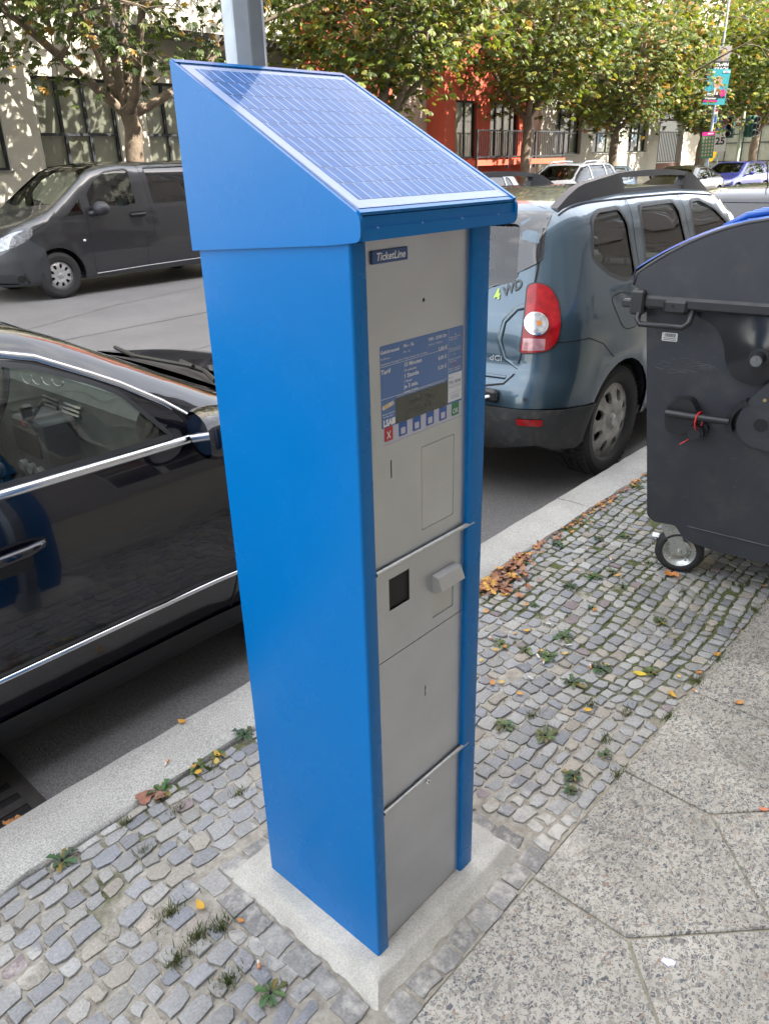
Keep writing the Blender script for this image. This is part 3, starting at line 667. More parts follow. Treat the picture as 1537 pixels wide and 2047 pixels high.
def build_cobbles():
    root=None; rng=random.Random(21)
    X0,X1,Y0,Y1=-1.7,5.6,-.118,.858
    # bed
    mb=MB(); nx,ny=150,24; v=[];c=[]
    for i in range(nx+1):
        for j in range(ny+1):
            x=X0+(X1-X0)*i/nx; y=Y0+(Y1-Y0)*j/ny; d=dust_at(x,y); right=min(1,max(0,(x-.9)/.6))
            v.append((x,y,-.0062+.0045*max(0,d-.2)/.5+rng.uniform(-.0018,.0018)+(.004 if y>.80 and x>1 else 0))); c.append((1,1,1,.40+.20*right-1.1*d+(.1 if y>.78 else 0)+.10*math.sin(x*5.1+1)*math.sin(y*8)))
    mb.v=v; mb.c=c; mb.f=[(i*(ny+1)+j,(i+1)*(ny+1)+j,(i+1)*(ny+1)+j+1,i*(ny+1)+j+1) for i in range(nx) for j in range(ny)]; mb.mi=[0]*len(mb.f)
    me=mb.mesh('cobbled_strip',bed_mat(),True)
    a=me.color_attributes.new('Col','FLOAT_COLOR','POINT'); a.data.foreach_set('color',[q for k in c for q in k])
    root=bpy.data.objects.new('cobbled_strip',me); COL.objects.link(root); root['kind']='structure'
    pal=[((.245,.245,.25),5),((.27,.268,.262),5),((.29,.28,.26),4),((.205,.21,.225),1.6),((.295,.27,.23),1.5),((.22,.18,.18),.4),((.33,.325,.31),1.2),((.31,.275,.235),.5)]
    P,Wt=[p for p,w in pal],[w for p,w in pal]
    stones=[]
    def add(poly,z,tone=None,big=False):
        poly=[(min(max(x,X0),X1),min(max(y,Y0+.003),Y1-.003)) for x,y in poly]; cx=sum(p[0] for p in poly)/len(poly); cy=sum(p[1] for p in poly)/len(poly)
        stones.append((poly,cx,cy,z,tone or rng.choices(P,Wt)[0]))
    def inside_plinth(x,y,m=.0): return PL[0]-m<x<PL[1]+m and PL[2]-m<y<PL[3]+m
    y=Y0+.004; row=0
    while y<Y1-.02:
        h=rng.uniform(.041,.056); 
        if y+h>Y1-.03: h=Y1-y
        x=X0+rng.uniform(0,.05)
        def warp(px,py): 
            e=min(1,(py-Y0)/.05,(Y1-py)/.05); e=max(e,0)
            return px+.012*math.sin(py*9+px*2), py+e*(.020*math.sin(px*2.3+1)+.011*math.sin(px*6.1+row*.2))
        while x<X1:
            w=rng.uniform(.038,.080) if x<1 else rng.uniform(.036,.068)
            g=rng.uniform(.0024,.0062); j=.0068; cxm,cym=x+w/2,y+h/2
            if not inside_plinth(cxm,cym,.088):
                q=[]
                for (a,b) in ((0,0),(.5,-.02),(1,0),(1.02,.5),(1,1),(.5,1.02),(0,1),(-.02,.5)):
                    px=x+g+(w-2*g)*a+rng.uniform(-j,j)*.8; py=y+g+(h-2*g)*b+rng.uniform(-j,j)*.8
                    if a in(0,1) and b in (0,1): px+=(.5-a)*.003; py+=(.5-b)*.003
                    q.append(warp(px,py))
                if rng.random()>.025: add(q,rng.uniform(-.0022,.003))
            x+=w
        y+=h; row+=1
    # ring of single setts round the plinth
    def ringline(a,b,outer):
        L=math.hypot(b[0]-a[0],b[1]-a[1]); n=int(L/.073); ux,uy=(b[0]-a[0])/L,(b[1]-a[1])/L; nx_,ny_=outer
        for i in range(n):
            s0=L*i/n+.004; s1=L*(i+1)/n-.005; d0,d1=.016+rng.uniform(0,.005),.078+rng.uniform(-.010,.004); q=[]
            for (t,d) in ((s0,d0),((s0+s1)/2,d0-.002),(s1,d0),(s1+.001,(d0+d1)/2),(s1,d1),((s0+s1)/2,d1+.002),(s0,d1),(s0-.001,(d0+d1)/2)):
                jt,jd=rng.uniform(-.005,.005),rng.uniform(-.005,.005); q.append((a[0]+ux*(t+jt)+nx_*(d+jd),a[1]+uy*(t+jt)+ny_*(d+jd)))
            add(q,rng.uniform(-.001,.004),rng.choice([(.22,.213,.205),(.25,.242,.23),(.19,.183,.176)]))
    x0,x1,y0,y1=PL
    Yf=Y0; Y0=-.16; ringline((x0-.01,y0+.002),(x1+.08,y0+.002),(0,-1)); ringline((x0,y1+.08),(x0,y0-.0),(-1,0)); ringline((x1,y0),(x1,y1+.02),(1,0)); ringline((x1,y1),(x0-.02,y1),(0,1)); Y0=Yf
    sm=stone_mat()
    def mesh_of(L):
        mb=MB(); C=[]
        for (poly,cx,cy,z,tone) in L:
            n=len(poly); k=rng.uniform(.8,1.15); tn=tuple(t*k for t in tone); tx,ty=rng.uniform(-.035,.035),rng.uniform(-.035,.035)
            def ring(s,zz): return [(cx+(x-cx)*s,cy+(y-cy)*s,zz+(x-cx)*tx+(y-cy)*ty) for x,y in poly]
            v=ring(.99,-.03)+ring(1.0,z-.0052)+ring(.965,z-.0012)+ring(.84,z+.0002)+[(cx+rng.uniform(-.01,.01),cy+rng.uniform(-.01,.01),z+rng.uniform(-.0008,.0012))]
            f=[]
            for r in range(3):
                for i in range(n): f.append((r*n+i,r*n+(i+1)%n,(r+1)*n+(i+1)%n,(r+1)*n+i))
            f+=[(3*n+i,3*n+(i+1)%n,4*n) for i in range(n)]
            mb.add(v,f); C+= [(*tn,dust_at(p[0],p[1])-(.20 if tone[0] in (.22,.25,.19) else .05)) for p in v]
        me=mb.mesh('cobble',sm,35); a=me.color_attributes.new('Col','FLOAT_COLOR','POINT'); a.data.foreach_set('color',[q for k in C for q in k]); return me
    def score(s):
        p=pixel((s[1],s[2],0))
        if p is None or not(-10<p[0]<778 and -10<p[1]<1034): return 0
        d=(Vector((s[1],s[2],0))-cam.matrix_world.translation).length; A=(max(p_[0] for p_ in s[0])-min(p_[0] for p_ in s[0]))*(max(p_[1] for p_ in s[0])-min(p_[1] for p_ in s[0]))
        return A/d**3
    stones.sort(key=score,reverse=True)
    for s in stones[:300]:
        o=bpy.data.objects.new('cobble',mesh_of([s])); COL.objects.link(o); o.parent=root
    o=bpy.data.objects.new('more_cobbles',mesh_of(stones[300:])); COL.objects.link(o); o.parent=root; o['kind']='stuff'
    print('stones',len(stones)); return root
def build_slabs():
    base=MB(); base.box((-40,-4.9,-.2),(60,-.11,-.0055)); root=base.build('slab_pavement',mat('joint_dirt',(.25,.23,.175),.95,var=.3,vscale=12,bump=.004,bscale=80),kind='structure')
    b2=MB(); b2.box((5.65,-.10,-.2),(60,.868,.0)); b2.box((-40,-.10,-.2),(-1.75,.868,.0)); b2.build('mosaic_strip',mat('far_mosaic',(.24,.24,.24),.9,var=.3,vscale=30,bump=.006,bscale=40),kind='structure')
    sm=slab_mat(); g=.0022; rng=random.Random(4)
    def slab(poly):
        poly=inset(poly,g+rng.uniform(0,.0012)); cx=sum(p[0] for p in poly)/len(poly); cy=sum(p[1] for p in poly)/len(poly)
        P=resample(rounded(poly,.006,2),.05); n=len(P); dz=rng.uniform(-.0015,.0015); tx,ty=rng.uniform(-.003,.003),rng.uniform(-.003,.003)
        # fine top so that dust can vary across it
        top,F=tri2d(inset(P,.003),(),.05,.05); mb=MB(); C=[]
        v=[(x,y,dz+(x-cx)*tx+(y-cy)*ty) for x,y in top]; mb.add(v,[tuple(q) for q in F])
        Q=inset(P,.003); k=len(P); v2=[(x,y,dz+(x-cx)*tx+(y-cy)*ty) for x,y in Q]+[(x,y,dz-.003) for x,y in P]+[(x,y,-.05) for x,y in P]
        mb.add(v2,[(i,(i+1)%k,k+(i+1)%k,k+i)[::-1] for i in range(k)]+[(k+i,k+(i+1)%k,2*k+(i+1)%k,2*k+i)[::-1] for i in range(k)])
        me=mb.mesh('slab',sm,30); a=me.color_attributes.new('Col','FLOAT_COLOR','POINT'); a.data.foreach_set('color',[q for p in mb.v for q in ([dust_at(p[0],p[1])*1.0]*3+[1])])
        o=bpy.data.objects.new('slab',me); COL.objects.link(o); o.parent=root
    D=.4965; H=D/2; yt=-.118; ye=-.375
    cutx=[]
    for k in range(-4,11):
        x=.447+D*k
        slab([(x,yt),(x,ye),(x+H,ye-H),(x+D,ye),(x+D,yt)][::-1] if False else [(x,ye),(x+H,ye-H),(x+D,ye),(x+D,yt),(x,yt)])
    for r in range(0,5):
        for k in range(-4,11):
            cx=.447+D*k+(0 if r%2==0 else H); cy=ye-H-H*r
            if in_frame((cx,cy,0),140) or r<2: slab([(cx,cy-H),(cx+H,cy),(cx,cy+H),(cx-H,cy)])
    return root
build_road(); build_near_kerb(); build_cobbles(); build_slabs()
plaster=mat('cream_plaster',(.50,.475,.405),.93,var=.05,vscale=1.2,speck=.05,sscale=90,bump=.004,bscale=70)
plaster_red=mat('red_plaster',(.50,.105,.060),.93,var=.06,vscale=1.5,speck=.05,sscale=90,bump=.004,bscale=70)
plaster_pink=mat('pale_pink_plaster',(.46,.38,.33),.93,var=.05,vscale=1.5)
frame_dk=mat('anthracite_frame',(.022,.025,.030),.4,rvar=.08)
curtain=mat('net_curtain',(.82,.81,.70),.85,var=.10,vscale=2.5)
win_glass=glass('facade_glass',(.94,.97,.92),.5,wave=.002)
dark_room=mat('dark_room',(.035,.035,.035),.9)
def window_unit(parent,x0,z0,x1,z1,y,facing=1,cols=(1/3,2/3),rows=(.38,),deep=.14,blind=None,small=False,upper_cols=None):
    """one window: frame > panes; stands back in its opening"""
    M=(XZ if facing>0 else XZb)(y+facing*deep); w,h=x1-x0,z1-z0
    def L(x): return x if facing>0 else -x
    fr=MB(); t=.055; xa,xb=(x0,x1) if facing>0 else (-x1,-x0)
    xs=[0]+[w*c for c in cols]+[w]; zs=[0]+[h*r for r in rows]+[h]; holes=[]
    for j in range(len(zs)-1):
        xx=xs if not(upper_cols and j==len(zs)-2) else [0]+[w*c for c in upper_cols]+[w]
        for i in range(len(xx)-1):
            holes.append(rect(xa+xx[i]+(t if i==0 else t*.55),z0+zs[j]+(t if j==0 else t*.5),xa+xx[i+1]-(t if i==len(xx)-2 else t*.55),z0+zs[j+1]-(t if j==len(zs)-2 else t*.5)))
    plate(fr,rect(xa,z0,xb,z1),M,.06,holes); f=fr.build('window',frame_dk,parent)
    if small:
        g=MB(); g.quad(*[M@Vector(p) for p in ((xa,z0,.03),(xb,z0,.03),(xb,z1,.03),(xa,z1,.03))]); g.build('pane',win_glass,f)
    else:
        for hh in holes:
            g=MB(); g.quad(*[M@Vector((p[0],p[1],.03)) for p in hh]); g.build('pane',win_glass,f)
    c=MB(); n=max(4,int(w/.07)); v=[];ff=[]; rr=random.Random(int(abs(x0)*100))
    d=-.05
    if blind is not None:
        for i in range(n+1):
            xx=xa+w*i/n; o=.022*math.sin(i*2.1+rr.random()) if blind!='flat' else 0; v+=[M@Vector((xx,z0,d+o)),M@Vector((xx,z1,d+o))]
            if i: ff.append((2*i-2,2*i,2*i+1,2*i-1))
        c.add(v,ff); c.build('curtain',curtain,f,smooth=True)
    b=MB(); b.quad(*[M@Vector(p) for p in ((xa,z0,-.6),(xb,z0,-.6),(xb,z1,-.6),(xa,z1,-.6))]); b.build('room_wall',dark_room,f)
    return f
def wall(root,name,m,x0,x1,z0,z1,y,holes,facing=1,t=.3,depth=None):
    mb=MB(); M=(XZ if facing>0 else XZb)(y+facing*t); hh=[rect(a,b,c,d) if facing>0 else rect(-c,b,-a,d) for a,b,c,d in holes]
    plate(mb,rect(x0,z0,x1,z1) if facing>0 else rect(-x1,z0,-x0,z1),M,t,hh); return mb.build(name,m,root)
def sill(root,x0,x1,z,y,facing=1,m=None):
    mb=MB(); a,b=sorted((y+facing*.12,y-facing*.045)); mb.box((x0-.04,a,z-.035),(x1+.04,b,z-.002)); return mb.build('sill',m or mat('sill_metal',(.22,.22,.21),.5,.3),root)
def build_far_buildings():
    # cream house, left
    r=thing('apartment_building','cream rendered building with wide black framed windows behind the dark van','building',(0,0,0)); Y=16.0
    W=[(4.92,1.705,6.70,3.41),(7.42,1.705,9.22,3.41),(9.92,1.705,11.72,3.41),(12.42,1.705,13.9,3.41)]+[(x,1.705,x+1.8,3.41) for x in (-.08,2.42)]
    U=[(x+2.5*k,z,x+2.5*k+1.5,z+1.7) for k in range(-2,6) for x in (.1,) for z in (5.2,8.3,11.4,14.4)]
    wall(r,'wall',plaster,-9,14.6,0,18,Y,W+U)
    for i,(a,b,c,d) in enumerate(W): window_unit(r,a,b,c,d,Y,1,cols=(.33,.64),rows=(.385,),upper_cols=(.30,.62),blind='c'); sill(r,a,c,b,Y)
    for (a,b,c,d) in U: window_unit(r,a,b,c,d,Y,1,cols=(.5,),rows=(.4,),blind='c',small=True)
    mb=MB(); mb.box((9.0,Y-.45,4.25),(14.6,Y,4.40)); mb.build('canopy',mat('dark_metal',(.05,.045,.045),.5),r)
    mb=MB(); mb.box((-9,Y+.3,0),(14.6,Y+9,18)); mb.build('building_mass',plaster,r) if False else None
    mb=MB(); mb.box((-9.2,Y-.25,18),(14.7,Y+8,18.3)); mb.build('roof',mat('roof_grey',(.12,.12,.12),.8),r)
    # red house with the projecting bay
    r=thing('apartment_building','red rendered building with french windows and a black balcony railing','building',(0,0,0))
    Wr=[(15.3,2.0,16.5,3.6)]+[(x,z,x+1.3,z+1.7) for x in (15.2,17.4) for z in (5.4,8.5,11.6,14.5)]
    wall(r,'wall',plaster_red,14.6,18.2,0,18,Y,Wr); wall(r,'wall',plaster_pink,18.2,19.8,0,18,Y+.05,[])
    for (a,b,c,d) in Wr: window_unit(r,a,b,c,d,Y,1,cols=(.5,),rows=(.5,),blind='c',small=True)
    Yb=15.35; Wb=[(20.35,1.72,21.45,3.35),(22.2,1.72,23.85,3.35)]+[(x,z,x+1.4,z+1.9) for x in (20.4,22.4) for z in (4.9,8.0,11.1,14.2)]
    wall(r,'bay_wall',plaster_red,19.8,24.35,.0,18,Yb,Wb)
    mb=MB(); mb.box((19.8,Yb+.301,0),(20.1,Y+.3,18)); mb.box((24.05,Yb+.301,0),(24.35,Y+.3,18)); mb.build('bay_side',plaster_red,r)
    window_unit(r,*Wb[0],Yb,1,cols=(.52,),rows=(),blind='c'); window_unit(r,*Wb[1],Yb,1,cols=(.25,.52,.78),rows=(),blind='c')
    for (a,b,c,d) in Wb[2:]: window_unit(r,a,b,c,d,Yb,1,cols=(.5,),rows=(.5,),blind='c',small=True)
    mb=MB(); mb.box((19.85,Yb-.06,4.3),(24.3,Yb-.002,4.5)); mb.build('string_course',plaster_red,r)
    mb=MB(); mb.box((20.3,Yb-.9,1.50),(25.5,Yb-.002,1.66)); sl=mb.build('balcony_slab',plaster_red,r)
    Yr=Yb-.85; mb=MB()
    for z in (2.48,1.74): mb.box((20.3,Yr-.02,z-.02),(25.45,Yr+.02,z+.02))
    rail=mb.build('balcony_railing',frame_dk,r)
    xb=20.33; bars=MB(); bars.box((0,0,1.76),(.016,.016,2.46)); bmesh_=bars.mesh('railing_bar',frame_dk)
    while xb<25.45: o=bpy.data.objects.new('railing_bar',bmesh_); COL.objects.link(o); o.parent=rail; o.location=(xb,Yr-.008,0); xb+=.115
    mb=MB(); 
    for x in (20.32,22.0,23.6,25.43): mb.box((x-.03,Yr-.03,1.40),(x+.03,Yr+.03,2.5))
    mb.build('railing_post',frame_dk,rail)
    mb=MB(); mb.box((14.5,Y-.05,18),(24.5,Y+8,18.3)); mb.build('roof',mat('roof_grey',(.12,.12,.12),.8),r)
    # cream house, right
    r=thing('apartment_building','cream building with three tall dark windows between the red house and the corner','building',(0,0,0)); 
    W=[(27.3,1.78,29.3,3.55),(30.25,1.79,32.3,3.55),(33.3,1.80,35.2,3.55)]; G=[(31.6,.62,32.5,1.05),(33.6,.62,34.6,1.05)]
    U=[(x,z,x+1.8,z+1.8) for x in (27.4,30.3,33.3,37.5) for z in (5.4,8.5,11.6,14.5)]
    wall(r,'wall',plaster_pink,24.35,26.3,0,18,Y+.1,[]); wall(r,'wall',plaster,26.3,36.3,0,18,Y,W+G+[u for u in U if u[0]<36])
    for i,(a,b,c,d) in enumerate(W): window_unit(r,a,b,c,d,Y,1,cols=(.30,.68),rows=(.42,),deep=.2,blind='c'); sill(r,a,c,b,Y,m=plaster)
    for (a,b,c,d) in G: window_unit(r,a,b,c,d,Y,1,cols=(),rows=(),small=True)
    for (a,b,c,d) in U:
        if a<36: window_unit(r,a,b,c,d,Y,1,cols=(.5,),rows=(.5,),blind='c',small=True)
    wall(r,'wall',plaster,39.0,42.5,0,18,Y,[(39.5,4.9,41,6.6)]); wall(r,'recess_wall',plaster_pink,36.3,39.0,1.4,18,Y+1.2,[])
    mb=MB(); mb.box((36.3,Y+.1,0),(39.0,Y+.9,1.3)); br=mb.build('brick_plinth',mat('brown_brick_far',(.14,.07,.055),.9,var=.3,vscale=9),r)
    mb=MB(); 
    for z in (1.35,2.6): mb.box((36.4,Y+.2,z),(38.9,Y+.24,z+.04))
    rl=mb.build('recess_railing',frame_dk,r)
    bb=MB(); bb.box((0,0,1.35),(.03,.03,2.6)); bm2=bb.mesh('railing_bar',frame_dk)
    for k in range(14): o=bpy.data.objects.new('railing_bar',bm2); COL.objects.link(o); o.parent=rl; o.location=(36.5+.18*k,Y+.2,0)
    mb=MB(); mb.box((42.5-.3,Y+.301,0),(42.5,Y+9,18)); mb.build('gable_wall',plaster,r); mb=MB(); mb.box((24.4,Y-.05,18),(42.6,Y+8,18.3)); mb.build('roof',mat('roof_grey',(.12,.12,.12),.8),r)
    # poster sheets inside two of its windows
    for x in (30.9,33.9):
        mb=MB(); mb.box((x,Y+.155,2.0),(x+.55,Y+.165,2.75)); s=mb.build('window_poster',mat('pale_poster',(.55,.58,.60),.6),r)
        v=MB(); M=XZ(Y+.153); v.prism(circle(x+.27,2.36,.17,12),M,.002); v.build('poster_print',mat('poster_blue',(.16,.25,.36),.6),s)
    # brick corner building across the side street
    root=thing('brick_building','red brick building with dark doorway and tall window, beyond the crossing','building',(55.4,19.6,0),rad(-69.5))
    bk=mat('red_brick_far',(.235,.085,.062),.9,var=.12,vscale=2)
    # local: x along the facade, facade faces -y
    H=[(-4.6,.0,-2.2,3.6),(-1.4,.0,3.6,3.3),(5.2,.9,7.4,3.2)]+[(x,z,x+1.6,z+1.8) for x in (-8,-4.5,-1,2.5,6,9.5) for z in (5.,8.,11.)]
    def flat(mb2,nm,m,par=root): 
        return mb2.build(nm,m,par)
    mb=MB(); M=XZ(.3); plate(mb,rect(-11,0,14,14),M,.3,[rect(*h) for h in H]); wl=flat(mb,'brick_wall',bk)
    # courses of bricks as raised geometry in one joined part
    mb=MB(); rng=random.Random(8); z=.05; row=0
    while z<4.8:
        x=-6+(.12 if row%2 else 0)
        while x<8.5:
            cx,cz=x+.11,z+.035
            if not any(a-.05<cx<c+.05 and b-.03<cz<d+.03 for a,b,c,d in H[:3]): mb.quad((x+.012,-.012,z+.01),(x+.232,-.012,z+.01),(x+.232,-.012,z+.115),(x+.012,-.012,z+.115),col=None)
            x+=.25
        z+=.125; row+=1
    o=mb.build('bricks',mat('red_brick',(.27,.095,.068),.9,var=.35,vscale=6),wl); o['kind']='stuff'
    def wu(a,b,c,d,cols,rows,bl=None): return window_unit(root,a,b,c,d,0,1,cols=cols,rows=rows,deep=.18,blind=bl)
    wu(*H[1],(.2,.4,.6,.8),(.35,.68),'c'); wu(*H[2],(.5,),(.5,),'c')
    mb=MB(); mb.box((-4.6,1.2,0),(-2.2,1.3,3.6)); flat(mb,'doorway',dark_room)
    for h in H[3:]: wu(*h,(.5,),(),None)
    mb=MB(); mb.box((-11.1,-.2,14),(14.1,6,14.4)); flat(mb,'roof',mat('roof_grey',(.12,.12,.12),.8))
    mb=MB(); mb.box((-1.6,-.12,3.42),(3.8,-.013,3.62)); flat(mb,'lintel',mat('pale_stone',(.5,.47,.44),.8))
    mb=MB(); mb.box((7.9,-.08,3.1),(9.6,-.02,3.45)); s=flat(mb,'house_sign',mat('sign_dark',(.05,.07,.08),.5))
    # shop front with blue piers left of it
    r=thing('shop_building','white corner building with blue shop front left of the brick building','building',(47.5,22.0,0),rad(-60))
    hs=[(-1.9,.35,-.2,3.1),(.5,.35,2.6,3.1)]
    mb=MB(); plate(mb,rect(-4,0,3.4,13),XZ(.3),.3,[rect(*q) for q in hs]+[rect(x,z,x+1.3,z+1.8) for x in (-3,0) for z in (5,8,10.6)]); mb.build('wall',mat('white_render',(.62,.60,.57),.9,var=.05),r)
    for q in hs+[(x,z,x+1.3,z+1.8) for x in (-3,0) for z in (5,8,10.6)]: window_unit(r,*q,0,1,cols=(.5,),rows=(),deep=.15,small=True)
    for x in (-2.3,-.05,2.75): mb=MB(); mb.box((x,-.06,0),(x+.35,-.003,3.2)); mb.build('blue_pier',mat('shop_blue',(.03,.06,.24),.5),r)
    mb=MB(); mb.box((-2.3,-.08,3.2),(3.1,-.003,3.6)); mb.build('fascia',mat('shop_blue',(.03,.06,.24),.5),r)
def build_near_building():
    """the house on this side of the street, behind the viewer: it shades the pavement and shows in the paintwork"""
    r=thing('apartment_building','grey stone fronted apartment house on the near side of the street','building',(0,0,0)); Y=-4.9
    m=mat('grey_stucco',(.29,.285,.28),.9,var=.08,vscale=1); st=mat('grey_stone_base',(.25,.24,.23),.9,var=.15,vscale=2)
    Wg=[(x,1.3,x+1.5,3.3) for x in np.arange(-18.6,44,3.1)]; W=[(float(x),z,float(x)+1.3,z+2.0) for x in np.arange(-18.5,44,3.1) for z in (5.2,8.7,12.2,15.4)]
    wall(r,'stone_base',st,-20,45,0,4.3,Y,[tuple(map(float,w)) for w in Wg],-1); wall(r,'wall',m,-20,45,4.3,NEAR_H,Y-.05,W,-1)
    for w in Wg+W:
        w=tuple(map(float,w)); f=MB(); M=XZb(Y-.15); f.quad(*[M@Vector(p) for p in ((-w[2],w[1],0),(-w[0],w[1],0),(-w[0],w[3],0),(-w[2],w[3],0))]); p=f.build('window',mat('dark_window',(.02,.022,.025),.06,coat=1),r)
        f=MB(); xa=-w[2]; ww=w[2]-w[0]; hh=w[3]-w[1]
        f.box((xa,w[1],0),(xa+.08,w[3],.05),M=M); f.box((xa+ww-.08,w[1],0),(xa+ww,w[3],.05),M=M); f.box((xa+ww/2-.04,w[1],0),(xa+ww/2+.04,w[3],.05),M=M); f.box((xa+.08,w[1]+hh*.66,0),(xa+ww-.08,w[1]+hh*.66+.07,.049),M=M)
        f.build('frame',mat('window_white',(.5,.5,.48),.6),p)
    for z in (4.3,8.0,11.5): mb=MB(); mb.box((-20,Y-.049,z),(45,Y+.14,z+.22)); mb.build('cornice',m,r)
    mb=MB(); mb.box((-20.2,Y-9,NEAR_H),(45.2,Y+.35,NEAR_H+.3)); mb.build('roof_cornice',m,r)
    mb=MB(); mb.box((-20,Y-9,0),(-19.7,Y-.36,NEAR_H)); mb.box((44.7,Y-9,0),(45,Y-.36,NEAR_H)); mb.box((-20,Y-9.3,0),(45,Y-9,NEAR_H)); mb.build('rear_wall',m,r)
NEAR_H=17.5
build_far_buildings(); build_near_building()
def paint(name,col,flake=.35,rough=.32,coat=1.,var=.03,dirt=0.):
    return mat(name,col,rough,flake,.5,coat,var=var,vscale=3,dirt=dirt)
glass_g = glass('window_glass',(.78,.84,.79),.7,wave=.0005)
glass_d = glass('privacy_glass',(.06,.065,.07),1.0,wave=.0004)
glass_c = glass('clear_glass',(.84,.90,.86),.55,wave=.0005)
lamp_red = mat('red_lamp_lens',(.32,.004,.008),.18,coat=.25,spec=.4,var=.35,vscale=26)
lamp_clr = mat('clear_lamp_lens',(.55,.55,.56),.1,.5,coat=1,var=.3,vscale=40)
lamp_pink = mat('pink_lamp_lens',(.42,.20,.22),.15,.2,coat=1,var=.35,vscale=30)

def windows(B,K,gl,both=True,ring=.012,parent=None,name='window',rm=None,d='L',lists=None):
    for w in (lists if lists is not None else K['side_windows']):
        gs=B.panel(name,w,d,gl,off=-.006,both=both,spacing=.14,parent=parent)
        for mir in ((False,True) if both else (False,)): sk=Skin(); B.skin(sk,inset(w,-.004),d,[inset(w,.016)],off=.0012,spacing=.2,mirror=mir,bs=.05); sk.build('window_seal',rm or black,parent or B.root)

def build_duster():
    root=thing('parked_car','slate blue compact off-roader with black roof rails, parked beside the dumpster','car',(2.52,2.06,-.11),0)
    pt=paint('slate_blue_paint',(.052,.090,.122),.45,.28,var=.04)
    B=CarB(DUSTER,root,.10)
    q1=rounded([(.625,1.30),(.70,1.475),(.80,1.522),(1.045,1.528),(1.105,1.44),(1.085,1.17),(1.04,1.142),(.93,1.142),(.78,1.185),(.66,1.26)],.03,2)
    q2=rounded([(1.255,1.31),(1.215,1.20),(1.25,1.175),(1.83,1.158),(1.865,1.22),(1.83,1.47),(1.775,1.528),(1.31,1.525),(1.275,1.48)],.03,2)
    q3=rounded([(1.985,1.25),(1.985,1.165),(2.74,1.155),(2.80,1.185),(2.64,1.33),(2.40,1.46),(2.2,1.52),(2.05,1.518),(2.0,1.44)],.03,2)
    ws=rounded([(2.62,.60),(2.62,-.60),(3.36,-.70),(3.42,0),(3.36,.70)],.07,3)
    rw=rounded([(-.57,1.20),(-.50,1.485),(.50,1.485),(.57,1.20),(.35,1.14),(-.35,1.14)],.05,3)
    K=dict(top_seam=[(.50,.63),(1.2,.66),(2.5,.665),(2.9,.71),(3.2,.77),(3.5,.81),(4.05,.76)],rear_seam=[(.30,.50),(.29,.62),(.235,.75),(.245,.90),(.285,1.02),(.33,1.16),(.42,1.38)],
      front_seam=[(4.10,.80),(4.06,.6),(4.02,.36)],top_sp=.06,sill=.30,wheels=(.84,3.50),arch_r=.385,R=.34,
      side_windows=[q1,q2,q3],top_windows=[ws],rear_windows=[rw],roof_name='roof',
      seats=[(1.0,0,1.25),(2.0,-.36,.5),(2.0,.36,.5)],dash=2.75)
    B.shell(K,pt); B.underbody(K,belt=1.05)
    windows(B,K,glass_g)
    B.panel('windscreen',ws,'T',glass_g,off=-.006,spacing=.2)
    B.panel('rear_window',rw,'B',glass_g,off=-.006,spacing=.15)
    # tailgate glass surround
    sk=Skin(); surround=rounded([(-.655,1.300),(-.60,1.53),(.60,1.53),(.655,1.300),(.30,1.088),(-.30,1.088)],.02,3)
    B.skin(sk,surround,'B',[inset(rw,.012)],off=.003,spacing=.1); sk.build('rear_window_surround',mat('black_glass',(.012,.012,.014),.06,coat=1),root)
    # gaps: hatch edge, doors, fuel flap, bumper joints
    sk=Skin(); hatch=[(-.50,.665),(-.60,.685),(-.645,.74),(-.665,.84),(-.668,.98),(-.655,1.15),(-.645,1.26),(-.60,1.50)]
    for pts in (hatch,[(-x,z) for x,z in hatch],[(-.50,.665),(.50,.665)]): B.strip(sk,pts,.009,'B')
    for mir in (False,True):
        B.strip(sk,[(1.19,1.60),(1.175,1.50),(1.145,1.30),(1.13,1.12),(1.17,1.0),(1.30,.80),(1.36,.55),(1.36,.34)],.006,'L',mirror=mir)
        B.strip(sk,[(1.90,1.60),(1.91,1.40),(1.95,1.12),(1.955,.7),(1.94,.34)],.006,'L',mirror=mir)
        B.strip(sk,[(2.85,1.15),(2.93,.9),(2.93,.6),(2.9,.34)],.006,'L',mirror=mir)
        B.strip(sk,[(.235,.905),(.45,.905),(.60,.85),(.70,.76)],.005,'L',mirror=mir)
    B.strip(sk,rounded([(.72,1.075),(.86,1.09),(1.0,1.06),(1.01,.88),(.86,.885),(.80,.93)],.05,4),.006,'R',closed=True)
    B.strip(sk,[(.50,.63),(1.2,.66),(2.5,.665)],.010,'T'); B.strip(sk,[(.50,-.63),(1.2,-.66),(2.5,-.665)],.010,'T')
    sk.build('panel_gap',gap_m,root)
    # lower black bumper
    bm=mat('grey_bumper_plastic',(.035,.036,.038),.6,var=.2,dirt=.55,bump=.0004,bscale=300)
    sk=Skin(); B.skin(sk,[(-.80,.565),(.80,.565),(.82,.50),(.78,.36),(.45,.30),(-.45,.30),(-.78,.36),(-.82,.50)],'B',off=.012,lip=.03,spacing=.08)
    for mir in (False,True): B.skin(sk,[(.16,.36),(.14,.565),(.53,.535),(.475,.42),(.455,.32),(.40,.30),(.25,.32)],'L',off=.011,lip=.03,spacing=.06,mirror=mir)
    sk.build('rear_bumper',bm,root)
    for sg in (-1,1):
        sk=Skin(); B.skin(sk,rounded([(sg*.70,.515),(sg*.815,.512),(sg*.81,.475),(sg*.705,.480)],.008,2),'B',off=.018,lip=.01,spacing=.05); sk.build('reflector',lamp_red,root)
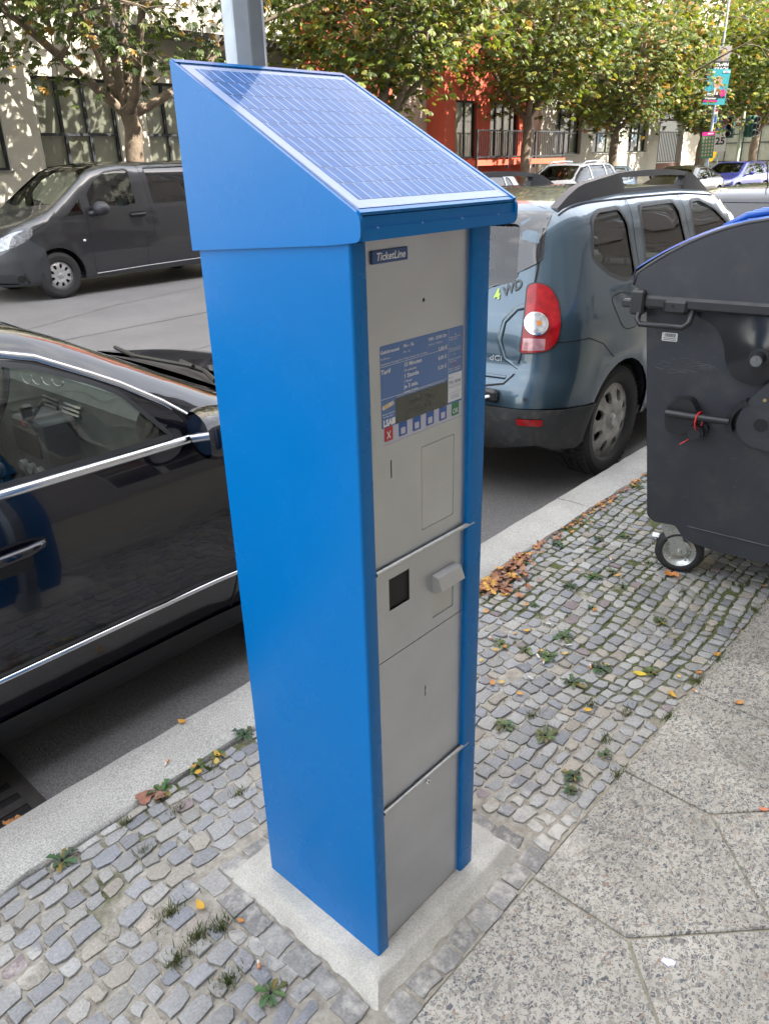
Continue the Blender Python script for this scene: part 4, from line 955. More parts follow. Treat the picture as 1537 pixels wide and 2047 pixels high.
    # exhaust recess and pipe
    mb=MB(); mb.box((.02,-.60,.59),(.06,-.42,.66),bev=.015); mb.build('bumper_recess',black,root); mb=MB(); mb.tube([(.03,-.56,.625),(.0,-.53,.615),(.0,-.49,.615),(.03,-.46,.625)],.010,8); mb.build('towing_eye',chrome,root,smooth=40)
    mb=MB(); P,_=B.S.project([(-.735,.618)],'B'); p=P[0]; nn=Vector(B.S.normal(P)[0]); mb.tube([Vector(p),Vector(p)+nn*.004],.012,14); mb.build('parking_sensor',black,root)
    # tail lamps, wrapped round the corner: (u,z) seen from 45 degrees
    for sg in (-1,1):
        ang=(48,(0.21,-.72)) if sg<0 else (-48,(0.21,.72)); f=1 if sg<0 else -1
        out=rounded([(f*a,b) for a,b in ((-.034,1.180),(.02,1.192),(.07,1.168),(.104,1.11),(.112,1.0),(.092,.91),(.05,.868),(-.02,.855),(-.084,.850),(-.064,1.0))],.02,3)
        L=B.panel('tail_lamp',out,ang,lamp_red,off=.012,lip=.02,spacing=.035,parent=root)
        o2=Skin(); B.skin(o2,inset(out,-.008),ang,[inset(out,.002)],off=.006,spacing=.2,bs=.03,lip=.012); o2.build('lamp_seal',black,L)
        c=(f*-.006,.998); rv=Skin(); B.skin(rv,circle(c[0],c[1],.050,28,.050),ang,off=.020,spacing=.02,lip=.009); rv.build('reversing_lamp',lamp_clr,L)
        rg=Skin(); B.skin(rg,circle(c[0],c[1],.055,28,.055),ang,[circle(c[0],c[1],.046,28,.046)],off=.0225,spacing=.2,bs=.02,lip=.006); rg.build('chrome_ring',chrome,L)
        bl=Skin(); B.skin(bl,circle(c[0]+f*.012,c[1]+.003,.012,12),ang,off=.0215,spacing=.02); bl.build('bulb',mat('amber_bulb',(.6,.2,.02),.3),L)
        pk=Skin(); B.skin(pk,rounded([(f*a,b) for a,b in ((-.070,.926),(.035,.926),(.030,.868),(-.074,.862))],.006,2),ang,off=.0145,spacing=.03); pk.build('pink_lens',lamp_pink,L)
    # pressed hexagon of the tailgate and its lettering
    for sg in (-1,1):
        sk=Skin(); hx=[(sg*a,b) for a,b in ((.655,1.085),(.60,1.07),(.545,1.00),(.535,.90),(.575,.81),(.655,.765))]; B.strip(sk,hx,.030,'B',off=.0,height=.004); sk.build('pressed_line',pt,root)
    sk=Skin(); B.strip(sk,[(-.6,.715),(.6,.715)],.02,'B',off=0,height=.005); sk.build('pressed_line',pt,root)
    def letters(txt,y,z,size,m,tilt=0,off=.006,**kw):
        v,f=text_mesh(txt,size,**kw); c,s_=math.cos(rad(tilt)),math.sin(rad(tilt))
        pts=[(y-(a*c-b*s_),z+(a*s_+b*c)) for a,b,_ in v]; P,_=B.S.project(pts,'B'); P=P+B.S.normal(P)*off
        mb=MB(); mb.add(P,[q for q in f]); mb.build('badge',m,root)
    # (seen from behind, the car's right side is to the right of the picture)
    letters('4',-.462,1.095,.070,mat('lime_print',(.42,.60,.10),.5),30,bold=.03,shear=.2)
    letters('WD',-.505,1.118,.068,mat('dark_print',(.045,.055,.062),.4),30,bold=.03,shear=.2,width=.105)
    letters('dCi',-.49,.795,.042,chrome,0,bold=.02,width=.07)
    # wheels
    rim=mat('worn_silver_rim',(.42,.41,.38),.5,.45,var=.25,vscale=18,dirt=.5)
    for (x,sg) in ((.84,-1),(.84,1),(3.5,-1),(3.5,1)): make_wheel(root,x,sg*.79,sg,.343,.215,.232,'eight',rim,lugs=(x<1 and sg<0))
    # roof rails
    rm=mat('grey_rail_plastic',(.05,.052,.058),.5,var=.1,bump=.0003,bscale=400)
    for sg in (-1,1):
        mb=MB(); y=sg*.585
        def sec(x,zb,zt,w): return [(x,y-w,zb),(x,y-w*.75,zt),(x,y+w*.75,zt),(x,y+w,zb)]
        def roofz(x): P,_=B.S.project([(x,y)],'T'); return float(P[0][2])
        rows=[(.52,.0),(.62,.034),(.72,.064),(.80,.076),(1.18,.098),(1.24,.06),(1.27,.025)]
        def loft(rows,w=.034,bottom=None):
            v=[];f=[]
            for i,(x,h) in enumerate(rows):
                zr=roofz(x); zb=zr-.012 if bottom is None else zr+bottom(x); v+=sec(x,zb,zr+max(h,.004),w)
                if i: 
                    for k in range(4): f.append(((i-1)*4+k,(i-1)*4+(k+1)%4,i*4+(k+1)%4,i*4+k))
            f.append((3,2,1,0)); f.append(tuple((len(rows)-1)*4+k for k in range(4)))
            if sg>0: f=f
            mb.add(v,f)
        loft(rows); loft([(x,.098+.010*math.sin((x-1.18)/.95*3.1)) for x in np.linspace(1.16,2.18,9)],.026,lambda x:.072)
        loft([(2.10,.04),(2.16,.098),(2.26,.09),(2.38,.055),(2.52,.010)]); loft([(x,.012) for x in np.linspace(1.25,2.12,7)],.03)
        mb.build('roof_rail',rm,root,smooth=30)
    # mirrors, wiper, aerial, door handles
    for sg in (-1,1):
        mb=MB(); mb.sphere((2.70,sg*.98,1.14),.13,14,sq=(.6,.85,.62)); mb.tube([(2.70,sg*.84,1.10),(2.70,sg*.95,1.11)],.03,8); mb.build('door_mirror',black,root,smooth=True)
        for x in (1.42,2.28):
            P,_=B.S.project([(x,1.03),(x+.17,1.04)],'R'); mb=MB(); a,b=[Vector((p[0],p[1]*-sg if False else abs(p[1])*sg,p[2])) for p in P]; o=Vector((0,sg*.028,0))
            mb.tube([a,a+o,b+o,b],.011,8); mb.build('door_handle',pt,root,smooth=40)
    mb=MB(); mb.tube([(.30,.05,1.10),(.255,.05,1.12),(.33,-.33,1.23)],.008,6); mb.build('rear_wiper',black,root)
    return root
build_duster()
def build_vito():
    root=thing('parked_van','dark grey passenger van with black plastic bumpers, parked across the street','van',(9.12,11.93,-.11),rad(180))
    pt=paint('graphite_paint',(.045,.047,.052),.5,.28,var=.05)
    B=CarB(VITO,root,.12)
    def Rr(p,r=.035): return rounded(p,r,3)
    dw=Rr([(3.60,1.275),(3.605,1.47),(3.42,1.66),(3.20,1.765),(2.86,1.80),(2.79,1.78),(2.775,1.27),(3.0,1.245)])
    tri=Rr([(4.03,1.150),(3.72,1.42),(3.70,1.155)],.02)
    w2=Rr([(2.52,1.81),(1.45,1.83),(1.50,1.265),(2.485,1.250)],.04)
    w3=Rr([(1.36,1.83),(.35,1.80),(.26,1.30),(1.40,1.265)],.05)
    ws=Rr([(3.20,.70),(3.20,-.70),(4.10,-.84),(4.26,0),(4.10,.84)],.08)
    rw=Rr([(-.72,1.25),(-.62,1.75),(.62,1.75),(.72,1.25)],.06)
    K=dict(top_seam=[(.30,.70),(2.5,.72),(3.1,.76),(3.67,.86),(4.12,.905),(4.45,.86),(4.72,.79),(4.86,.66)],rear_seam=[(.15,.30),(.12,.9),(.17,1.3),(.24,1.7)],
      front_seam=[(4.80,.80),(4.81,.5),(4.80,.23)],sill=.26,wheels=(1.045,4.245),arch_r=.40,R=.34,side_windows=[dw,tri,w2,w3],top_windows=[ws],rear_windows=[rw],roof_name='roof',
      seats=[(3.0,.42,.5),(3.0,-.42,.5),(1.8,0,1.4),(.9,0,1.4)],dash=3.85)
    B.shell(K,pt); B.underbody(K,belt=1.2,steer=1)
    windows(B,K,glass_g,lists=[dw,tri],name='door_window'); windows(B,K,glass_d,lists=[w2,w3])
    B.panel('windscreen',ws,'T',glass_c,off=-.006,spacing=.2); B.panel('rear_window',rw,'B',glass_d,off=-.006,spacing=.2)
    bm=mat('charcoal_bumper_plastic',(.040,.042,.048),.5,var=.08,bump=.0003,bscale=400)
    sk=Skin()
    for mir in (False,True): B.skin(sk,[(4.40,.235),(4.395,.5),(4.43,.735),(4.62,.885),(4.82,.80),(4.82,.235)],'L',[Rr([(4.70,.29),(4.73,.42),(4.815,.43),(4.815,.27)],.02)],off=.012,lip=.02,spacing=.07,mirror=mir)
    B.skin(sk,[(-.86,.235),(-.86,.80),(-.70,.68),(-.3,.62),(.3,.62),(.70,.68),(.86,.80),(.86,.235)],'F',[Rr([(-.80,.27),(-.80,.42),(-.45,.40),(-.45,.27)],.03),Rr([(.80,.27),(.80,.42),(.45,.40),(.45,.27)],.03)],off=.013,lip=.02,spacing=.08)
    sk.build('front_bumper',bm,root)
    sk=Skin(); B.skin(sk,Rr([(-.5,.66),(-.55,.90),(.55,.90),(.5,.66)],.03),'F',off=.008,lip=.01,spacing=.1); g=sk.build('grille',black,root)
    for z in (.72,.78,.84):
        s2=Skin(); B.strip(s2,[(-.48,z),(.48,z)],.02,'F',off=.012,height=.006); s2.build('grille_bar',silver,g)
    for sg in (-1,1):
        f=sg; ang=((180+40) if sg>0 else (180-40),(4.75,sg*.78))
        # outline in (u,z): u runs along the corner
        P,_=B.S.project([(4.93,.905),(4.77,.985),(4.53,1.03),(4.56,.93),(4.66,.86),(4.80,.79)],'L'); 
        o,u,v,n=B.S.frame(ang); q=[(float(np.dot(np.array([p[0],p[1]*sg,p[2]])-o,u)),float(p[2])) for p in P]+[(float(np.dot(np.array([5.02,sg*.60,.70])-o,u)),.70),(float(np.dot(np.array([5.02,sg*.60,.90])-o,u)),.90)]
        L=B.panel('headlamp',Rr(q,.02),ang,mat('headlamp_glass',(.25,.26,.28),.05,.4,coat=1,var=.5,vscale=22),off=.014,lip=.02,spacing=.05)
        c=np.mean(np.array(q),0); s3=Skin(); B.skin(s3,circle(c[0],c[1]-.02,.06,18),ang,off=.018,spacing=.03); s3.build('reflector',mat('lamp_reflector',(.7,.72,.76),.08,1),L)
        s4=Skin(); B.skin(s4,circle(4.80,.345,.05,18),'L',off=.016,spacing=.03,mirror=sg<0); s4.build('fog_lamp',gap_m,root)
    sk=Skin()
    for mir in (False,True):
        for pts in ([(3.675,1.40),(3.672,1.0),(3.665,.30)],[(2.62,1.86),(2.57,1.62),(2.535,1.25),(2.53,.95),(2.56,.775),(2.70,.76),(2.72,.34)],[(.95,1.85),(.90,1.2),(.60,1.0)],[(4.62,.90),(4.52,1.0),(4.36,1.07),(4.22,1.15),(4.15,1.24)],[(2.50,1.86),(.5,1.84)]): B.strip(sk,pts,.007,'L',mirror=mir)
    sk.build('panel_gap',gap_m,root)
    for mir in (False,True):
        s2=Skin(); B.strip(s2,[(3.66,.305),(2.7,.335),(1.5,.355)],.014,'L',off=.002,height=.006,mirror=mir); s2.build('sill_trim',silver,root)
        pass
        P,_=B.S.project([(2.93,1.125),(2.67,1.13)],'L'); sg=-1 if mir else 1; a,b=[Vector((p[0],p[1]*sg,p[2])) for p in P]; o=Vector((0,sg*.03,0))
        mb=MB(); mb.tube([a,a+o,b+o,b],.014,8); mb.build('door_handle',pt,root,smooth=40)
        s2=Skin(); B.skin(s2,rounded([(2.95,1.08),(2.65,1.08),(2.65,1.17),(2.95,1.17)],.04,4),'L',off=.001,spacing=.1,mirror=mir); s2.build('handle_recess',gap_m,root)
        mb=MB(); mb.sphere((3.48,sg*1.07,1.25),.17,16,sq=(.72,.85,.60)); mb.tube([(3.62,sg*.92,1.18),(3.54,sg*1.0,1.19)],.035,8); mb.build('door_mirror',bm,root,smooth=True)
        mb=MB(); mb.sphere((3.78,sg*.955,.806),.02,10,sq=(1.4,.5,1)); mb.build('side_repeater',white_p,root,smooth=True)
    for mir in (False,True):
        s2=Skin(); B.skin(s2,[(2.775,1.26),(3.60,1.265),(3.60,1.245),(2.775,1.225)],'L',off=.006,spacing=.1,mirror=mir); s2.build('window_ledge',pt,root)
    mb=MB(); mb.tube([(4.22,.5,1.29),(3.98,-.1,1.44)],.01,6); mb.build('wiper',black,root); mb=MB(); mb.tube([(4.25,-.25,1.28),(4.10,-.7,1.34)],.01,6); mb.build('wiper',black,root)
    rim=mat('silver_rim',(.50,.50,.50),.42,.5,var=.1,vscale=15)
    for x in (1.045,4.245):
        for sg in (-1,1): make_wheel(root,x,sg*.84,sg,.34,.215,.205,'ten',rim)
    # three pointed emblem on the cap
    mb=MB(); M=T(4.245,.84,.34)@RX(-90)@T(0,0,.103)
    for k in range(3):
        a=90+120*k; mb.prism([(-.005,0),(0,.02),(.005,0)],M@RZ(a),.003)
    mb.lathe([(.021,.0),(.021,.003),(.024,.003),(.024,0)],M,16); mb.build('cap_emblem',chrome,root)
    return root
build_vito()

def build_sedan():
    root=thing('parked_car','black saloon with chrome window trim, parked at the kerb beside the blue ticket machine','car',(2.12-4.80,2.19,-.11),0)
    pt=mat('black_paint',(.005,.005,.010),.12,0,.35,.75,var=.1,vscale=5,coatr=.015)
    B=CarB(SEDAN,root,.07)
    def Rr(p,r=.02): return rounded(p,r,3)
    fw=Rr([(3.165,.985),(3.05,1.145),(2.97,1.195),(2.83,1.262),(2.73,1.292),(2.40,1.325),(2.12,1.315),(2.20,.985)])
    rwd=Rr([(2.04,1.305),(1.8,1.285),(1.45,1.20),(1.05,1.05),(1.1,.985),(2.10,.985)])
    ws=Rr([(2.62,.50),(2.62,-.50),(3.30,-.66),(3.62,-.62),(3.70,0),(3.62,.62),(3.30,.66)],.05)
    rw=Rr([(.95,.55),(.95,-.55),(1.75,-.50),(1.75,.50)],.08)
    K=dict(top_seam=[(.10,.70),(.8,.80),(1.4,.70),(2.0,.655),(2.6,.645),(2.9,.675),(3.2,.752),(3.5,.825),(3.8,.835),(4.3,.78),(4.5,.70)],rear_seam=[(.14,.22),(.14,.6)],
      front_seam=[(4.46,.65),(4.46,.4),(4.44,.24)],top_sp=.04,sill=.20,wheels=(.98,3.69),arch_r=.365,R=.33,side_windows=[fw,rwd],top_windows=[ws,rw],roof_name='roof',
      seats=[(1.75,0,1.2),(2.15,-.37,.5),(2.15,.37,.5)],dash=3.05)
    B.shell(K,pt); B.underbody(K,seats=False)
    lt=mat('beige_grey_trim',(.26,.28,.265),.7,var=.15,bump=.0004,bscale=300); dk=mat('anthracite_trim',(.05,.052,.056),.6,var=.1)
    # cabin: seats, dashboard with vents, centre console, door card, wheel
    for (x,y) in ((2.25,-.37),(2.25,.37),(1.3,-.35),(1.3,.35)):
        b=MB(); b.box((x,y-.25,.42),(x+.5,y+.25,.58),bev=.05); M=T(x+.02,y,.52)@RY(-20); b.box((-.12,-.24,0),(.03,.24,.58),bev=.05,M=M); b.box((-.08,-.12,.6),(.0,.12,.76),bev=.03,M=M); b.build('seat',lt,root,smooth=40)
    d=MB(); prof=[(2.86,.40),(2.84,.72),(2.865,.86),(2.91,.915),(3.0,.930),(3.15,.905),(3.28,.85),(3.28,.4)]
    d.prism([(x,z) for x,z in prof],Matrix(((1,0,0,0),(0,0,-1,.70),(0,1,0,0),(0,0,0,1))),1.40); dash=d.build('dashboard',lt,root)
    for (yy) in (-.09,.09):
        v=MB(); M=T(2.875,yy,.83)@RY(-66); v.box((-.045,-.075,.0),(.045,.075,.012),bev=.004,M=M); o=v.build('air_vent',dk,dash)
        v=MB()
        for k in range(5): v.box((-.038+.016*k,-.066,.012),(-.030+.016*k,.066,.018),M=M)
        v.build('vent_slat',silver,o)
    v=MB(); M=T(2.872,-.62,.862)@RY(-66); v.lathe([(.05,0),(.05,.014),(.038,.014),(.0,.004)],M,20); v.build('air_vent',dk,dash,smooth=40)
    v=MB(); v.box((2.70,-.125,.45),(2.868,.125,.80),bev=.012); cc=v.build('centre_console',dk,root,smooth=40)
    v=MB(); v.box((2.688,-.10,.66),(2.70,.10,.76)); v.build('radio_screen',mat('screen_black',(.008,.008,.01),.08,coat=1),cc)
    for k in range(3): v=MB(); v.tube([(2.70,-.07+.07*k,.60),(2.675,-.07+.07*k,.60)],.021,14); v.build('knob',silver,cc,smooth=40)
    v=MB(); v.prism([(-.012,-.01),(.012,-.01),(0,.012)],Matrix(((0,0,-1,2.693),(1,0,0,0),(0,1,0,.79),(0,0,0,1))),.004); v.build('hazard_button',mat('red_button',(.5,.02,.02),.4),cc)
    v=MB(); v.tube([(2.55,0,.50),(2.56,0,.60)],.012,8); v.sphere((2.56,0,.63),.028,10,sq=(1,1,1.3)); v.build('gear_lever',dk,cc,smooth=True)
    v=MB(); M=T(2.72,.37,.86)@RY(-68); v.tube([M@Vector((.185*math.cos(t),.185*math.sin(t),0)) for t in np.linspace(0,2*math.pi,26)],.015,8,caps=False); v.box((-.17,-.02,-.01),(.17,.02,.01),M=M); v.box((-.02,-.17,-.01),(.09,.02,.01),M=M); v.lathe([(0,.03),(.055,.025),(.06,-.01)],M,16); v.build('steering_wheel',dk,root,smooth=40)
    v=MB(); v.box((2.69,-.03,.80),(2.73,.0,.86),bev=.006); v.tube([(2.72,-.015,.80),(2.78,-.015,.86)],.008,6); v.build('phone_holder',dk,root)
    for sg in (-1,1):
        v=MB(); v.box((2.0,sg*.80-.03,.35),(3.30,sg*.80+.03,.955),bev=.02); v.build('door_card',mat('olive_grey_trim',(.10,.115,.09),.7,bump=.0005,bscale=250),root,smooth=40)
    v=MB(); 
    sgp=[(0,0,0)]
    for k in range(60): t=k/59; sgp.append((3.12+.06*t,.12-.22*t+.02*math.sin(t*25),1.035+.02*math.cos(t*25)*(1-t*.5)))
    v.tube(sgp[1:],.0022,5); v.build('cable',white_p,root)
    v=MB(); v.tube([(2.72,0,1.30),(2.70,0,1.26)],.012,6); v.box((2.67,-.11,1.20),(2.70,.11,1.27),bev=.012); v.build('rear_view_mirror',dk,root,smooth=40)
    for o in root.children:
        if o.name.split('.')[0] in ('dashboard','centre_console','steering_wheel','phone_holder'): o.location=(.345,0,.105)
    glass_s=glass('saloon_side_glass',(.90,.95,.91),.6,wave=.0004)
    for gl_,nm in ((fw,'window'),(rwd,'window')): B.panel(nm,gl_,'L',glass_s,off=-.005,both=True,spacing=.12)
    for mir in (False,True):
        for w in (fw,rwd): sk=Skin(); B.skin(sk,inset(w,-.004),'L',[inset(w,.012)],off=.0012,spacing=.2,mirror=mir,bs=.04); sk.build('window_seal',black,root)
    B.panel('windscreen',ws,'T',glass_c,off=-.006,spacing=.15); B.panel('rear_window',rw,'T',glass_d,off=-.006,spacing=.2)
    s5=Skin(); B.skin(s5,inset(ws,-.01),'T',[inset(ws,.04)],off=.001,spacing=.2,bs=.06); s5.build('windscreen_surround',mat('black_glass',(.012,.012,.014),.06,coat=1),root)
    # chrome: window surround and lower trim
    tr=mat('satin_chrome',(.70,.71,.74),.18,1)
    for mir in (False,True):
        s2=Skin(); B.strip(s2,[(3.245,1.03),(3.175,1.09),(3.06,1.168),(2.98,1.212),(2.84,1.284),(2.73,1.314),(2.40,1.347),(2.1,1.338),(1.8,1.305),(1.42,1.22),(1.0,1.05)],.020,'L',off=.002,height=.007,mirror=mir); s2.build('chrome_strip',tr,root)
        s2=Skin(); B.strip(s2,[(3.27,.965),(3.0,.966),(2.5,.970),(1.0,.975)],.026,'L',off=.002,height=.010,mirror=mir); s2.build('chrome_strip',tr,root)
        s2=Skin(); B.strip(s2,[(3.36,.437),(2.4,.437),(1.35,.437)],.018,'L',off=.003,height=.008,mirror=mir); s2.build('chrome_strip',tr,root)
        s2=Skin(); B.skin(s2,[(3.34,.205),(3.34,.30),(1.33,.30),(1.33,.205)],'L',off=.012,lip=.02,spacing=.12,mirror=mir); s2.build('sill_panel',mat('sill_plastic',(.018,.019,.021),.5,var=.1),root)
        sg=-1 if mir else 1
        P,_=B.S.project([(2.665,.815),(2.44,.81)],'L'); a,b=[Vector((p[0],p[1]*sg,p[2])) for p in P]; o=Vector((0,sg*.034,0))
        mb=MB(); mb.tube([a-o*.2,a+o*.6+Vector((-.02,0,0)),a*.7+b*.3+o*1.1,b*.7+a*.3+o*1.1,b+o*.6+Vector((.02,0,0)),b-o*.2],[.010,.014,.017,.017,.014,.010],10); mb.build('door_handle',pt,root,smooth=50)
        s2=Skin(); B.skin(s2,rounded([(2.62,.745),(2.47,.745),(2.47,.80),(2.62,.80)],.03,4),'L',off=.0008,spacing=.1,mirror=mir); s2.build('handle_recess',gap_m,root)
        # mirror housing, glass and foot
        h=MB(); n=14; v=[];f=[]
        rings=[(-.085,.98),(-.07,1.06),(-.03,1.10),(.02,1.02),(.06,.82),(.085,.5),(.098,.0)]
        for (dx,k) in rings:
            for j in range(n):
                t=2*math.pi*j/n; cx,cz=math.cos(t),math.sin(t); e=2.6
                X=abs(cx)**(2/e)*math.copysign(1,cx)*.115*k; Z=abs(cz)**(2/e)*math.copysign(1,cz)*.072*k
                v.append((dx-.25*X*.3,X,Z))
        for i in range(len(rings)-1):
            for j in range(n): f.append((i*n+j,i*n+(j+1)%n,(i+1)*n+(j+1)%n,(i+1)*n+j))
        Mm=T(3.265,sg*1.0,1.01)@RZ(sg*12)
        h.add([Mm@Vector((p[0],p[1]*sg,p[2])) for p in v],f if sg>0 else [q[::-1] for q in f]); mo=h.build('door_mirror',pt,root,smooth=50)
        g=MB(); g.prism([(1.0*math.cos(t)*.105,1.0*math.sin(t)*.064) for t in np.linspace(0,2*math.pi,16)[:-1]],Mm@Matrix(((0,0,1,-.080),(1,0,0,0),(0,1,0,0),(0,0,0,1))),.006); g.build('mirror_glass',chrome,mo)
        ft=MB(); ft.prism([(3.25,.97),(3.16,1.09),(3.24,1.03),(3.30,.97)],Matrix(((1,0,0,0),(0,0,sg,sg*.868),(0,1,0,0),(0,0,0,1))),.02); ft.tube([(3.26,sg*.87,.985),(3.29,sg*.95,.985)],[.03,.022],8); ft.build('mirror_foot',black,mo,smooth=40)
    sk=Skin()
    for mir in (False,True):
        for pts in ([(3.31,.95),(3.33,.8),(3.33,.5),(3.25,.21)],[(2.16,1.33),(2.15,.9),(2.17,.21)],[(3.33,.90),(3.8,.88),(4.3,.82)]): B.strip(sk,pts,.007,'L',mirror=mir)
    sk.build('panel_gap',gap_m,root)
    # raised rear edge of the bonnet, cowl and wipers
    ck=Skin(); B.skin(ck,[(3.60,.70),(3.60,-.70),(3.72,-.68),(3.80,0),(3.72,.68)],'T',off=.006,spacing=.1); ck.build('wiper_cowl',mat('cowl_black',(.012,.012,.013),.7),root)
    mb=MB(); mb.tube([(3.78,.56,.985),(3.70,.25,1.0),(3.66,-.28,1.035)],.010,6); mb.tube([(3.77,-.02,1.0),(3.70,-.3,1.01),(3.55,-.58,1.045)],.010,6); w=mb.build('wiper',black,root)
    bn=Skin(); B.skin(bn,[(3.76,.72),(3.84,.0),(3.76,-.72),(4.3,-.68),(4.45,-.55),(4.5,0),(4.45,.55),(4.3,.68)],'T',off=.018,lip=.02,spacing=.12); bn.build('bonnet',pt,root)
    rim=mat('silver_rim',(.50,.50,.50),.42,.5)
    for x in (.98,3.69):
        for sg in (-1,1): make_wheel(root,x,sg*.80,sg,.33,.225,.222,'five',rim)
    for sg in (-1,1):
        s4=Skin(); B.skin(s4,rounded([(sg*.80,.60),(sg*.82,.72),(sg*.50,.70),(sg*.48,.60)],.03,3),'F',off=.01,lip=.02,spacing=.06); s4.build('headlamp',mat('headlamp_glass',(.25,.26,.28),.05,.4,coat=1),root)
    return root
build_sedan()
def leaf_mat():
    m=bpy.data.materials.new('chestnut_leaf'); m.use_nodes=True; t=m.node_tree; n=t.nodes; l=t.links.new; b=n['Principled BSDF']; b.inputs['Roughness'].default_value=.42
    at=n.new('ShaderNodeAttribute'); at.attribute_name='Col'; l(at.outputs['Color'],b.inputs['Base Color'])
    tr=n.new('ShaderNodeBsdfTranslucent'); v=n.new('ShaderNodeVectorMath'); v.operation='MULTIPLY'; v.inputs[1].default_value=(1.5,1.5,.8); l(at.outputs['Color'],v.inputs[0]); l(v.outputs[0],tr.inputs[0])
    ms=n.new('ShaderNodeMixShader'); ms.inputs[0].default_value=.38; l(b.outputs[0],ms.inputs[1]); l(tr.outputs[0],ms.inputs[2]); l(ms.outputs[0],n['Material Output'].inputs[0]); return m
LEAF=leaf_mat(); bark=mat('chestnut_bark',(.16,.125,.09),.95,var=.3,vscale=5,bump=.02,bscale=14,speck=.2,sscale=40)
def leaf_templates(simple=False):
    """compound leaf: seven (or five) folded leaflets hanging from one stalk"""
    out=[]
    for nl in ((5,) if simple else (7,5,6)):
        V=[];F=[]
        for k in range(nl):
            a=(k-(nl-1)/2)*(2.5/ nl*1.15); L=1-.22*abs(k-(nl-1)/2)/((nl-1)/2)*1.3; w=.17*L
            d=np.array([math.sin(a),math.cos(a),0]); s=np.array([d[1],-d[0],0])
            dr=np.array([0,0,-1.])
            P=[d*.06,d*.38*L+s*w*.75-dr*-.03,d*.70*L+s*w+dr*.10,d*L+dr*.34*L,d*.70*L-s*w+dr*.10,d*.38*L-s*w*.75,d*.42*L+dr*.07,d*.72*L+dr*.17]
            k0=len(V); V+=P
            if simple: F+=[(k0,k0+2,k0+3),(k0,k0+3,k0+4)]
            else: F+=[(k0,k0+1,k0+6),(k0+1,k0+2,k0+7,k0+6),(k0+2,k0+3,k0+7),(k0,k0+6,k0+5),(k0+6,k0+7,k0+4,k0+5),(k0+7,k0+3,k0+4)]
        out.append((np.array(V),F))
    return out
TPL=leaf_templates(); TPS=leaf_templates(True)
def scatter_leaves(name,pos,parent,size=(.13,.21),pal=None,seed=0,simple=False,mat_=None):
    r=np.random.RandomState(seed); tp=TPS if simple else TPL; Vs=[];Fs=[];Cs=[];k=0
    cols=np.array([c for c,w in pal]); wts=np.array([w for c,w in pal],float); wts/=wts.sum()
    for i,(p,out) in enumerate(pos):
        V,F=tp[r.randint(len(tp))]; s=r.uniform(*size); yaw=r.uniform(0,6.28) if out is None else math.atan2(out[1],out[0])-1.5708+r.normal(0,.7); pt=r.normal(-.45,.35); ro=r.normal(0,.35)
        cy,sy,cp,sp,cr,sr=math.cos(yaw),math.sin(yaw),math.cos(pt),math.sin(pt),math.cos(ro),math.sin(ro)
        Rz=np.array([[cy,-sy,0],[sy,cy,0],[0,0,1]]); Rx=np.array([[1,0,0],[0,cp,-sp],[0,sp,cp]]); Ry=np.array([[cr,0,sr],[0,1,0],[-sr,0,cr]])
        W_=(V*s)@(Rz@Rx@Ry).T+np.asarray(p); Vs.append(W_); Fs+=[tuple(q+k for q in f) for f in F]; k+=len(V)
        c=cols[r.choice(len(cols),p=wts)]*r.uniform(.75,1.25); Cs.append(np.tile(c,(len(V),1)))
    V=np.concatenate(Vs); C=np.concatenate(Cs); m=bpy.data.meshes.new(name); m.from_pydata(V.tolist(),[],Fs); m.materials.append(mat_ or LEAF)
    a=m.color_attributes.new('Col','FLOAT_COLOR','POINT'); a.data.foreach_set('color',np.concatenate([C,np.ones((len(C),1))],1).ravel()); m.update()
    o=bpy.data.objects.new(name,m); COL.objects.link(o); o.parent=parent; o['kind']='stuff'; return o
PAL=[((.065,.10,.018),4),((.11,.155,.026),5),((.165,.205,.035),4),((.25,.25,.045),1.8),((.28,.17,.045),.8),((.34,.26,.06),.7),((.04,.06,.018),2)]
PALD=[((.05,.078,.02),6),((.07,.105,.022),5),((.11,.13,.03),2.2),((.25,.16,.04),1.),((.30,.17,.03),.5),((.035,.055,.018),3)]
PALB=[((.08,.12,.02),4),((.12,.16,.028),4.5),((.20,.21,.035),2.6),((.32,.20,.06),1.8),((.26,.13,.05),.8),((.04,.06,.018),1.5)]
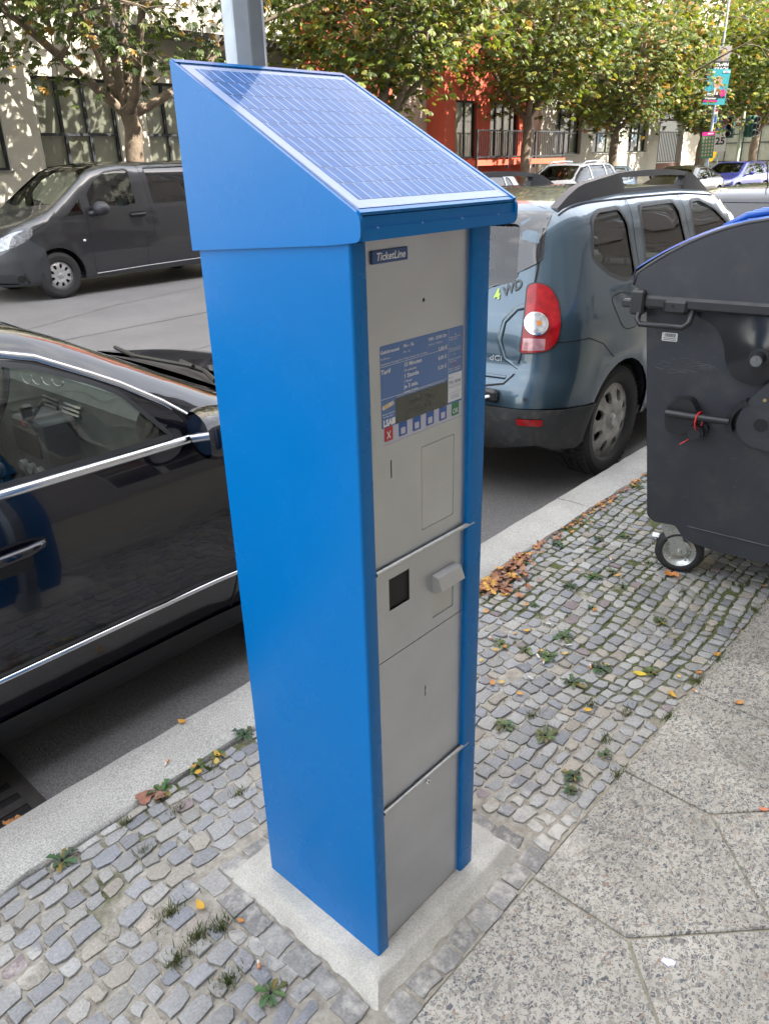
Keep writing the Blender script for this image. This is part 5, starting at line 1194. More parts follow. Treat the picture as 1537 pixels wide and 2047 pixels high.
def make_tree(x,y,label,seed,pal,trunk_r=.19,forks=None,fork_z=2.6,lean=(0,0),low=2.45,nclump=210,per=15,rx=3.5,top=9.2,gap=0.,prune=None,group='chestnut trees along the far kerb'):
    rng=random.Random(seed); root=thing('chestnut_tree',label,'tree',(x,y,0),group=None)
    tb=MB(); n=8; pts=[];rs=[]
    for i in range(n+1):
        t=i/n; pts.append((lean[0]*t+.03*math.sin(i*1.9+seed),lean[1]*t+.03*math.cos(i*2.3),-.1+(fork_z+.1)*t)); rs.append(trunk_r*(1.28-.42*t if i<2 else 1.05-.22*t))
    tb.tube(pts,rs,12); tr=tb.build('trunk',bark,root,smooth=True); base=Vector(pts[-1])
    lm=MB(); tips=[]
    forks=forks or [(rng.uniform(0,6.28),rng.uniform(.35,.9)) for _ in range(4)]+[(rng.uniform(0,6.28),.12)]
    def limb(p,d,L,r,depth):
        q=[p];rr=[r]; m=5
        for i in range(m):
            d=(d+Vector((rng.uniform(-.22,.22),rng.uniform(-.22,.22),rng.uniform(-.06,.16) if depth<2 else rng.uniform(-.28,.12)))).normalized(); p=p+d*(L/m); q.append(p); rr.append(r*(1-.55*(i+1)/m))
            if depth<3 and i>=1 and rng.random()<.75:
                sd=(d+Vector((rng.uniform(-1,1),rng.uniform(-1,1),rng.uniform(-.5,.5)))).normalized(); limb(p,sd,L*.62,r*.48,depth+1)
            if depth>=2: tips.append((p.copy(),d.copy()))
        lm.tube(q,rr,7 if depth<1 else 5,caps=False)
    for (az,sl) in forks:
        d=Vector((math.cos(az)*math.sin(sl),math.sin(az)*math.sin(sl),math.cos(sl))); limb(base-Vector((0,0,.15)),d,3.6,trunk_r*.50,0)
    lm.build('branch',bark,tr,smooth=True)
    # clumps
    pos=[]; C=Vector((lean[0],lean[1],(top+low)/2)); 
    cl=[]
    for k in range(nclump):
        for _ in range(60):
            u=Vector((rng.gauss(0,1),rng.gauss(0,1),rng.gauss(0,1))).normalized(); f=rng.uniform(.45,1)**.6; zz=u.z*(top-low)/2*f
            p=C+Vector((u.x*rx*f,u.y*rx*f*.8,zz)); 
            wob=.35*math.sin(p.x*1.7+seed)+.3*math.sin(p.y*2.1+seed*2)
            if prune and p.y<-.6 and abs(p.x-prune)<1.9 : continue
            if p.z>low+wob*.9+.12*math.hypot(p.x,p.y)*0 and not (gap and rng.random()<gap and p.z<5.2): break
        cl.append(p)
    lowt=[t for t in tips if t[0].z>low-.1]
    for (p,d) in rng.sample(lowt,min(len(lowt),70)): cl.append(p)
    for c in cl:
        far=c.z>6.5; k=int(per*(.5 if far else (1.3 if seed in (1,11) else 1.75))); s=rng.uniform(.22,.48)
        for _ in range(k):
            g=Vector((rng.gauss(0,s),rng.gauss(0,s),rng.gauss(0,s*.62))); out=(c-C)+g*2; pos.append((tuple(c+g),(out.x,out.y)))
    scatter_leaves('foliage',pos,root,(.115,.185),pal,seed)
    # twigs into the lower clumps
    tw=MB()
    low_c=[c for c in cl if c.z<5]
    for c in low_c:
        if tips:
            t=min(tips,key=lambda q:(q[0]-c).length)
            if (t[0]-c).length>1.3: continue
            mid=(t[0]+c)/2+Vector((0,0,.12)); tw.tube([t[0],mid,c],[.014,.010,.005],4,caps=False)
    if tw.v: tw.build('twig',bark,tr)['kind']='stuff'
    return root
make_tree(8.3,14.0,'chestnut tree with forked trunk behind the dark van, leftmost of the row',1,PALD,.20,forks=[(rad(178),rad(46)),(rad(170),rad(12)),(rad(20),rad(8)),(rad(-10),rad(62)),(rad(-100),rad(50)),(rad(90),rad(40))],fork_z=2.75,lean=(-.02,0),low=2.8,nclump=300,per=16,gap=.38)
make_tree(1.5,14.2,'chestnut tree at the left edge whose leaves hang in front of the cream wall',11,PALD,.2,low=2.9,nclump=300,per=14)
make_tree(15.4,14.0,'chestnut tree hiding the red house, right behind the solar panel',2,PAL,.19,low=2.75,nclump=330,per=17)
make_tree(22.2,14.0,'chestnut tree with pale sunlit trunk in front of the balcony railing',3,PAL,.17,low=2.95,nclump=370,per=16,lean=(.1,0),fork_z=2.9)
make_tree(28.95,14.4,'chestnut tree with many brown tinged leaves in front of the cream windows',4,PALB,.18,low=2.6,nclump=390,per=16)
make_tree(36.1,14.0,'chestnut tree with thick leaning trunk beside the poster lamp post',5,PAL,.26,low=2.6,nclump=430,per=18,lean=(.5,0),prune=-1.5,forks=[(rad(80),rad(35)),(rad(20),rad(50)),(rad(120),rad(50)),(rad(0),rad(8)),(rad(60),rad(60))])
make_tree(43.5,14.2,'chestnut tree behind the traffic light, rightmost of the row',6,PALB,.22,low=3.3,nclump=430,per=16,forks=[(rad(70),rad(40)),(rad(10),rad(50)),(rad(-30),rad(40)),(0,.1)])
make_tree(48.0,8.5,'tree with dense green crown hanging in at the right edge, beyond the crossing',7,PAL,.22,low=4.2,nclump=380,per=14,forks=[(rad(70),rad(40)),(rad(10),rad(50)),(rad(-50),rad(40)),(0,.1)],rx=4,top=11)
def vary(base,**k): d=dict(base); d.update(k); return d
HATCH=dict(L=4.25,smooth=.07,top=[(-.1,1.30),(.25,1.42),(.6,1.46),(1.4,1.48),(2.2,1.45),(3.1,1.05),(3.3,.98),(4.0,.84),(4.3,.7)],
 w=[(.15,.80),(.3,.86),(.5,.885),(.8,.885),(.95,.85),(1.2,.75),(1.4,.66),(1.6,.6)],plan=[(0,.95),(.6,1),(2.8,1),(3.6,.97),(4.25,.90)],
 rear=[(.2,.06),(.45,.0),(.8,.03),(1.0,.1),(1.45,.32)],front=[(.15,4.12),(.3,4.2),(.5,4.25),(.7,4.2),(.9,4.05)],bot=[(0,.28),(.8,.2),(3.4,.2),(4.25,.24)],corner=.3,edge=.12,flare=[(.78,.38,.01),(3.38,.38,.01)])
SUV=dict(HATCH,L=4.45,top=[(-.1,1.45),(.25,1.57),(.6,1.62),(1.4,1.645),(2.2,1.62),(3.05,1.17),(3.25,1.11),(4.1,.98),(4.45,.82)],
 w=[(.2,.82),(.35,.90),(.6,.925),(.95,.925),(1.1,.89),(1.35,.79),(1.55,.70),(1.7,.64)],front=[(.15,4.3),(.3,4.4),(.6,4.45),(.85,4.38),(1.05,4.2)],flare=[(.85,.41,.015),(3.52,.41,.015)])
COUPE=dict(SEDAN,L=4.65,top=[(-.1,.95),(.3,1.02),(.6,1.10),(1.3,1.32),(2.0,1.42),(2.5,1.40),(3.2,1.05),(3.4,.98),(4.1,.86),(4.6,.72)],front=[(.15,4.52),(.3,4.6),(.5,4.65),(.7,4.6),(.9,4.4)],flare=[(.95,.37,.008),(3.65,.37,.008)])
VANW=dict(VITO)
def gen_car(kind,spec,label,pt,loc,rz,rails=None,winz=None,group=None,extra=None):
    root=thing('parked_car' if kind!='van' else 'parked_van',label,'car' if kind!='van' else 'van',loc,rad(rz)); B=CarB(spec,root,.16); L=spec['L']
    topf=B.S.top
    if kind=='van': belt,roof=1.24,1.82
    else: belt={'hatch':.97,'suv':1.10,'coupe':.97}[kind]; roof={'hatch':1.40,'suv':1.56,'coupe':1.34}[kind]
    r=lambda p,q=.04: rounded(p,q,3)
    if kind=='suv': sw=[r([(.55,belt+.04),(.80,roof-.02),(1.15,roof),(1.12,belt)]),r([(1.20,belt),(1.22,roof),(2.05,roof),(2.02,belt)]),r([(2.10,belt),(2.12,roof),(2.40,roof-.06),(3.0,belt+.06),(2.98,belt)])]
    elif kind=='hatch': sw=[r([(.62,belt+.06),(.80,roof-.05),(.98,roof-.04),(.95,belt)]),r([(1.03,belt),(1.05,roof-.02),(1.82,roof),(1.80,belt)]),r([(1.88,belt),(1.90,roof),(2.25,roof-.06),(2.92,belt+.04),(2.9,belt)])]
    elif kind=='coupe': sw=[r([(.95,belt+.03),(1.30,roof-.10),(1.72,roof-.03),(1.70,belt)]),r([(1.78,belt),(1.80,roof-.02),(2.42,roof-.03),(3.05,belt+.05),(3.05,belt)])]
    else: sw=[r([(3.60,1.275),(3.605,1.47),(3.42,1.66),(3.20,1.765),(2.86,1.80),(2.79,1.78),(2.775,1.27)]),r([(4.03,1.150),(3.72,1.42),(3.70,1.155)],.02)]
    xw=[x for x in np.linspace(1.5,L-.3,200)]; zt=topf(np.array(xw)); 
    xa=xw[int(np.argmax(zt<topf(np.array([1.6]))[0]-.07))]; xb=xw[int(np.argmax((zt<belt+.07)))]
    ws=r([(xa,.52),(xa,-.52),(xb-.12,-.66),(xb,0),(xb-.12,.66)],.06) if kind!='van' else r([(3.20,.70),(3.20,-.70),(4.10,-.84),(4.26,0),(4.10,.84)],.08)
    K=dict(top_seam=([(.45,.56),(1.2,.58),(xa,.57),(xb-.05,.72),(xb+.3,.74),(L-.5,.70)] if kind in('suv','hatch') else [(.15,.62),(.6,.66),(1.3,.56),(xa,.56),(xb-.05,.72),(xb+.3,.74),(L-.45,.68)] if kind=='coupe' else [(.30,.70),(2.5,.72),(3.1,.76),(3.67,.86),(4.12,.905),(4.45,.86),(4.72,.79),(4.86,.66)]),
      rear_seam=[(.20,.30),(.20,.7),(.28,1.0),(.36,1.2)] if kind in('suv','hatch') else [(.16,.28),(.16,.7)] if kind=='coupe' else [(.15,.30),(.12,.9),(.17,1.3),(.24,1.7)],
      front_seam=[(L-.36,.62),(L-.36,.4),(L-.38,.26)] if kind!='van' else [(4.80,.80),(4.81,.5),(4.80,.25)],sill=.27,wheels=tuple(q[0] for q in spec['flare']) if kind!='van' else (1.045,4.245),arch_r=.38 if kind!='van' else .40,R=.33,
      side_windows=sw,top_windows=[ws],roof_name='roof',seats=[(1.2,0,1.2),(2.0,-.36,.5),(2.0,.36,.5)] if kind!='van' else [(3.0,.42,.5),(3.0,-.42,.5)],dash=xb-.75 if kind!='van' else 3.8)
    if kind in('suv','hatch'): rw=r([(-.55,belt+.06),(-.46,roof-.08),(.46,roof-.08),(.55,belt+.06)],.06); K['rear_windows']=[rw]
    if kind=='coupe': rw2=r([(.75,.52),(.75,-.52),(1.45,-.48),(1.45,.48)],.08); K['top_windows']=[ws,rw2]
    B.shell(K,pt); B.underbody(K,belt=belt-.05)
    windows(B,K,glass_g if kind!='dark' else glass_d); B.panel('windscreen',ws,'T',glass_c,off=-.006,spacing=.25)
    if kind in('suv','hatch'): B.panel('rear_window',rw,'B',glass_d,off=-.006,spacing=.25)
    if kind=='coupe': B.panel('rear_window',rw2,'T',glass_d,off=-.006,spacing=.25)
    for sg in (-1,1):
        hl=Skin(); zz=.62 if kind!='suv' else .74
        B.skin(hl,r([(sg*.42,zz),(sg*.44,zz+.12),(sg*.78,zz+.16),(sg*.80,zz+.02)],.03),'F',off=.012,lip=.02,spacing=.1); hl.build('headlamp',mat('headlamp_glass',(.25,.26,.28),.05,.4,coat=1),root)
        tl=Skin(); B.skin(tl,r([(sg*.48,.80),(sg*.50,.98),(sg*.76,.98),(sg*.76,.78)],.03),'B',off=.010,lip=.02,spacing=.1); tl.build('tail_lamp',lamp_red,root)
        mb=MB(); mb.sphere((xb-.55 if kind!='van' else 3.5,sg*(1.0 if kind!='van' else 1.06),belt+.05),.12,12,sq=(.62,.85,.62)); mb.tube([(xb-.5 if kind!='van' else 3.6,sg*.85,belt),(xb-.55 if kind!='van' else 3.5,sg*.97,belt+.02)],.03,6); mb.build('door_mirror',pt if kind!='van' else black,root,smooth=True)
    g=Skin(); B.skin(g,r([(-.36,.52),(-.38,.68),(.38,.68),(.36,.52)],.03),'F',off=.01,lip=.01,spacing=.12); g.build('grille',black,root)
    sk=Skin()
    for mir in (False,True):
        xs=(1.0,1.85,xb-.15) if kind!='van' else (2.6,3.67)
        for x in xs: B.strip(sk,[(x,roof),(x,belt),(x,.30)],.007,'L',mirror=mir)
    sk.build('panel_gap',gap_m,root)
    if rails:
        for sg in (-1,1):
            mb=MB(); P=[]
            for x in np.linspace(.7,xa-.1,9): q,_=B.S.project([(x,.55)],'T'); P.append((x,sg*.55,float(q[0][2])+(.05 if .72<x<xa-.12 else -.01)))
            mb.tube(P,.016,6); mb.build('roof_rail',rails,root,smooth=True)
    rim=mat('silver_rim',(.50,.50,.50),.42,.5)
    for x in K['wheels']:
        for sg in (-1,1): make_wheel(root,x,sg*(B.S.w(np.array([.5]))[0]-.115),sg,.33,.21,.21,'five',rim,nuts=False)
    return root,B
white=mat('white_paint',(.70,.71,.72),.25,0,coat=1); silv=paint('silver_car_paint',(.46,.47,.48),.5,.3); lblue=paint('pale_blue_paint',(.20,.29,.40),.4,.3)
brown=paint('dark_brown_paint',(.035,.026,.028),.4,.28); vblue=paint('violet_blue_paint',(.045,.055,.33),.3,.3); dkb=paint('midnight_paint',(.012,.014,.020),.3,.25)
gen_car('suv',SUV,'white off-roader with silver roof rails facing left on the far side of the street',white,(19.0+4.45,11.95,-.11),180,rails=mat('satin_chrome',(.70,.71,.74),.18,1))
gen_car('hatch',HATCH,'silver hatchback parked in front of the white off-roader, mostly hidden by the ticket machine',silv,(13.9+4.25,12.0,-.11),180)
gen_car('hatch',HATCH,'pale blue hatchback standing half on the pavement behind the white off-roader',lblue,(28.4,13.75,-.11),180)
gen_car('coupe',COUPE,'dark brown fastback saloon seen from its front left corner, across the street',brown,(27.25+4.65,11.9,-.11),180)
gen_car('hatch',HATCH,'violet blue hatchback behind the dark brown fastback, near the crossing',vblue,(32.6+4.25,11.8,-.11),176)
r_,B_=gen_car('hatch',HATCH,'midnight dark estate car parked ahead of the slate blue off-roader, seen from behind',dkb,(7.75,2.12,-.11),0)
mb=MB(); mb.tube([(.7,0,1.46),(.55,0,1.70)],.006,5); mb.build('roof_aerial',black,r_)
r_,B_=gen_car('van',VANW,'white delivery van with dark lettering on its side, beyond the crossing',white,(46.0,17.8,-.11),180-38)
v,f=text_mesh('Sixt',.62,bold=.02,shear=.25)
for nm,m_,lo,hi in (('lettering',mat('van_black_print',(.02,.02,.022),.5),-9,9),):
    pts=[(1.9-a,1.02+b) for a,b,_ in v]; P,_=B_.S.project(pts,'L'); P=P+B_.S.normal(P)*.006; mb=MB(); mb.add(P,f); mb.build(nm,m_,r_)
def head_print(mb_list,M,cx,cz,s,skin_c,hair,suit,glasses=False,bald=False):
    """flat printed portrait, layer by layer"""
    def L(poly,k,c,nm):
        mb=MB(); mb.prism(poly,M@T(0,0,.0012*k),.0008); mb_list.append((mb,c,nm))
    L([(cx-1.25*s,cz-1.9*s),(cx-1.05*s,cz-1.25*s),(cx-.3*s,cz-.95*s),(cx+.3*s,cz-.95*s),(cx+1.05*s,cz-1.25*s),(cx+1.25*s,cz-1.9*s)],1,suit,'print_jacket')
    L([(cx-.26*s,cz-1.5*s),(cx-.30*s,cz-.5*s),(cx+.30*s,cz-.5*s),(cx+.26*s,cz-1.5*s)],2,(.75,.75,.76) if bald else skin_c,'print_collar')
    if not bald: L(circle(cx,cz+.18*s,.60*s,18,.72*s),3,hair,'print_hair')
    L(circle(cx,cz,.52*s,20,.70*s),4,skin_c,'print_face')
    if glasses:
        for sg in (-1,1): L(circle(cx+sg*.22*s,cz+.05*s,.18*s,12,.13*s),5,(.06,.05,.05),'print_glasses'); L(circle(cx+sg*.22*s,cz+.05*s,.145*s,12,.10*s),6,tuple(.8*c for c in skin_c),'print_lens')
        L([(cx-.05*s,cz-1.5*s),(cx-.07*s,cz-.75*s),(cx+.07*s,cz-.75*s),(cx+.05*s,cz-1.5*s)],5,(.12,.03,.05),'print_tie')
    else:
        for sg in (-1,1): L(circle(cx+sg*.2*s,cz+.05*s,.07*s,8,.035*s),5,(.05,.03,.02),'print_eye')
    L([(cx-.16*s,cz-.34*s),(cx+.16*s,cz-.34*s),(cx+.1*s,cz-.40*s),(cx-.1*s,cz-.40*s)],5,(.32,.12,.10),'print_mouth')
def poster(label,loc,rz,w,h,base,tilt=0):
    r=thing('election_poster',label,'poster',loc,rz); M=XZ(0)@RZ(tilt); mb=MB(); mb.prism(rect(-w/2,-h/2,w/2,h/2),M,.012); b=mb.build('board',mat('poster_'+str(base),base,.5),r)
    def put(mb2,c,nm,kd=False): return mb2.build(nm,mat('print_%.2f_%.2f_%.2f'%tuple(c),tuple(c),.5),b)
    return r,M@T(0,0,.013),put
def build_street():
    P=Vector((34.6,13.0,0)); face=math.atan2(P.y+.82,P.x+.83)-rad(90)+rad(8)
    lp=thing('street_lamp','tall slim grey lamp post carrying the election posters','street lamp',tuple(P)); mb=MB(); mb.lathe([(.11,-.1),(.11,1.2),(.075,1.35),(.055,5.),(.045,9.)],None,14); mb.build('pole',metal_g,lp,smooth=40)
    mb=MB(); mb.tube([(0,0,9),(0,-.6,9.4),(0,-1.6,9.5)],.035,8); mb.box((-.15,-2.3,9.42),(.15,-1.5,9.55),bev=.03); mb.build('lamp_head',metal_g,lp)
    fx,fy=-math.sin(face)*-1,-math.cos(face); 
    def at(z,off=.13,side=0): n=Vector((math.sin(face),-math.cos(face),0)); s=Vector((math.cos(face),math.sin(face),0)); return tuple(P+n*off+s*side+Vector((0,0,z)))
    r,M,put=poster('election poster with a dark haired man above white capital letters, topmost on the lamp post',at(5.07,.13,.05),face,.72,1.22,(.16,.15,.15),-2)
    L=[]; 
    mb=MB(); mb.prism(rect(-.36,-.02,.36,.61),M,.0006); L.append((mb,(.36,.33,.31),'print_backdrop'))
    head_print(L,M@T(0,0,.001),.02,.30,.235,(.50,.30,.22),(.035,.022,.018),(.20,.20,.21))
    mb=MB(); mb.prism(rect(-.36,-.61,.36,-.09),M@T(0,0,.0085),.0006); L.append((mb,(.035,.03,.032),'print_band'))
    mb=MB(); add_text(mb,'STEFFEN',M@T(-.33,-.31,.0105),.20,bold=.03,width=.66); add_text(mb,'KRACH',M@T(-.33,-.52,.0105),.22,bold=.03,width=.66); L.append((mb,(.8,.8,.8),'print_lettering'))
    for mb,c,nm in L: put(mb,c,nm)
    r.scale=(.76,.76,.76)
    r,M,put=poster('turquoise election poster with a bald man in glasses and dark suit, second from the top',at(4.10,.14,-.04),face,1.12,1.66,(.045,.36,.43),-3)
    L=[]; head_print(L,M@T(0,0,.0),.02,.24,.40,(.56,.33,.24),(.3,.3,.3),(.02,.022,.035),glasses=True,bald=True)
    for (x0,z0,x1,z1,c) in ((-.54,-.42,-.10,-.28,(.75,.75,.75)),(-.56,-.60,.16,-.44,(.02,.02,.03)),(-.56,-.70,.18,-.62,(.60,.02,.22)),(-.52,.66,-.20,.74,(.75,.75,.75)),(.20,.66,.54,.76,(.75,.75,.75))):
        mb=MB(); mb.prism(rect(x0,z0,x1,z1),M@T(0,0,.0095),.0006); L.append((mb,c,'print_band'))
    mb=MB(); mb.prism(circle(.36,-.27,.17,20),M@T(0,0,.0095),.0006); L.append((mb,(.60,.02,.22),'print_disc'))
    mb=MB(); add_text(mb,'Kurt',M@T(-.46,-.405,.011),.14,bold=.03); L.append((mb,(.03,.03,.04),'print_lettering')); mb=MB(); add_text(mb,'Wansner',M@T(-.50,-.575,.011),.15,bold=.03,width=.60); add_text(mb,'CDU',M@T(.30,.68,.011),.07,bold=.03) if False else None; L.append((mb,(.8,.8,.8),'print_lettering'))
    mb=MB(); add_text(mb,'CDU',M@T(.28,.675,.011),.085,bold=.03); L.append((mb,(.03,.03,.04),'print_lettering'))
    for mb,c,nm in L: put(mb,c,nm)
    r.scale=(.76,.76,.76)
    r,M,put=poster('green election poster with rows of small faces, lowest on the lamp post',at(1.98,.13,-.08),face,.66,1.30,(.03,.17,.08),2)
    L=[]; mb=MB(); mb.prism(rect(-.33,.47,.33,.66),M,.0006); L.append((mb,(.60,.02,.25),'print_band')); rr=random.Random(3)
    mb=MB(); add_text(mb,'DIESE',M@T(-.18,.52,.001),.11,bold=.03,width=.36) if False else mb.prism(rect(-.05,.53,.25,.60),M@T(0,0,.001),.0006); L.append((mb,(.7,.6,.65),'print_strip'))
    for j in range(6):
        for i in range(4):
            mb=MB(); mb.prism(circle(-.23+.155*i,.36-.17*j,.048,10,.062),M,.0006+.0002*(i+j)%3*.0002); L.append((mb,(.35+.15*rr.random(),.22+.08*rr.random(),.16),'print_face'))
    for mb,c,nm in L: put(mb,c,nm)
    r.scale=(.76,.76,.76)
    s=thing('sticker_sign','small white and blue stickers on the lamp post above the green poster','sticker',at(3.1,.09,.09),face); mb=MB(); mb.prism(rect(-.06,-.30,.06,.30),XZ(0),.01); mb.build('board',mat('paper_white',(.66,.67,.72),.5),s)
    mb=MB(); mb.prism(rect(-.05,-.28,.05,-.05),XZ(-.011),.001); mb.build('print_blue',mat('print_blue',(.03,.12,.4),.5),s); mb=MB(); mb.prism(rect(-.05,.12,.05,.2),XZ(-.011),.001); mb.build('print_red',mat('print_red',(.5,.05,.03),.5),s)
    # traffic light
    Q=Vector((39.7,13.6,0)); fq=math.atan2(Q.y,Q.x)-rad(90)
    tl=thing('traffic_light','pale green traffic light pole with dark signal heads, in front of the white van','traffic light',tuple(Q)); mb=MB(); mb.lathe([(.10,-.1),(.10,.9),(.085,1.0),(.085,4.0),(.08,4.05),(0,4.06)],None,12); mb.build('pole',mat('pale_green_enamel',(.36,.42,.30),.5),tl,smooth=40)
    hm=mat('signal_green_housing',(.015,.075,.055),.5)
    for (dx,a) in ((-.45,-20),(.42,60),(.30,120)):
        M=T(dx*math.cos(fq),dx*math.sin(fq),2.75)@RZ(math.degrees(fq)+a); mb=MB(); mb.box((-.16,-.14,-.45),(.16,.14,.45),bev=.03,M=M); h=mb.build('signal_head',hm,tl)
        for k in range(3): mb=MB(); mb.lathe([(.11,0),(.12,.16),(.105,.16),(.10,.02),(0,.02)],M@T(0,-.14,.28-.28*k)@RX(90),14); mb.build('signal_lens',black,h,smooth=40)
    mb=MB(); mb.tube([(-.45*math.cos(fq),-.45*math.sin(fq),2.45),(0,0,2.45)],.025,6); mb.tube([(.42*math.cos(fq),.42*math.sin(fq),2.5),(0,0,2.5)],.025,6); mb.build('bracket',hm,tl)
    # no stopping sign post
    Sg=Vector((45.2,16.6,0)); fs=math.atan2(Sg.y,Sg.x)-rad(90); sr=thing('road_sign','blue and red no-stopping sign above a white sheet, right of the yellow flag','road sign',tuple(Sg),fs)
    mb=MB(); mb.tube([(0,0,-.1),(0,0,3.6)],.035,8); mb.build('pole',metal_g,sr)
    for k,(poly,c,nm) in enumerate(((rect(-.30,2.75,.30,3.55),(.10,.22,.55),'plate'),(circle(0,3.15,.25,24),(.55,.03,.04),'red_ring'),(circle(0,3.15,.19,24),(.05,.14,.50),'blue_disc'),(rect(-.34,1.75,.34,2.65),(.70,.71,.72),'white_sheet'))):
        mb=MB(); mb.prism(poly,XZ(-.04-.004*k),.004); mb.build(nm,mat('sg_%d'%k,c,.5),sr)
    mb=MB(); M=XZ(-.0625)@RZ(45); mb.prism(rect(-.19+2.22,-.025+2.22,.19+2.22,.025+2.22),M,.002); mb.build('red_bar',mat('sg_1',(.55,.03,.04),.5),sr)
    mb=MB(); add_text(mb,'25',XZ(-.0605)@T(-.22,2.1,0),.48,bold=.03); mb.build('lettering',black,sr)
    mb=MB(); mb.prism(rect(-.10,3.65,.26,4.05),XZ(-.04),.004); mb.prism(rect(-.10,4.1,.26,4.75),XZ(-.04),.004,mi=1); mb.build('sticker',[mat('sg_3',(.70,.71,.72),.5),mat('turq',(.045,.36,.43),.5)],sr)
    # yellow drop flag
    Fg=Vector((50.2,18.9,0)); ff=math.atan2(Fg.y,Fg.x)-rad(90); fl=thing('advertising_flag','yellow drop shaped flag with small red print before the brick building','flag',tuple(Fg),ff)
    pol=[(-.28,1.3),(-.52,1.9),(-.60,2.5),(-.48,3.05),(-.18,3.35),(.16,3.33),(.44,3.0),(.50,2.4),(.38,1.8),(.10,1.15)]
    mb=MB(); plate(mb,rounded(pol,.2,4),XZ(0),.015); mb.build('cloth',mat('flag_yellow',(.75,.52,.03),.6,trans=.3),fl); mb=MB(); mb.tube([(0,.03,-.1),(-.15,.03,1.3),(-.58,.03,2.3),(-.45,.03,3.1),(0,.03,3.4)],.02,6); mb.build('flag_pole',black,fl)
    mb=MB(); add_text(mb,'DHL',XZ(-.018)@T(-.42,2.42,0),.24,bold=.03,shear=.3,width=.70); add_text(mb,'EXPRESS',XZ(-.018)@T(-.35,2.10,0),.14,width=.55); mb.build('lettering',mat('flag_red',(.55,.02,.02),.5),fl)
    # scooter
    Sc=Vector((37.6,14.0,0)); fs=math.atan2(Sc.y,Sc.x)-rad(90); sc=thing('electric_scooter','bright green electric scooter standing on the pavement before the white van','scooter',tuple(Sc),fs+rad(35)); g=mat('scooter_green',(.01,.36,.14),.4)
    mb=MB(); mb.box((-.1,-.09,.12),(.6,.09,.18),bev=.02); mb.build('deck',g,sc); mb=MB(); mb.tube([(-.22,0,.12),(-.12,0,1.12)],.035,8); mb.tube([(-.1,0,.16),(-.19,0,.3)],.03,6); mb.build('stem',g,sc); mb=MB(); mb.tube([(-.12,-.24,1.14),(-.11,0,1.12),(-.12,.24,1.14)],.025,6); mb.build('handlebar',g,sc)
    for x in (-.24,.66): mb=MB(); mb.lathe([(.05,-.03),(.1,-.035),(.12,-.02),(.12,.02),(.1,.035),(.05,.03)],T(x,0,.12)@RX(90),16); mb.build('wheel',rubber,sc,smooth=True)
build_street()
WEEDS = [(2.989, 0.822), (2.28, 0.674), (2.372, 0.596), (2.104, 0.788), (2.384, 0.829), (1.837, 0.816), (2.201, 0.39), (1.936, 0.509), (2.026, 0.471), (1.796, 0.542), (1.941, 0.381), (1.566, 0.577), (1.701, 0.392), (1.772, 0.144), (1.444, 0.371), (1.253, 0.526), (1.278, 0.435), (1.444, 0.028), (1.354, 0.172), (1.215, 0.209), (0.878, 0.257), (0.924, 0.136), (0.967, -0.047), (0.825, -0.018), (0.768, -0.044), (1.298, 0.352), (0.309, 0.864), (0.124, 0.855), (0.191, 0.850), (-0.007, 0.850), (-0.318, 0.84), (-0.187, 0.151)]
TUFTS = [(0.139, 0.83), (-0.219, 0.49), (-0.162, 0.364), (-0.211, 0.388), (-0.156, 0.703), (-0.007, 0.757), (-0.278, 0.371), (-0.232, 0.243), (-0.136, 0.83), (0.137, 0.676), (2.054, 0.166), (2.252, 0.007), (2.095, -0.104), (1.679, -0.119), (1.505, -0.116), (1.257, -0.12), (1.199, -0.005), (1.029, -0.015), (0.913, -0.115), (0.981, 0.22), (1.15, 0.101)]
YEL = [(0.212, 1.065), (0.193, 0.854), (0.172, 0.826), (0.114, 0.862), (0.11, 0.835), (-0.16, 0.447), (-0.12, 0.339), (1.344, 0.523), (1.389, 0.502), (1.206, 0.52), (1.244, 0.506), (1.034, 0.414), (1.059, 0.393), (1.403, 0.701), (1.552, 0.606), (1.347, 0.314), (1.384, 0.164), (1.408, 0.053), (1.483, -0.057), (1.547, -0.099), (1.373, -0.08), (1.693, -0.106), (1.692, 0.378), (1.309, 0.389), (1.121, 0.523), (1.474, -0.264), (2.007, 0.437), (2.405, 0.785), (2.259, 0.803), (1.118, 0.094), (1.048, 0.311)]
BUTTS = [(0.078, 0.943), (-0.169, 0.21), (1.485, 0.453), (1.411, 0.322), (1.277, 0.387), (1.261, 0.347), (1.325, 0.196), (1.143, 0.339), (2.131, 0.535), (2.162, 0.652), (2.225, 0.624), (1.438, -0.122), (1.253, 0.567), (1.931, 0.6), (2.301, -0.066)]
def where(x,y):
    if x<.6: return 'left of the ticket machine' if y<.6 else 'at the kerb left of the ticket machine'
    if y>.78: return 'at the kerb beyond the ticket machine'
    if x>2.05: return 'beside the waste container'
    return 'on the cobbles right of the ticket machine'
ORD=['nearest','second','third','fourth','fifth','sixth','seventh','eighth','ninth','tenth','eleventh','twelfth']
def ordinal_labels(pts,noun):
    def band(x,y):
        if x<.6: return 'left of the ticket machine'+(', along the kerb' if y>.78 else ', on the open cobbles')
        return 'right of the ticket machine, '+('along the kerb' if y>.74 else 'towards the kerb' if y>.45 else 'mid way across' if y>.2 else 'near the slabs' if y>-.11 else 'at the slab edge')
    g={}
    for i,(x,y) in enumerate(pts): g.setdefault(band(x,y),[]).append(i)
    out={}
    for b,L in g.items():
        L.sort(key=lambda i:abs(pts[i][0]-.2))
        for k,i in enumerate(L): out[i]='%s %s %s'%(noun,b,'' if len(L)==1 else ', %s to it'%ORD[k] if k==0 else ', %s from it'%ORD[k])
    return {i:' '.join(v.replace(' ,',',').split()) for i,v in out.items()}
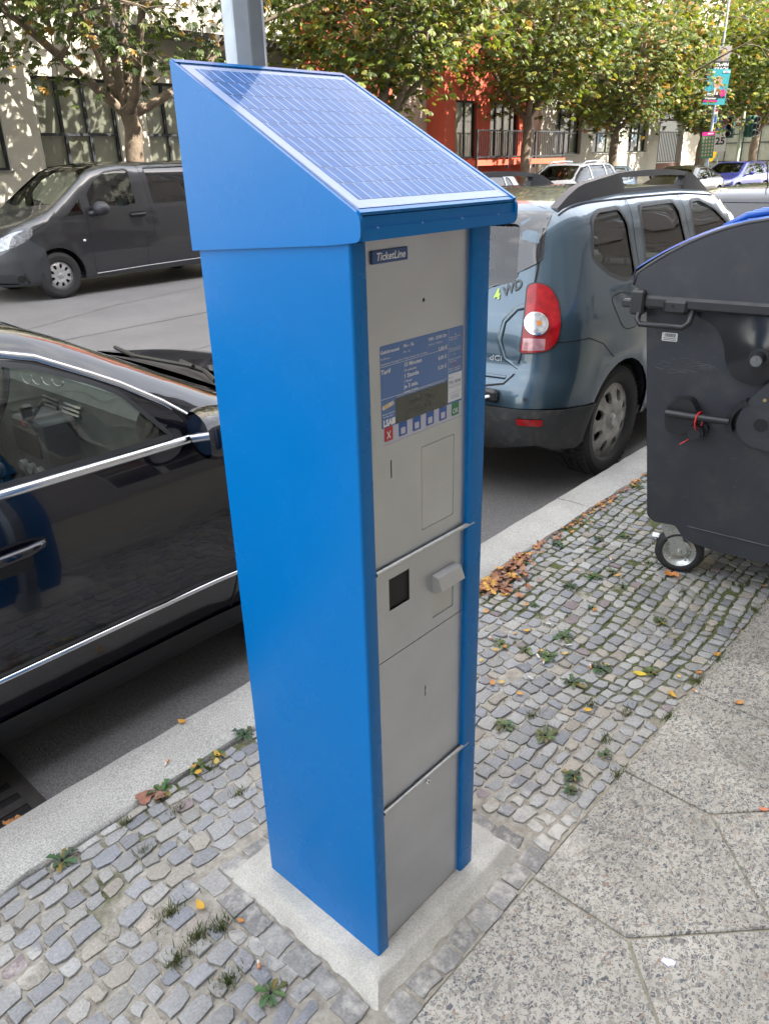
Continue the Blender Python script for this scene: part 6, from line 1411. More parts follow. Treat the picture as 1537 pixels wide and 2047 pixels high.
def build_plants():
    WL,TL,YL,BL=ordinal_labels(WEEDS,'leafy weed'),ordinal_labels(TUFTS,'grass tuft'),ordinal_labels(YEL,'small fallen leaflet'),ordinal_labels(BUTTS,'cigarette end'); rng=random.Random(77); lm=mat('weed_leaf',(.055,.085,.030),.55,attr=True,trans=.25); gm=mat('grass_blade',(.08,.12,.03),.6,attr=True,trans=.3)
    size_of={20:.034,21:.040,18:.036,19:.044,14:.038,29:.036,30:.036,26:.036,31:.036}
    for i,(x,y) in enumerate(WEEDS):
        R=1.22*size_of.get(i,rng.uniform(.022,.038)); mb=MB(); n=rng.randint(9,18); hue=rng.choice([(.075,.125,.042),(.09,.14,.045),(.065,.11,.05),(.12,.155,.055)])
        for k in range(n):
            a=2*math.pi*k/n+rng.uniform(-.25,.25); L=R*rng.uniform(.55,1.1); w=L*rng.uniform(.24,.40); h=L*rng.uniform(.10,.45); c=tuple(q*rng.uniform(.7,1.35) for q in hue)
            if rng.random()<.1: c=(.22,.17,.04)
            ca,sa=math.cos(a),math.sin(a); P=lambda r,s,z:(r*ca-s*sa,r*sa+s*ca,max(z,.002)); lob=rng.uniform(.7,1.0)
            v=[P(.004,0,.003),P(L*.35,w*.45,h*.6+.004),P(L*.35,0,h*.55),P(L*.35,-w*.45,h*.6+.004),P(L*.55,w*.32*lob,h*.85),P(L*.72,w*.62,h*.95+.003),P(L*.70,0,h*.85),P(L*.72,-w*.62,h*.95+.003),P(L*.55,-w*.32*lob,h*.85),P(L,0,h*.6)]
            mb.add(v,[(0,1,2),(0,2,3),(1,4,6,2),(2,6,8,3),(4,5,6),(6,7,8),(5,9,6),(6,9,7)],0,c)
        r=thing('weed',WL[i],'weed',(x,y,-.001),rng.uniform(0,6),group='weeds in the cobble joints')
        mb.build('leaves',lm,r,smooth=True,color=True); st=MB(); st.tube([(0,0,-.01),(0,0,.008)],.004,5); st.build('crown',lm,r)
    for i,(x,y) in enumerate(TUFTS):
        r=thing('grass_tuft',TL[i],'grass tuft',(x,y,-.004),0,group='grass tufts between the setts'); mb=MB(); big=1<=i<=3 or 6<=i<=7
        for k in range(130 if big else 70):
            a=rng.uniform(0,6.28); d=rng.gauss(0,.016 if big else .013); px,py=d*math.cos(a)*1.6,d*math.sin(a); h=rng.uniform(.008,.024)*(1.25 if big else 1); lx,ly=rng.gauss(0,.4)*h,rng.gauss(0,.4)*h; w=.0011; t=rng.uniform(0,3.14); wx,wy=w*math.cos(t),w*math.sin(t); g=rng.uniform(.7,1.4); c=(.075*g,.115*g,.028*g) if rng.random()<.8 else (.20*g,.17*g,.07*g)
            mb.add([(px-wx,py-wy,0),(px+wx,py+wy,0),(px+lx*.5+wx*.7,py+ly*.5+wy*.7,h*.6),(px+lx*.5-wx*.7,py+ly*.5-wy*.7,h*.6),(px+lx,py+ly,h)],[(0,1,2,3),(3,2,4)],0,c)
        b=mb.build('blades',gm,r,color=True); b['kind']='stuff'
    # moss and tiny plants along the joints
    mb=MB()
    for k in range(9000):
        x=rng.uniform(.75,3.6) if rng.random()<.86 else rng.uniform(-.9,.3); y=rng.uniform(-.13,.86)
        f=math.sin(x*7.3+1.3)*math.sin(y*9.1+.4)+.6*math.sin(x*17+y*13)+ (.9 if y>.74 else 0)+(.7 if y<-.09 and x>.7 else 0)
        if f<.05 or dust_at(x,y)>.34: continue
        for q in range(3):
            px,py=x+rng.gauss(0,.006),y+rng.gauss(0,.006); h=rng.uniform(.003,.011); t=rng.uniform(0,3.14); w=.0012; wx,wy=w*math.cos(t),w*math.sin(t); lx,ly=rng.gauss(0,.004),rng.gauss(0,.004); g=rng.uniform(.6,1.4)
            mb.add([(px-wx,py-wy,-.010),(px+wx,py+wy,-.010),(px+lx,py+ly,h-.004)],[(0,1,2)],0,(.085*g,.11*g,.03*g))
    o=mb.build('moss_growth',gm,color=True); tag(o,'low moss and seedlings in the joints between the cobbles','moss',kind='stuff')
    # fallen leaflets
    def leaflet(L,c,curl=.3,w=.28):
        m=MB(); v=[];n=5
        for i in range(n+1):
            t=i/n; ww=L*w*math.sin(math.pi*min(1,t*.92+.04))**.8; z=.002+L*curl*(t-.5)**2*1.6; v+=[(-ww,L*(t-.5),z+ww*.35),(0,L*(t-.5),z),(ww,L*(t-.5),z+ww*.25)]
        f=[]
        for i in range(n): 
            for j in range(2): f.append((i*3+j,i*3+j+1,(i+1)*3+j+1,(i+1)*3+j))
        m.add(v,f,0,c); return m
    yl=mat('yellow_leaf',(.55,.33,.05),.55,attr=True,trans=.2)
    for i,(x,y) in enumerate(YEL):
        c=rng.choice([(.62,.36,.04),(.60,.30,.05),(.55,.24,.06),(.58,.42,.12)]); m=leaflet(rng.uniform(.020,.034),c,rng.uniform(.1,.6)); big=i==17
        if big: m=leaflet(.045,(.66,.50,.05),.2)
        o=m.build('fallen_leaflet',yl,None,smooth=True,color=True); o.location=(x,y,.003 if y>-.12 else .001); o.rotation_euler=(rng.uniform(-.2,.2),rng.uniform(-.2,.2),rng.uniform(0,6.28)); tag(o,('larger bright yellow leaflet near the corner of the slabs' if big else YL[i]),'fallen leaf',None if big else 'fallen leaflets scattered on the pavement')
    bl=mat('brown_leaf',(.30,.14,.07),.7,attr=True,var=.25,vscale=60)
    def brown(L,c):
        m=MB(); n=11; cx=[]; 
        for k in range(n): a=2*math.pi*k/n; r=L*(.42+.12*math.sin(a*3+rng.random())+rng.uniform(-.05,.05)); cx.append((r*math.cos(a),r*.8*math.sin(a),.004+rng.uniform(0,.22)*L))
        inn=[(x*.5,y*.5,z*.35+.002) for x,y,z in cx]
        m.add(cx+inn+[(0,0,.004)],[(i,(i+1)%n,n+(i+1)%n,n+i) for i in range(n)]+[(n+i,n+(i+1)%n,2*n) for i in range(n)],0,c); return m
    for (x,y,L,c,lab) in ((2.15,.265,.075,(.50,.20,.06),'orange brown crumpled leaf lying by the castor of the waste container'),(-.055,.862,.065,(.26,.115,.075),'large brown curled leaf beside the weed at the left kerb'),(-.02,.835,.05,(.24,.12,.085),'smaller brown curled leaf tucked under the large one at the left kerb')):
        o=brown(L,c).build('brown_leaf',bl,None,smooth=True,color=True); o.location=(x,y,.003); o.rotation_euler=(0,0,rng.uniform(0,6)); tag(o,lab,'fallen leaf')
    # heap of litter at the kerb behind the machine
    mb=MB()
    def put(x,y,z,L,c,kind):
        m=brown(L,c) if kind else leaflet(L,c,rng.uniform(.1,.9)); M=T(x,y,z)@RZ(rng.uniform(0,360))@RX(rng.uniform(-28,28)); mb.add([M@Vector(p) for p in m.v],m.f,0,m.c[0])
    for k in range(150):
        x=rng.triangular(1.45,2.0,1.62); y=.855-abs(rng.gauss(0,.055))*(1.3 if x<1.75 else .6)
        put(x,y,rng.uniform(.0,.014),rng.uniform(.02,.05),rng.choice([(.30,.13,.07),(.36,.17,.09),(.24,.12,.08),(.55,.30,.06)]),rng.random()<.45)
    for k in range(90):
        x=rng.uniform(1.95,3.2); y=.862-abs(rng.gauss(0,.022)); put(x,y,rng.uniform(0,.01),rng.uniform(.018,.034),rng.choice([(.34,.15,.08),(.26,.13,.09),(.5,.25,.07)]),rng.random()<.4)
    for k in range(26): put(rng.uniform(.2,.6),1.115+rng.random()*.02,-.105,rng.uniform(.02,.035),(.34,.13,.07),rng.random()<.5)
    for k in range(26): put(rng.uniform(-.42,-.30),1.14+rng.random()*.06,-.10,rng.uniform(.02,.04),(.42,.19,.06),rng.random()<.5)
    o=mb.build('leaf_litter',bl,None,smooth=True,color=True); tag(o,'brown and orange leaf litter heaped along the kerb','leaf litter',kind='stuff')
    # cigarette ends and paper
    fl=mat('filter_orange',(.55,.24,.10),.7,var=.15); wp=mat('cigarette_paper',(.66,.63,.58),.7,var=.1)
    for i,(x,y) in enumerate(BUTTS):
        a=rng.uniform(0,6.28); L=rng.uniform(.018,.026); r=.0038; lab={0:'crushed cigarette end with white tip lying on the kerb',1:'cigarette end with orange filter lying left of the plinth'}.get(i,BL[i])
        t=thing('cigarette_end',lab,'cigarette end',(x,y,(.006 if i==0 else .004)),a,None if i<2 else 'cigarette ends on the pavement'); M_=MB(); M_.tube([(0,0,r),(L*.6,0,r)],[r,r*.93],8); M_.build('filter',fl if i not in(2,3,4,7) else wp,t,smooth=40); M_=MB(); M_.tube([(L*.6,0,r),(L,.001,r*.9)],[r*.93,r*.7],8); M_.build('paper',wp,t,smooth=40)
    m=MB(); m.add([(-.011,-.014,.001),(.011,-.012,.003),(.012,.013,.001),(-.009,.015,.004)],[(0,1,2,3)]); m.add([(-.011,-.014,.0005),(.011,-.012,.0025),(.012,.013,.0005),(-.009,.015,.0035)],[(3,2,1,0)]); o=m.build('paper_scrap',mat('lilac_paper',(.58,.58,.80),.6)); o.location=(.451,-.472,0); tag(o,'small pale lilac paper scrap on a slab at the lower right','paper')
    m=leaflet(.026,(.62,.22,.12),.2); o=m.build('fallen_leaflet',yl,None,smooth=True,color=True); o.location=(1.049,-.48,.002); o.rotation_euler=(0,0,.6); tag(o,'salmon coloured leaflet lying in the slab joint at the right edge','fallen leaf')
build_plants()
def build_gully():
    r=thing('drain_gully','dark iron street drain sunk in the gutter under the black saloon','drain',(0,0,0)); ir=mat('cast_iron',(.05,.045,.042),.7,.4,var=.2,vscale=20,bump=.001)
    mb=MB(); plate(mb,rect(-.62,1.105,-.215,1.58),T(0,0,-.109),.006,[rect(-.60,1.14+.07*k,-.26,1.175+.07*k) for k in range(6)]); mb.build('grate',ir,r); mb=MB(); mb.quad((-.61,1.11,-.1085),(-.22,1.11,-.1085),(-.22,1.57,-.1085),(-.61,1.57,-.1085)); mb.build('shaft',gap_m,r)
build_gully()
def build_machine():
    root=thing('ticket_machine','blue parking ticket machine with sloping solar panel on top, standing on a concrete plinth','ticket machine',(0,0,0))
    blue=mat('blue_powder_coat',(.0,.138,.42),.26,0,.22,.05,var=.03,vscale=3,rvar=.05,bump=.00012,bscale=900,coatr=.08)
    steel=mat('brushed_steel',(.50,.515,.545),.34,.85,var=.07,vscale=5,speck=.03,sscale=400,rvar=.05)
    st2=mat('grey_metal',(.50,.505,.50),.36,.6,var=.05)
    z0=.056; W,D=.3515,.366
    def xz(y): return Matrix(((1,0,0,0),(0,0,-1,y),(0,1,0,0),(0,0,0,1)))   # local (x,y)->(X,Z), local z towards the viewer of the front
    # cabinet: side walls folded round the front posts, back
    b=MB(); b.box((.0082,D-.006,z0),(W-.0082,D-.001,1.575)); b.build('back_wall',blue,root)
    for (a,c) in ((0,.0345),(.3025,W)):
        b=MB(); L_poly=[(0,D),(0,.004),(.0008,.0015),(.0028,-.0003),(.0055,-.001),(.0305,-.001),(.0332,.0),(.0345,.003),(.0345,.026),(.008,.026),(.008,D)]; b.prism(L_poly if a==0 else [(W-x_ if x_<.02 else a+(.0345-x_),y_) for x_,y_ in L_poly],T(0,0,z0),1.519); b.build('side_wall_and_post',blue,root,smooth=50)
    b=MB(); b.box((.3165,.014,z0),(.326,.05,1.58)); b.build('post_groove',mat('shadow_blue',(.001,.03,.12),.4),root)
    # hood
    hx0,hx1=-.006,.388; yf,yb=-.029,.379; zf,zb=1.618,1.838; zl=1.579; zlb=1.548
    b=MB(); M=Matrix(((0,0,1,hx0),(1,0,0,0),(0,1,0,0),(0,0,0,1)))
    side=rounded([(yf,zl),(yf,zf-.004),(yb,zb),(yb,zlb),(.03,zlb+.024)],[.012,.010,.002,.002,.05],4)
    for x in (hx0,hx1-.006):
        M=Matrix(((0,0,1,x),(1,0,0,0),(0,1,0,0),(0,0,0,1))); b=MB(); b.prism(side,M,.006); b.build('hood_cheek',blue,root)
    b=MB(); b.box((hx0+.006,yf+.001,zl),(hx1-.006,yf+.006,zf-.022)); 
    b.build('hood_front',blue,root); b=MB(); b.box((hx0+.0065,yf+.004,zf-.022),(hx1-.0065,yf+.012,zf-.006)); b.build('hood_fold',blue,root)
    b=MB(); b.box((hx0+.006,yb-.006,zlb),(hx1-.006,yb-.001,zb-.006)); b.build('hood_back',blue,root)
    b=MB()
    for k in range(4): b.box((.03+.10*k,yf+.0003,zf-.0235),(.0325+.10*k,yf+.003,zf-.021))
    b.build('hood_fold_line',mat('worn_edge',(.15,.30,.52),.4),root)
    sl=math.atan2(zb-zf,yb-yf); Ls=math.hypot(zb-zf,yb-yf)
    # frame of the slope: x to the right, y up the slope
    Ms=T(0,yf+.002,zf-.001)@Matrix.Rotation(sl,4,'X')
    b=MB(); b.box((hx0+.004,0,-.004),(hx1-.006,.008,.001),M=Ms); b.box((hx0+.004,Ls-.012,-.012),(hx1-.006,Ls-.002,.003),M=Ms); b.box((hx1-.012,0,-.003),(hx1-.005,Ls-.004,.003),M=Ms); b.build('hood_rim',blue,root)
    p=MB(); px0,px1,py0,py1=.004,.376,.011,Ls-.016; p.box((px0,py0,-.004),(px1,py1,.0008),M=Ms)
    pan=p.build('solar_panel',mat('panel_backing',(.33,.42,.66),.4),root)
    cellm=mat('solar_cell',(.045,.15,.42),.5,0,.15,0,var=.25,vscale=40); nx,ny=4,9; cx0,cx1,cy0,cy1=px0+.018,px1-.012,py0+.020,py1-.012
    cw,ch=(cx1-cx0)/nx,(cy1-cy0)/ny; me=None
    c=MB(); c.box((.0013,.0010,0),(cw-.0013,ch-.0010,.0004)); me=c.mesh('solar_cell',cellm)
    bb=MB()
    for k in range(4): bb.box((cw*(k+.5)/4-.00055,.0009,.0004),(cw*(k+.5)/4+.00055,ch-.0009,.0006))
    bm_=bb.mesh('busbar',mat('busbar_silver',(.58,.68,.88),.5,.0))
    for i in range(nx):
        for j in range(ny):
            o=bpy.data.objects.new('solar_cell',me); COL.objects.link(o); o.parent=pan; Mc=Ms@T(cx0+cw*i,cy0+ch*j,.0009); o.matrix_local=Mc
            if True:
                q=bpy.data.objects.new('busbar',bm_); COL.objects.link(q); q.parent=pan; q.matrix_local=Mc@T((cw*.06 if j%2 else 0)-cw*.03,0,0)
    g=MB(); g.quad(*[Ms@Vector(q) for q in ((px0,py0,.0022),(px1,py0,.0022),(px1,py1,.0022),(px0,py1,.0022))])
    gm=bpy.data.materials.new('panel_glass'); gm.use_nodes=True; t=gm.node_tree; t.nodes.remove(t.nodes['Principled BSDF']); tr=t.nodes.new('ShaderNodeBsdfTransparent'); gl=t.nodes.new('ShaderNodeBsdfGlossy'); gl.inputs['Roughness'].default_value=.03
    fr=t.nodes.new('ShaderNodeFresnel'); fr.inputs[0].default_value=1.6; mu=t.nodes.new('ShaderNodeMath'); mu.operation='MULTIPLY_ADD'; mu.inputs[1].default_value=.26; mu.inputs[2].default_value=.0; mu.use_clamp=True
    ms=t.nodes.new('ShaderNodeMixShader'); t.links.new(fr.outputs[0],mu.inputs[0]); t.links.new(mu.outputs[0],ms.inputs[0]); t.links.new(tr.outputs[0],ms.inputs[1]); t.links.new(gl.outputs[0],ms.inputs[2]); t.links.new(ms.outputs[0],t.nodes['Material Output'].inputs[0])
    g.build('panel_cover_glass',gm,pan)
    # steel front: door leaves
    y=.010; x0,x1=.0345,.3165
    def door(name,za,zb_,holes=()):
        b=MB(); plate(b,rect(x0+.0006,za,x1,zb_),xz(y+.003),.003,holes); return b.build(name,steel,root)
    disp=rounded(rect(.0685,1.246,.289,1.414),[.004]*4,3)
    d1=door('upper_door',1.0185,1.579,[circle(.179,1.472,.0033,16),disp,rect(.0885,1.183,.0915,1.216),rounded([(.171,1.052),(.2665,1.052),(.2665,1.2165),(.171,1.2165)],.003,2)])
    d2=door('return_tray_door',.8185,1.0150,[rect(.077,.922,.1335,.987),rect(.204,.843,.271,.945)])
    key=[(.1785,.665),(.1815,.666),(.182,.672),(.1805,.677),(.1822,.683),(.1818,.691),(.1785,.693),(.1782,.686),(.1795,.681),(.178,.676),(.1792,.670)]
    d3=door('middle_door',.4560,.8165,[key]); d4=door('lower_door',z0+.004,.4520)
    b=MB(); b.box((x0,.0135,z0+.002),(x1,.02,1.578)); b.build('inner_wall',mat('dark_recess',(.012,.012,.014),.7),root)
    b=MB(); b.prism(rounded([(.1720,.0530+1),(.2655,1.0530),(.2655,1.2155),(.1720,1.2155)],.003,2),xz(.0115),.0014); b.build('blank_panel',mat('brushed_steel_panel',(.54,.55,.565),.44,.8,var=.05,speck=.03),d1)
    for z,nm in ((1.0168,'upper'),(.4540,'lower')):
        n=9; xs=np.linspace(.036,.3245,n+1)
        for k in range(n):
            b=MB(); b.tube([(xs[k]+.0004,.0035,z),(xs[k+1]-.0004,.0035,z)],.0048,14); b.build('hinge_knuckle',st2,root,smooth=40)
        b=MB(); b.tube([(xs[0],.0035,z),(xs[-1],.0035,z)],.0038,10); b.build('hinge_pin',mat('dark_recess',(.012,.012,.014),.7),root)
    # coin return window, recessed
    b=MB(); b.quad((.077,.030,.922),(.1335,.030,.922),(.1335,.030,.987),(.077,.030,.987)); b.build('coin_window',mat('smoked_plastic',(.030,.024,.026),.12,coat=.6,var=.3,vscale=30),d2)
    b=MB()
    for a,c in (((.0765,.010,.9205),(.0785,.0299,.9885)),((.1325,.010,.9205),(.134,.0299,.9885)),((.0765,.010,.9205),(.134,.0299,.922))): b.box(a,c)
    b.build('window_reveal',black,d2)
    # ticket flap and tray
    b=MB(); b.box((.204,.0125,.843),(.271,.0145,.945)); b.build('tray_back',st2,d2)
    b=MB(); prof=[(.012,.944),(-.006,.940),(-.016,.915),(-.014,.9135),(-.003,.934),(.012,.937)]; b.prism(prof,Matrix(((0,0,1,.203),(1,0,0,0),(0,1,0,0),(0,0,0,1))),.072)
    b.build('ticket_flap',st2,d2,smooth=30)
    b=MB(); b.prism([(.012,.944),(-.006,.940),(-.016,.915),(.0,.905),(.012,.905)],Matrix(((0,0,1,.2015),(1,0,0,0),(0,1,0,0),(0,0,0,1))),.0018); b.build('flap_side',st2,d2)
    b=MB(); b.lathe([(0,.010),(.0055,.010),(.0070,.008),(.0070,0)],xz(.010)@T(.179,.4385,0),20); lk=b.build('lock',chrome,d4,smooth=30)
    b=MB(); b.prism([(-.001,-.003),(.001,-.003),(.001,.0),(.002,.003),(-.002,.003),(-.001,0)],xz(.010)@T(.179,.4385,.0101),.0004); b.build('keyhole',gap_m,lk)
    # badge
    navy=mat('navy_print',(.012,.060,.20),.35,coat=.3); wht=mat('sign_white',(.72,.73,.76),.4)
    b=MB(); b.box((.0535,.0055,1.5405),(.1355,.010,1.5600),bev=.0008); bd=b.build('name_plate',navy,d1)
    b=MB(); add_text(b,'TicketLine',xz(.0054)@T(.0612,1.5452,0),.0160,bold=.018,shear=.22,width=.066); b.build('lettering',wht,bd)
    # display unit
    sky_b=mat('display_blue',(.055,.14,.37),.25,coat=.5); lav=mat('keypad_lilac',(.46,.47,.57),.3,coat=.4); red=mat('key_red',(.42,.012,.03),.3,coat=.3); grn=mat('key_green',(.004,.17,.075),.3,coat=.3); kb=mat('key_blue',(.006,.075,.33),.3,coat=.3)
    b=MB(); b.prism(disp,xz(.0125),.0015,mi=0); du=b.build('display_unit',lav,root)
    YB=.0108
    b=MB(); b.prism([(.0688,1.2765),(.2885,1.2765),(.2885,1.4137),(.0688,1.4137)],xz(YB),.0002); b.build('tariff_panel',sky_b,du)
    b=MB(); b.prism(rect(.1050,1.2765,.2465,1.3205),xz(YB-.0003),.0002); sc=b.build('screen',mat('lcd_screen',(.030,.038,.034),.18,coat=.5,var=.12,vscale=60),du)
    b=MB(); add_text(b,'Guten Tag',xz(YB-.0006)@T(.135,1.304,0),.010,width=.07); add_text(b,'12:41',xz(YB-.0006)@T(.145,1.288,0),.010,width=.05); b.build('screen_text',mat('lcd_dark',(.016,.020,.018),.3),sc)
    b=MB(); b.prism(rect(.2478,1.2800,.2880,1.3320),xz(YB-.0003),.0002); lb=b.build('number_label',mat('paper_white',(.66,.67,.72),.5),du)
    t=MB(); Z=lambda x,z: xz(YB-.0006)@T(x,z,0)
    def tx(s,x,z,h,w=None,bold=.012,mbx=t,**kw): add_text(mbx,s,Z(x,z),h,bold=bold,width=w,**kw)
    tx('Gebührenzeit',.0705,1.4005,.0075,.046,.02); tx('Tariff time',.0705,1.3905,.0050,.022,0); tx('Gesetzliche Feiertage frei / Public holidays free of charge',.0705,1.3822,.0046,.118,0)
    tx('Mo - Sa',.1270,1.4020,.0080,.026,.02); tx('Mo - Sa',.1270,1.3930,.0050,.016,0); tx('9:00 - 22:00 Uhr',.1920,1.4015,.0078,.050,.02); tx('9:00 am - 10:00 pm',.1920,1.3930,.0050,.038,0)
    tx('Tarif',.0705,1.3675,.0105,.024,.02); tx('15 Minuten',.1270,1.3700,.0098,.045,.02); tx('15 minutes',.1270,1.3615,.0060,.032,.01); tx('1 Stunde',.1270,1.3510,.0098,.037,.02); tx('1 hour',.1270,1.3430,.0060,.019,.01); tx('je 3 min.',.1270,1.3330,.0098,.037,.02); tx('every 3 min.',.1270,1.3250,.0060,.037,.01)
    tx('1,00 €',.2180,1.3800,.0090,.024,.02); tx('4,00 €',.2180,1.3640,.0090,.024,.02); tx('0,20 €',.2180,1.3470,.0090,.024,.02)
    tx('Parkschein von außen gut lesbar hinter die Windschutzscheibe legen.',.1300,1.3300,.0045,.115,0) if False else None
    for (za,zc) in ((1.3795,1.3800),(1.3340-.0085,1.3345-.0085)): 
        t.prism([(.0700,za),(.2440,za),(.2440,zc+.0001),(.0700,zc+.0001)],Z(0,0),.0001)
    t.prism(rect(.2472,1.3330,.2477,1.4130),Z(0,0),.0001)
    tx('Parkschein von außen gut lesbar hinter die Scheibe legen.',.1300,1.3245-.001,.0001,.001,0) if False else None
    for s_,z in (('Münzen einwerfen',1.3960),('Insert coins',1.3920),('Parkschein grüne Taste',1.3760),('Green button for ticket',1.3720),('Parkschein entnehmen',1.3570),('Take ticket',1.3530),('Abbruch - Rote Taste',1.3400),('Cancel - Red button',1.3360)): tx(s_,.2495,z,.0042,.034 if len(s_)>14 else .022,0)
    tx('Automat wechselt nicht!',.0715,1.2985,.0042,.030,0); tx('No change is given!',.0735,1.2940,.0042,.025,0); tx('LSA',.0735,1.2790,.0155,.022,.05); t.prism(rounded(rect(.0945,1.2790,.1030,1.2900),.001,2),Z(0,0),.0001)
    t.build('white_lettering',wht,du)
    t2=MB(); tx('Parkschein von außen gut lesbar hinter die Windschutzscheibe legen.',.1080,1.3225,.0036,.130,0,mbx=t2); t2.build('small_print',wht,du)
    t=MB(); tx('Nummer:',.2500,1.3240,.0042,.012,0,mbx=t); tx('PSA 58044',.2500,1.3130,.0090,.034,.01,mbx=t); tx('Nürnberger Straße 21',.2500,1.3060,.0040,.034,0,mbx=t) if False else tx('Naumburger Straße 21',.2500,1.3060,.0040,.034,0,mbx=t)
    tx('Störungshotline',.2560,1.2900,.0036,.024,0,mbx=t); tx('0800 0003582',.2560,1.2855,.0036,.024,0,mbx=t); t.prism(rect(.2500,1.3100,.2860,1.3103),Z(0,0),.0001); t.prism(rect(.2500,1.2960,.2860,1.2963),Z(0,0),.0001)
    t.build('navy_lettering',navy,lb)
    for k,(c1) in enumerate(((.6,.6,.62),(.55,.42,.3),(.6,.5,.22),(.62,.52,.25),(.6,.6,.62),(.5,.5,.5))):
        q=MB(); q.prism(circle(.0755+.0042*k,1.3115+.0008*k,.0040,14),Z(0,0)@T(0,0,.0001*k),.0001); q.build('coin_picture',mat('coin_%d'%k,c1,.3,.5),du)
    for k,(c1,z) in enumerate((((.40,.45,.6),1.4020),((.1,.5,.2),1.3850),((.40,.45,.6),1.3665),((.7,.08,.1),1.3490))):
        q=MB(); q.prism(circle(.266,z,.0016,10),Z(0,0),.0001); q.tube([Z(0,0)@Vector((.2672,z-.0012,0)),Z(0,0)@Vector((.2690,z-.0032,0))],.0008,5); q.build('pictogram',mat('picto_%d'%k,c1,.4),du)
    # keys
    for k in range(6):
        xk=.0755+.0367*k; w=.0215; m_={0:red,5:grn}.get(k,kb)
        h0,h1=(1.2505,1.2745) if k else (1.2475,1.2775)
        q=MB(); q.prism(rounded(rect(xk,1.2520,xk+w,1.2765),[.0015,.0015,0,0],3),xz(YB-.0001),.0003); kk=q.build('key',m_,du)
        q=MB()
        if k==0: M=Z(xk+w/2,1.2625); q.prism(rect(-.0075,-.0009,.0075,.0009),M@RZ(58),.0002); q.prism(rect(-.0075,-.0009,.0075,.0009),M@RZ(-58),.00025)
        elif k==5: add_text(q,'OK',Z(xk+.0022,1.2560),.0135,width=.0172)
        else: q.prism(rounded(rect(xk+.005,1.2550,xk+.0165,1.2665),.0012,3),Z(0,0),.0002)
        q.build('key_symbol',wht if k in (0,5) else lav,kk)
    # small screws on the cabinet side
    return root
build_machine()

def build_plinth():
    m=mat('concrete',(.44,.425,.385),.9,var=.16,vscale=9,speck=.22,sscale=260,bump=.0016,bscale=55)
    v=bm=bmesh.new(); x0,x1,y0,y1=-.047,.458,-.042,.437; n=26
    mb=MB(); g=[]
    def ring(x0,x1,y0,y1,z,j):
        p=[]
        for i in range(n): p.append((x0+(x1-x0)*i/n,y0))
        for i in range(n): p.append((x1,y0+(y1-y0)*i/n))
        for i in range(n): p.append((x1-(x1-x0)*i/n,y1))
        for i in range(n): p.append((x0,y1-(y1-y0)*i/n))
        r=random.Random(3); return [(a+r.uniform(-j,j),b+r.uniform(-j,j),z+r.uniform(-j,j)*.5) for a,b in p]
    rings=[ring(x0-.035,x1+.030,y0-.034,y1+.03,.010,.006),ring(x0-.008,x1+.007,y0-.008,y1+.007,.034,.003),ring(x0,x1,y0,y1,.048,.0015),ring(x0+.008,x1-.008,y0+.008,y1-.008,.055,.0008)]
    vv=[p for r in rings for p in r]; N_=4*n; f=[]
    for k in range(len(rings)-1):
        for i in range(N_): f.append((k*N_+i,k*N_+(i+1)%N_,(k+1)*N_+(i+1)%N_,(k+1)*N_+i))
    f.append(tuple(3*N_+i for i in range(N_))); mb.add(vv,f)
    bm.free(); mb.build('concrete_plinth',m,smooth=50,label='rough pale concrete plinth set into the cobbles under the blue machine',cat='plinth')
build_plinth()

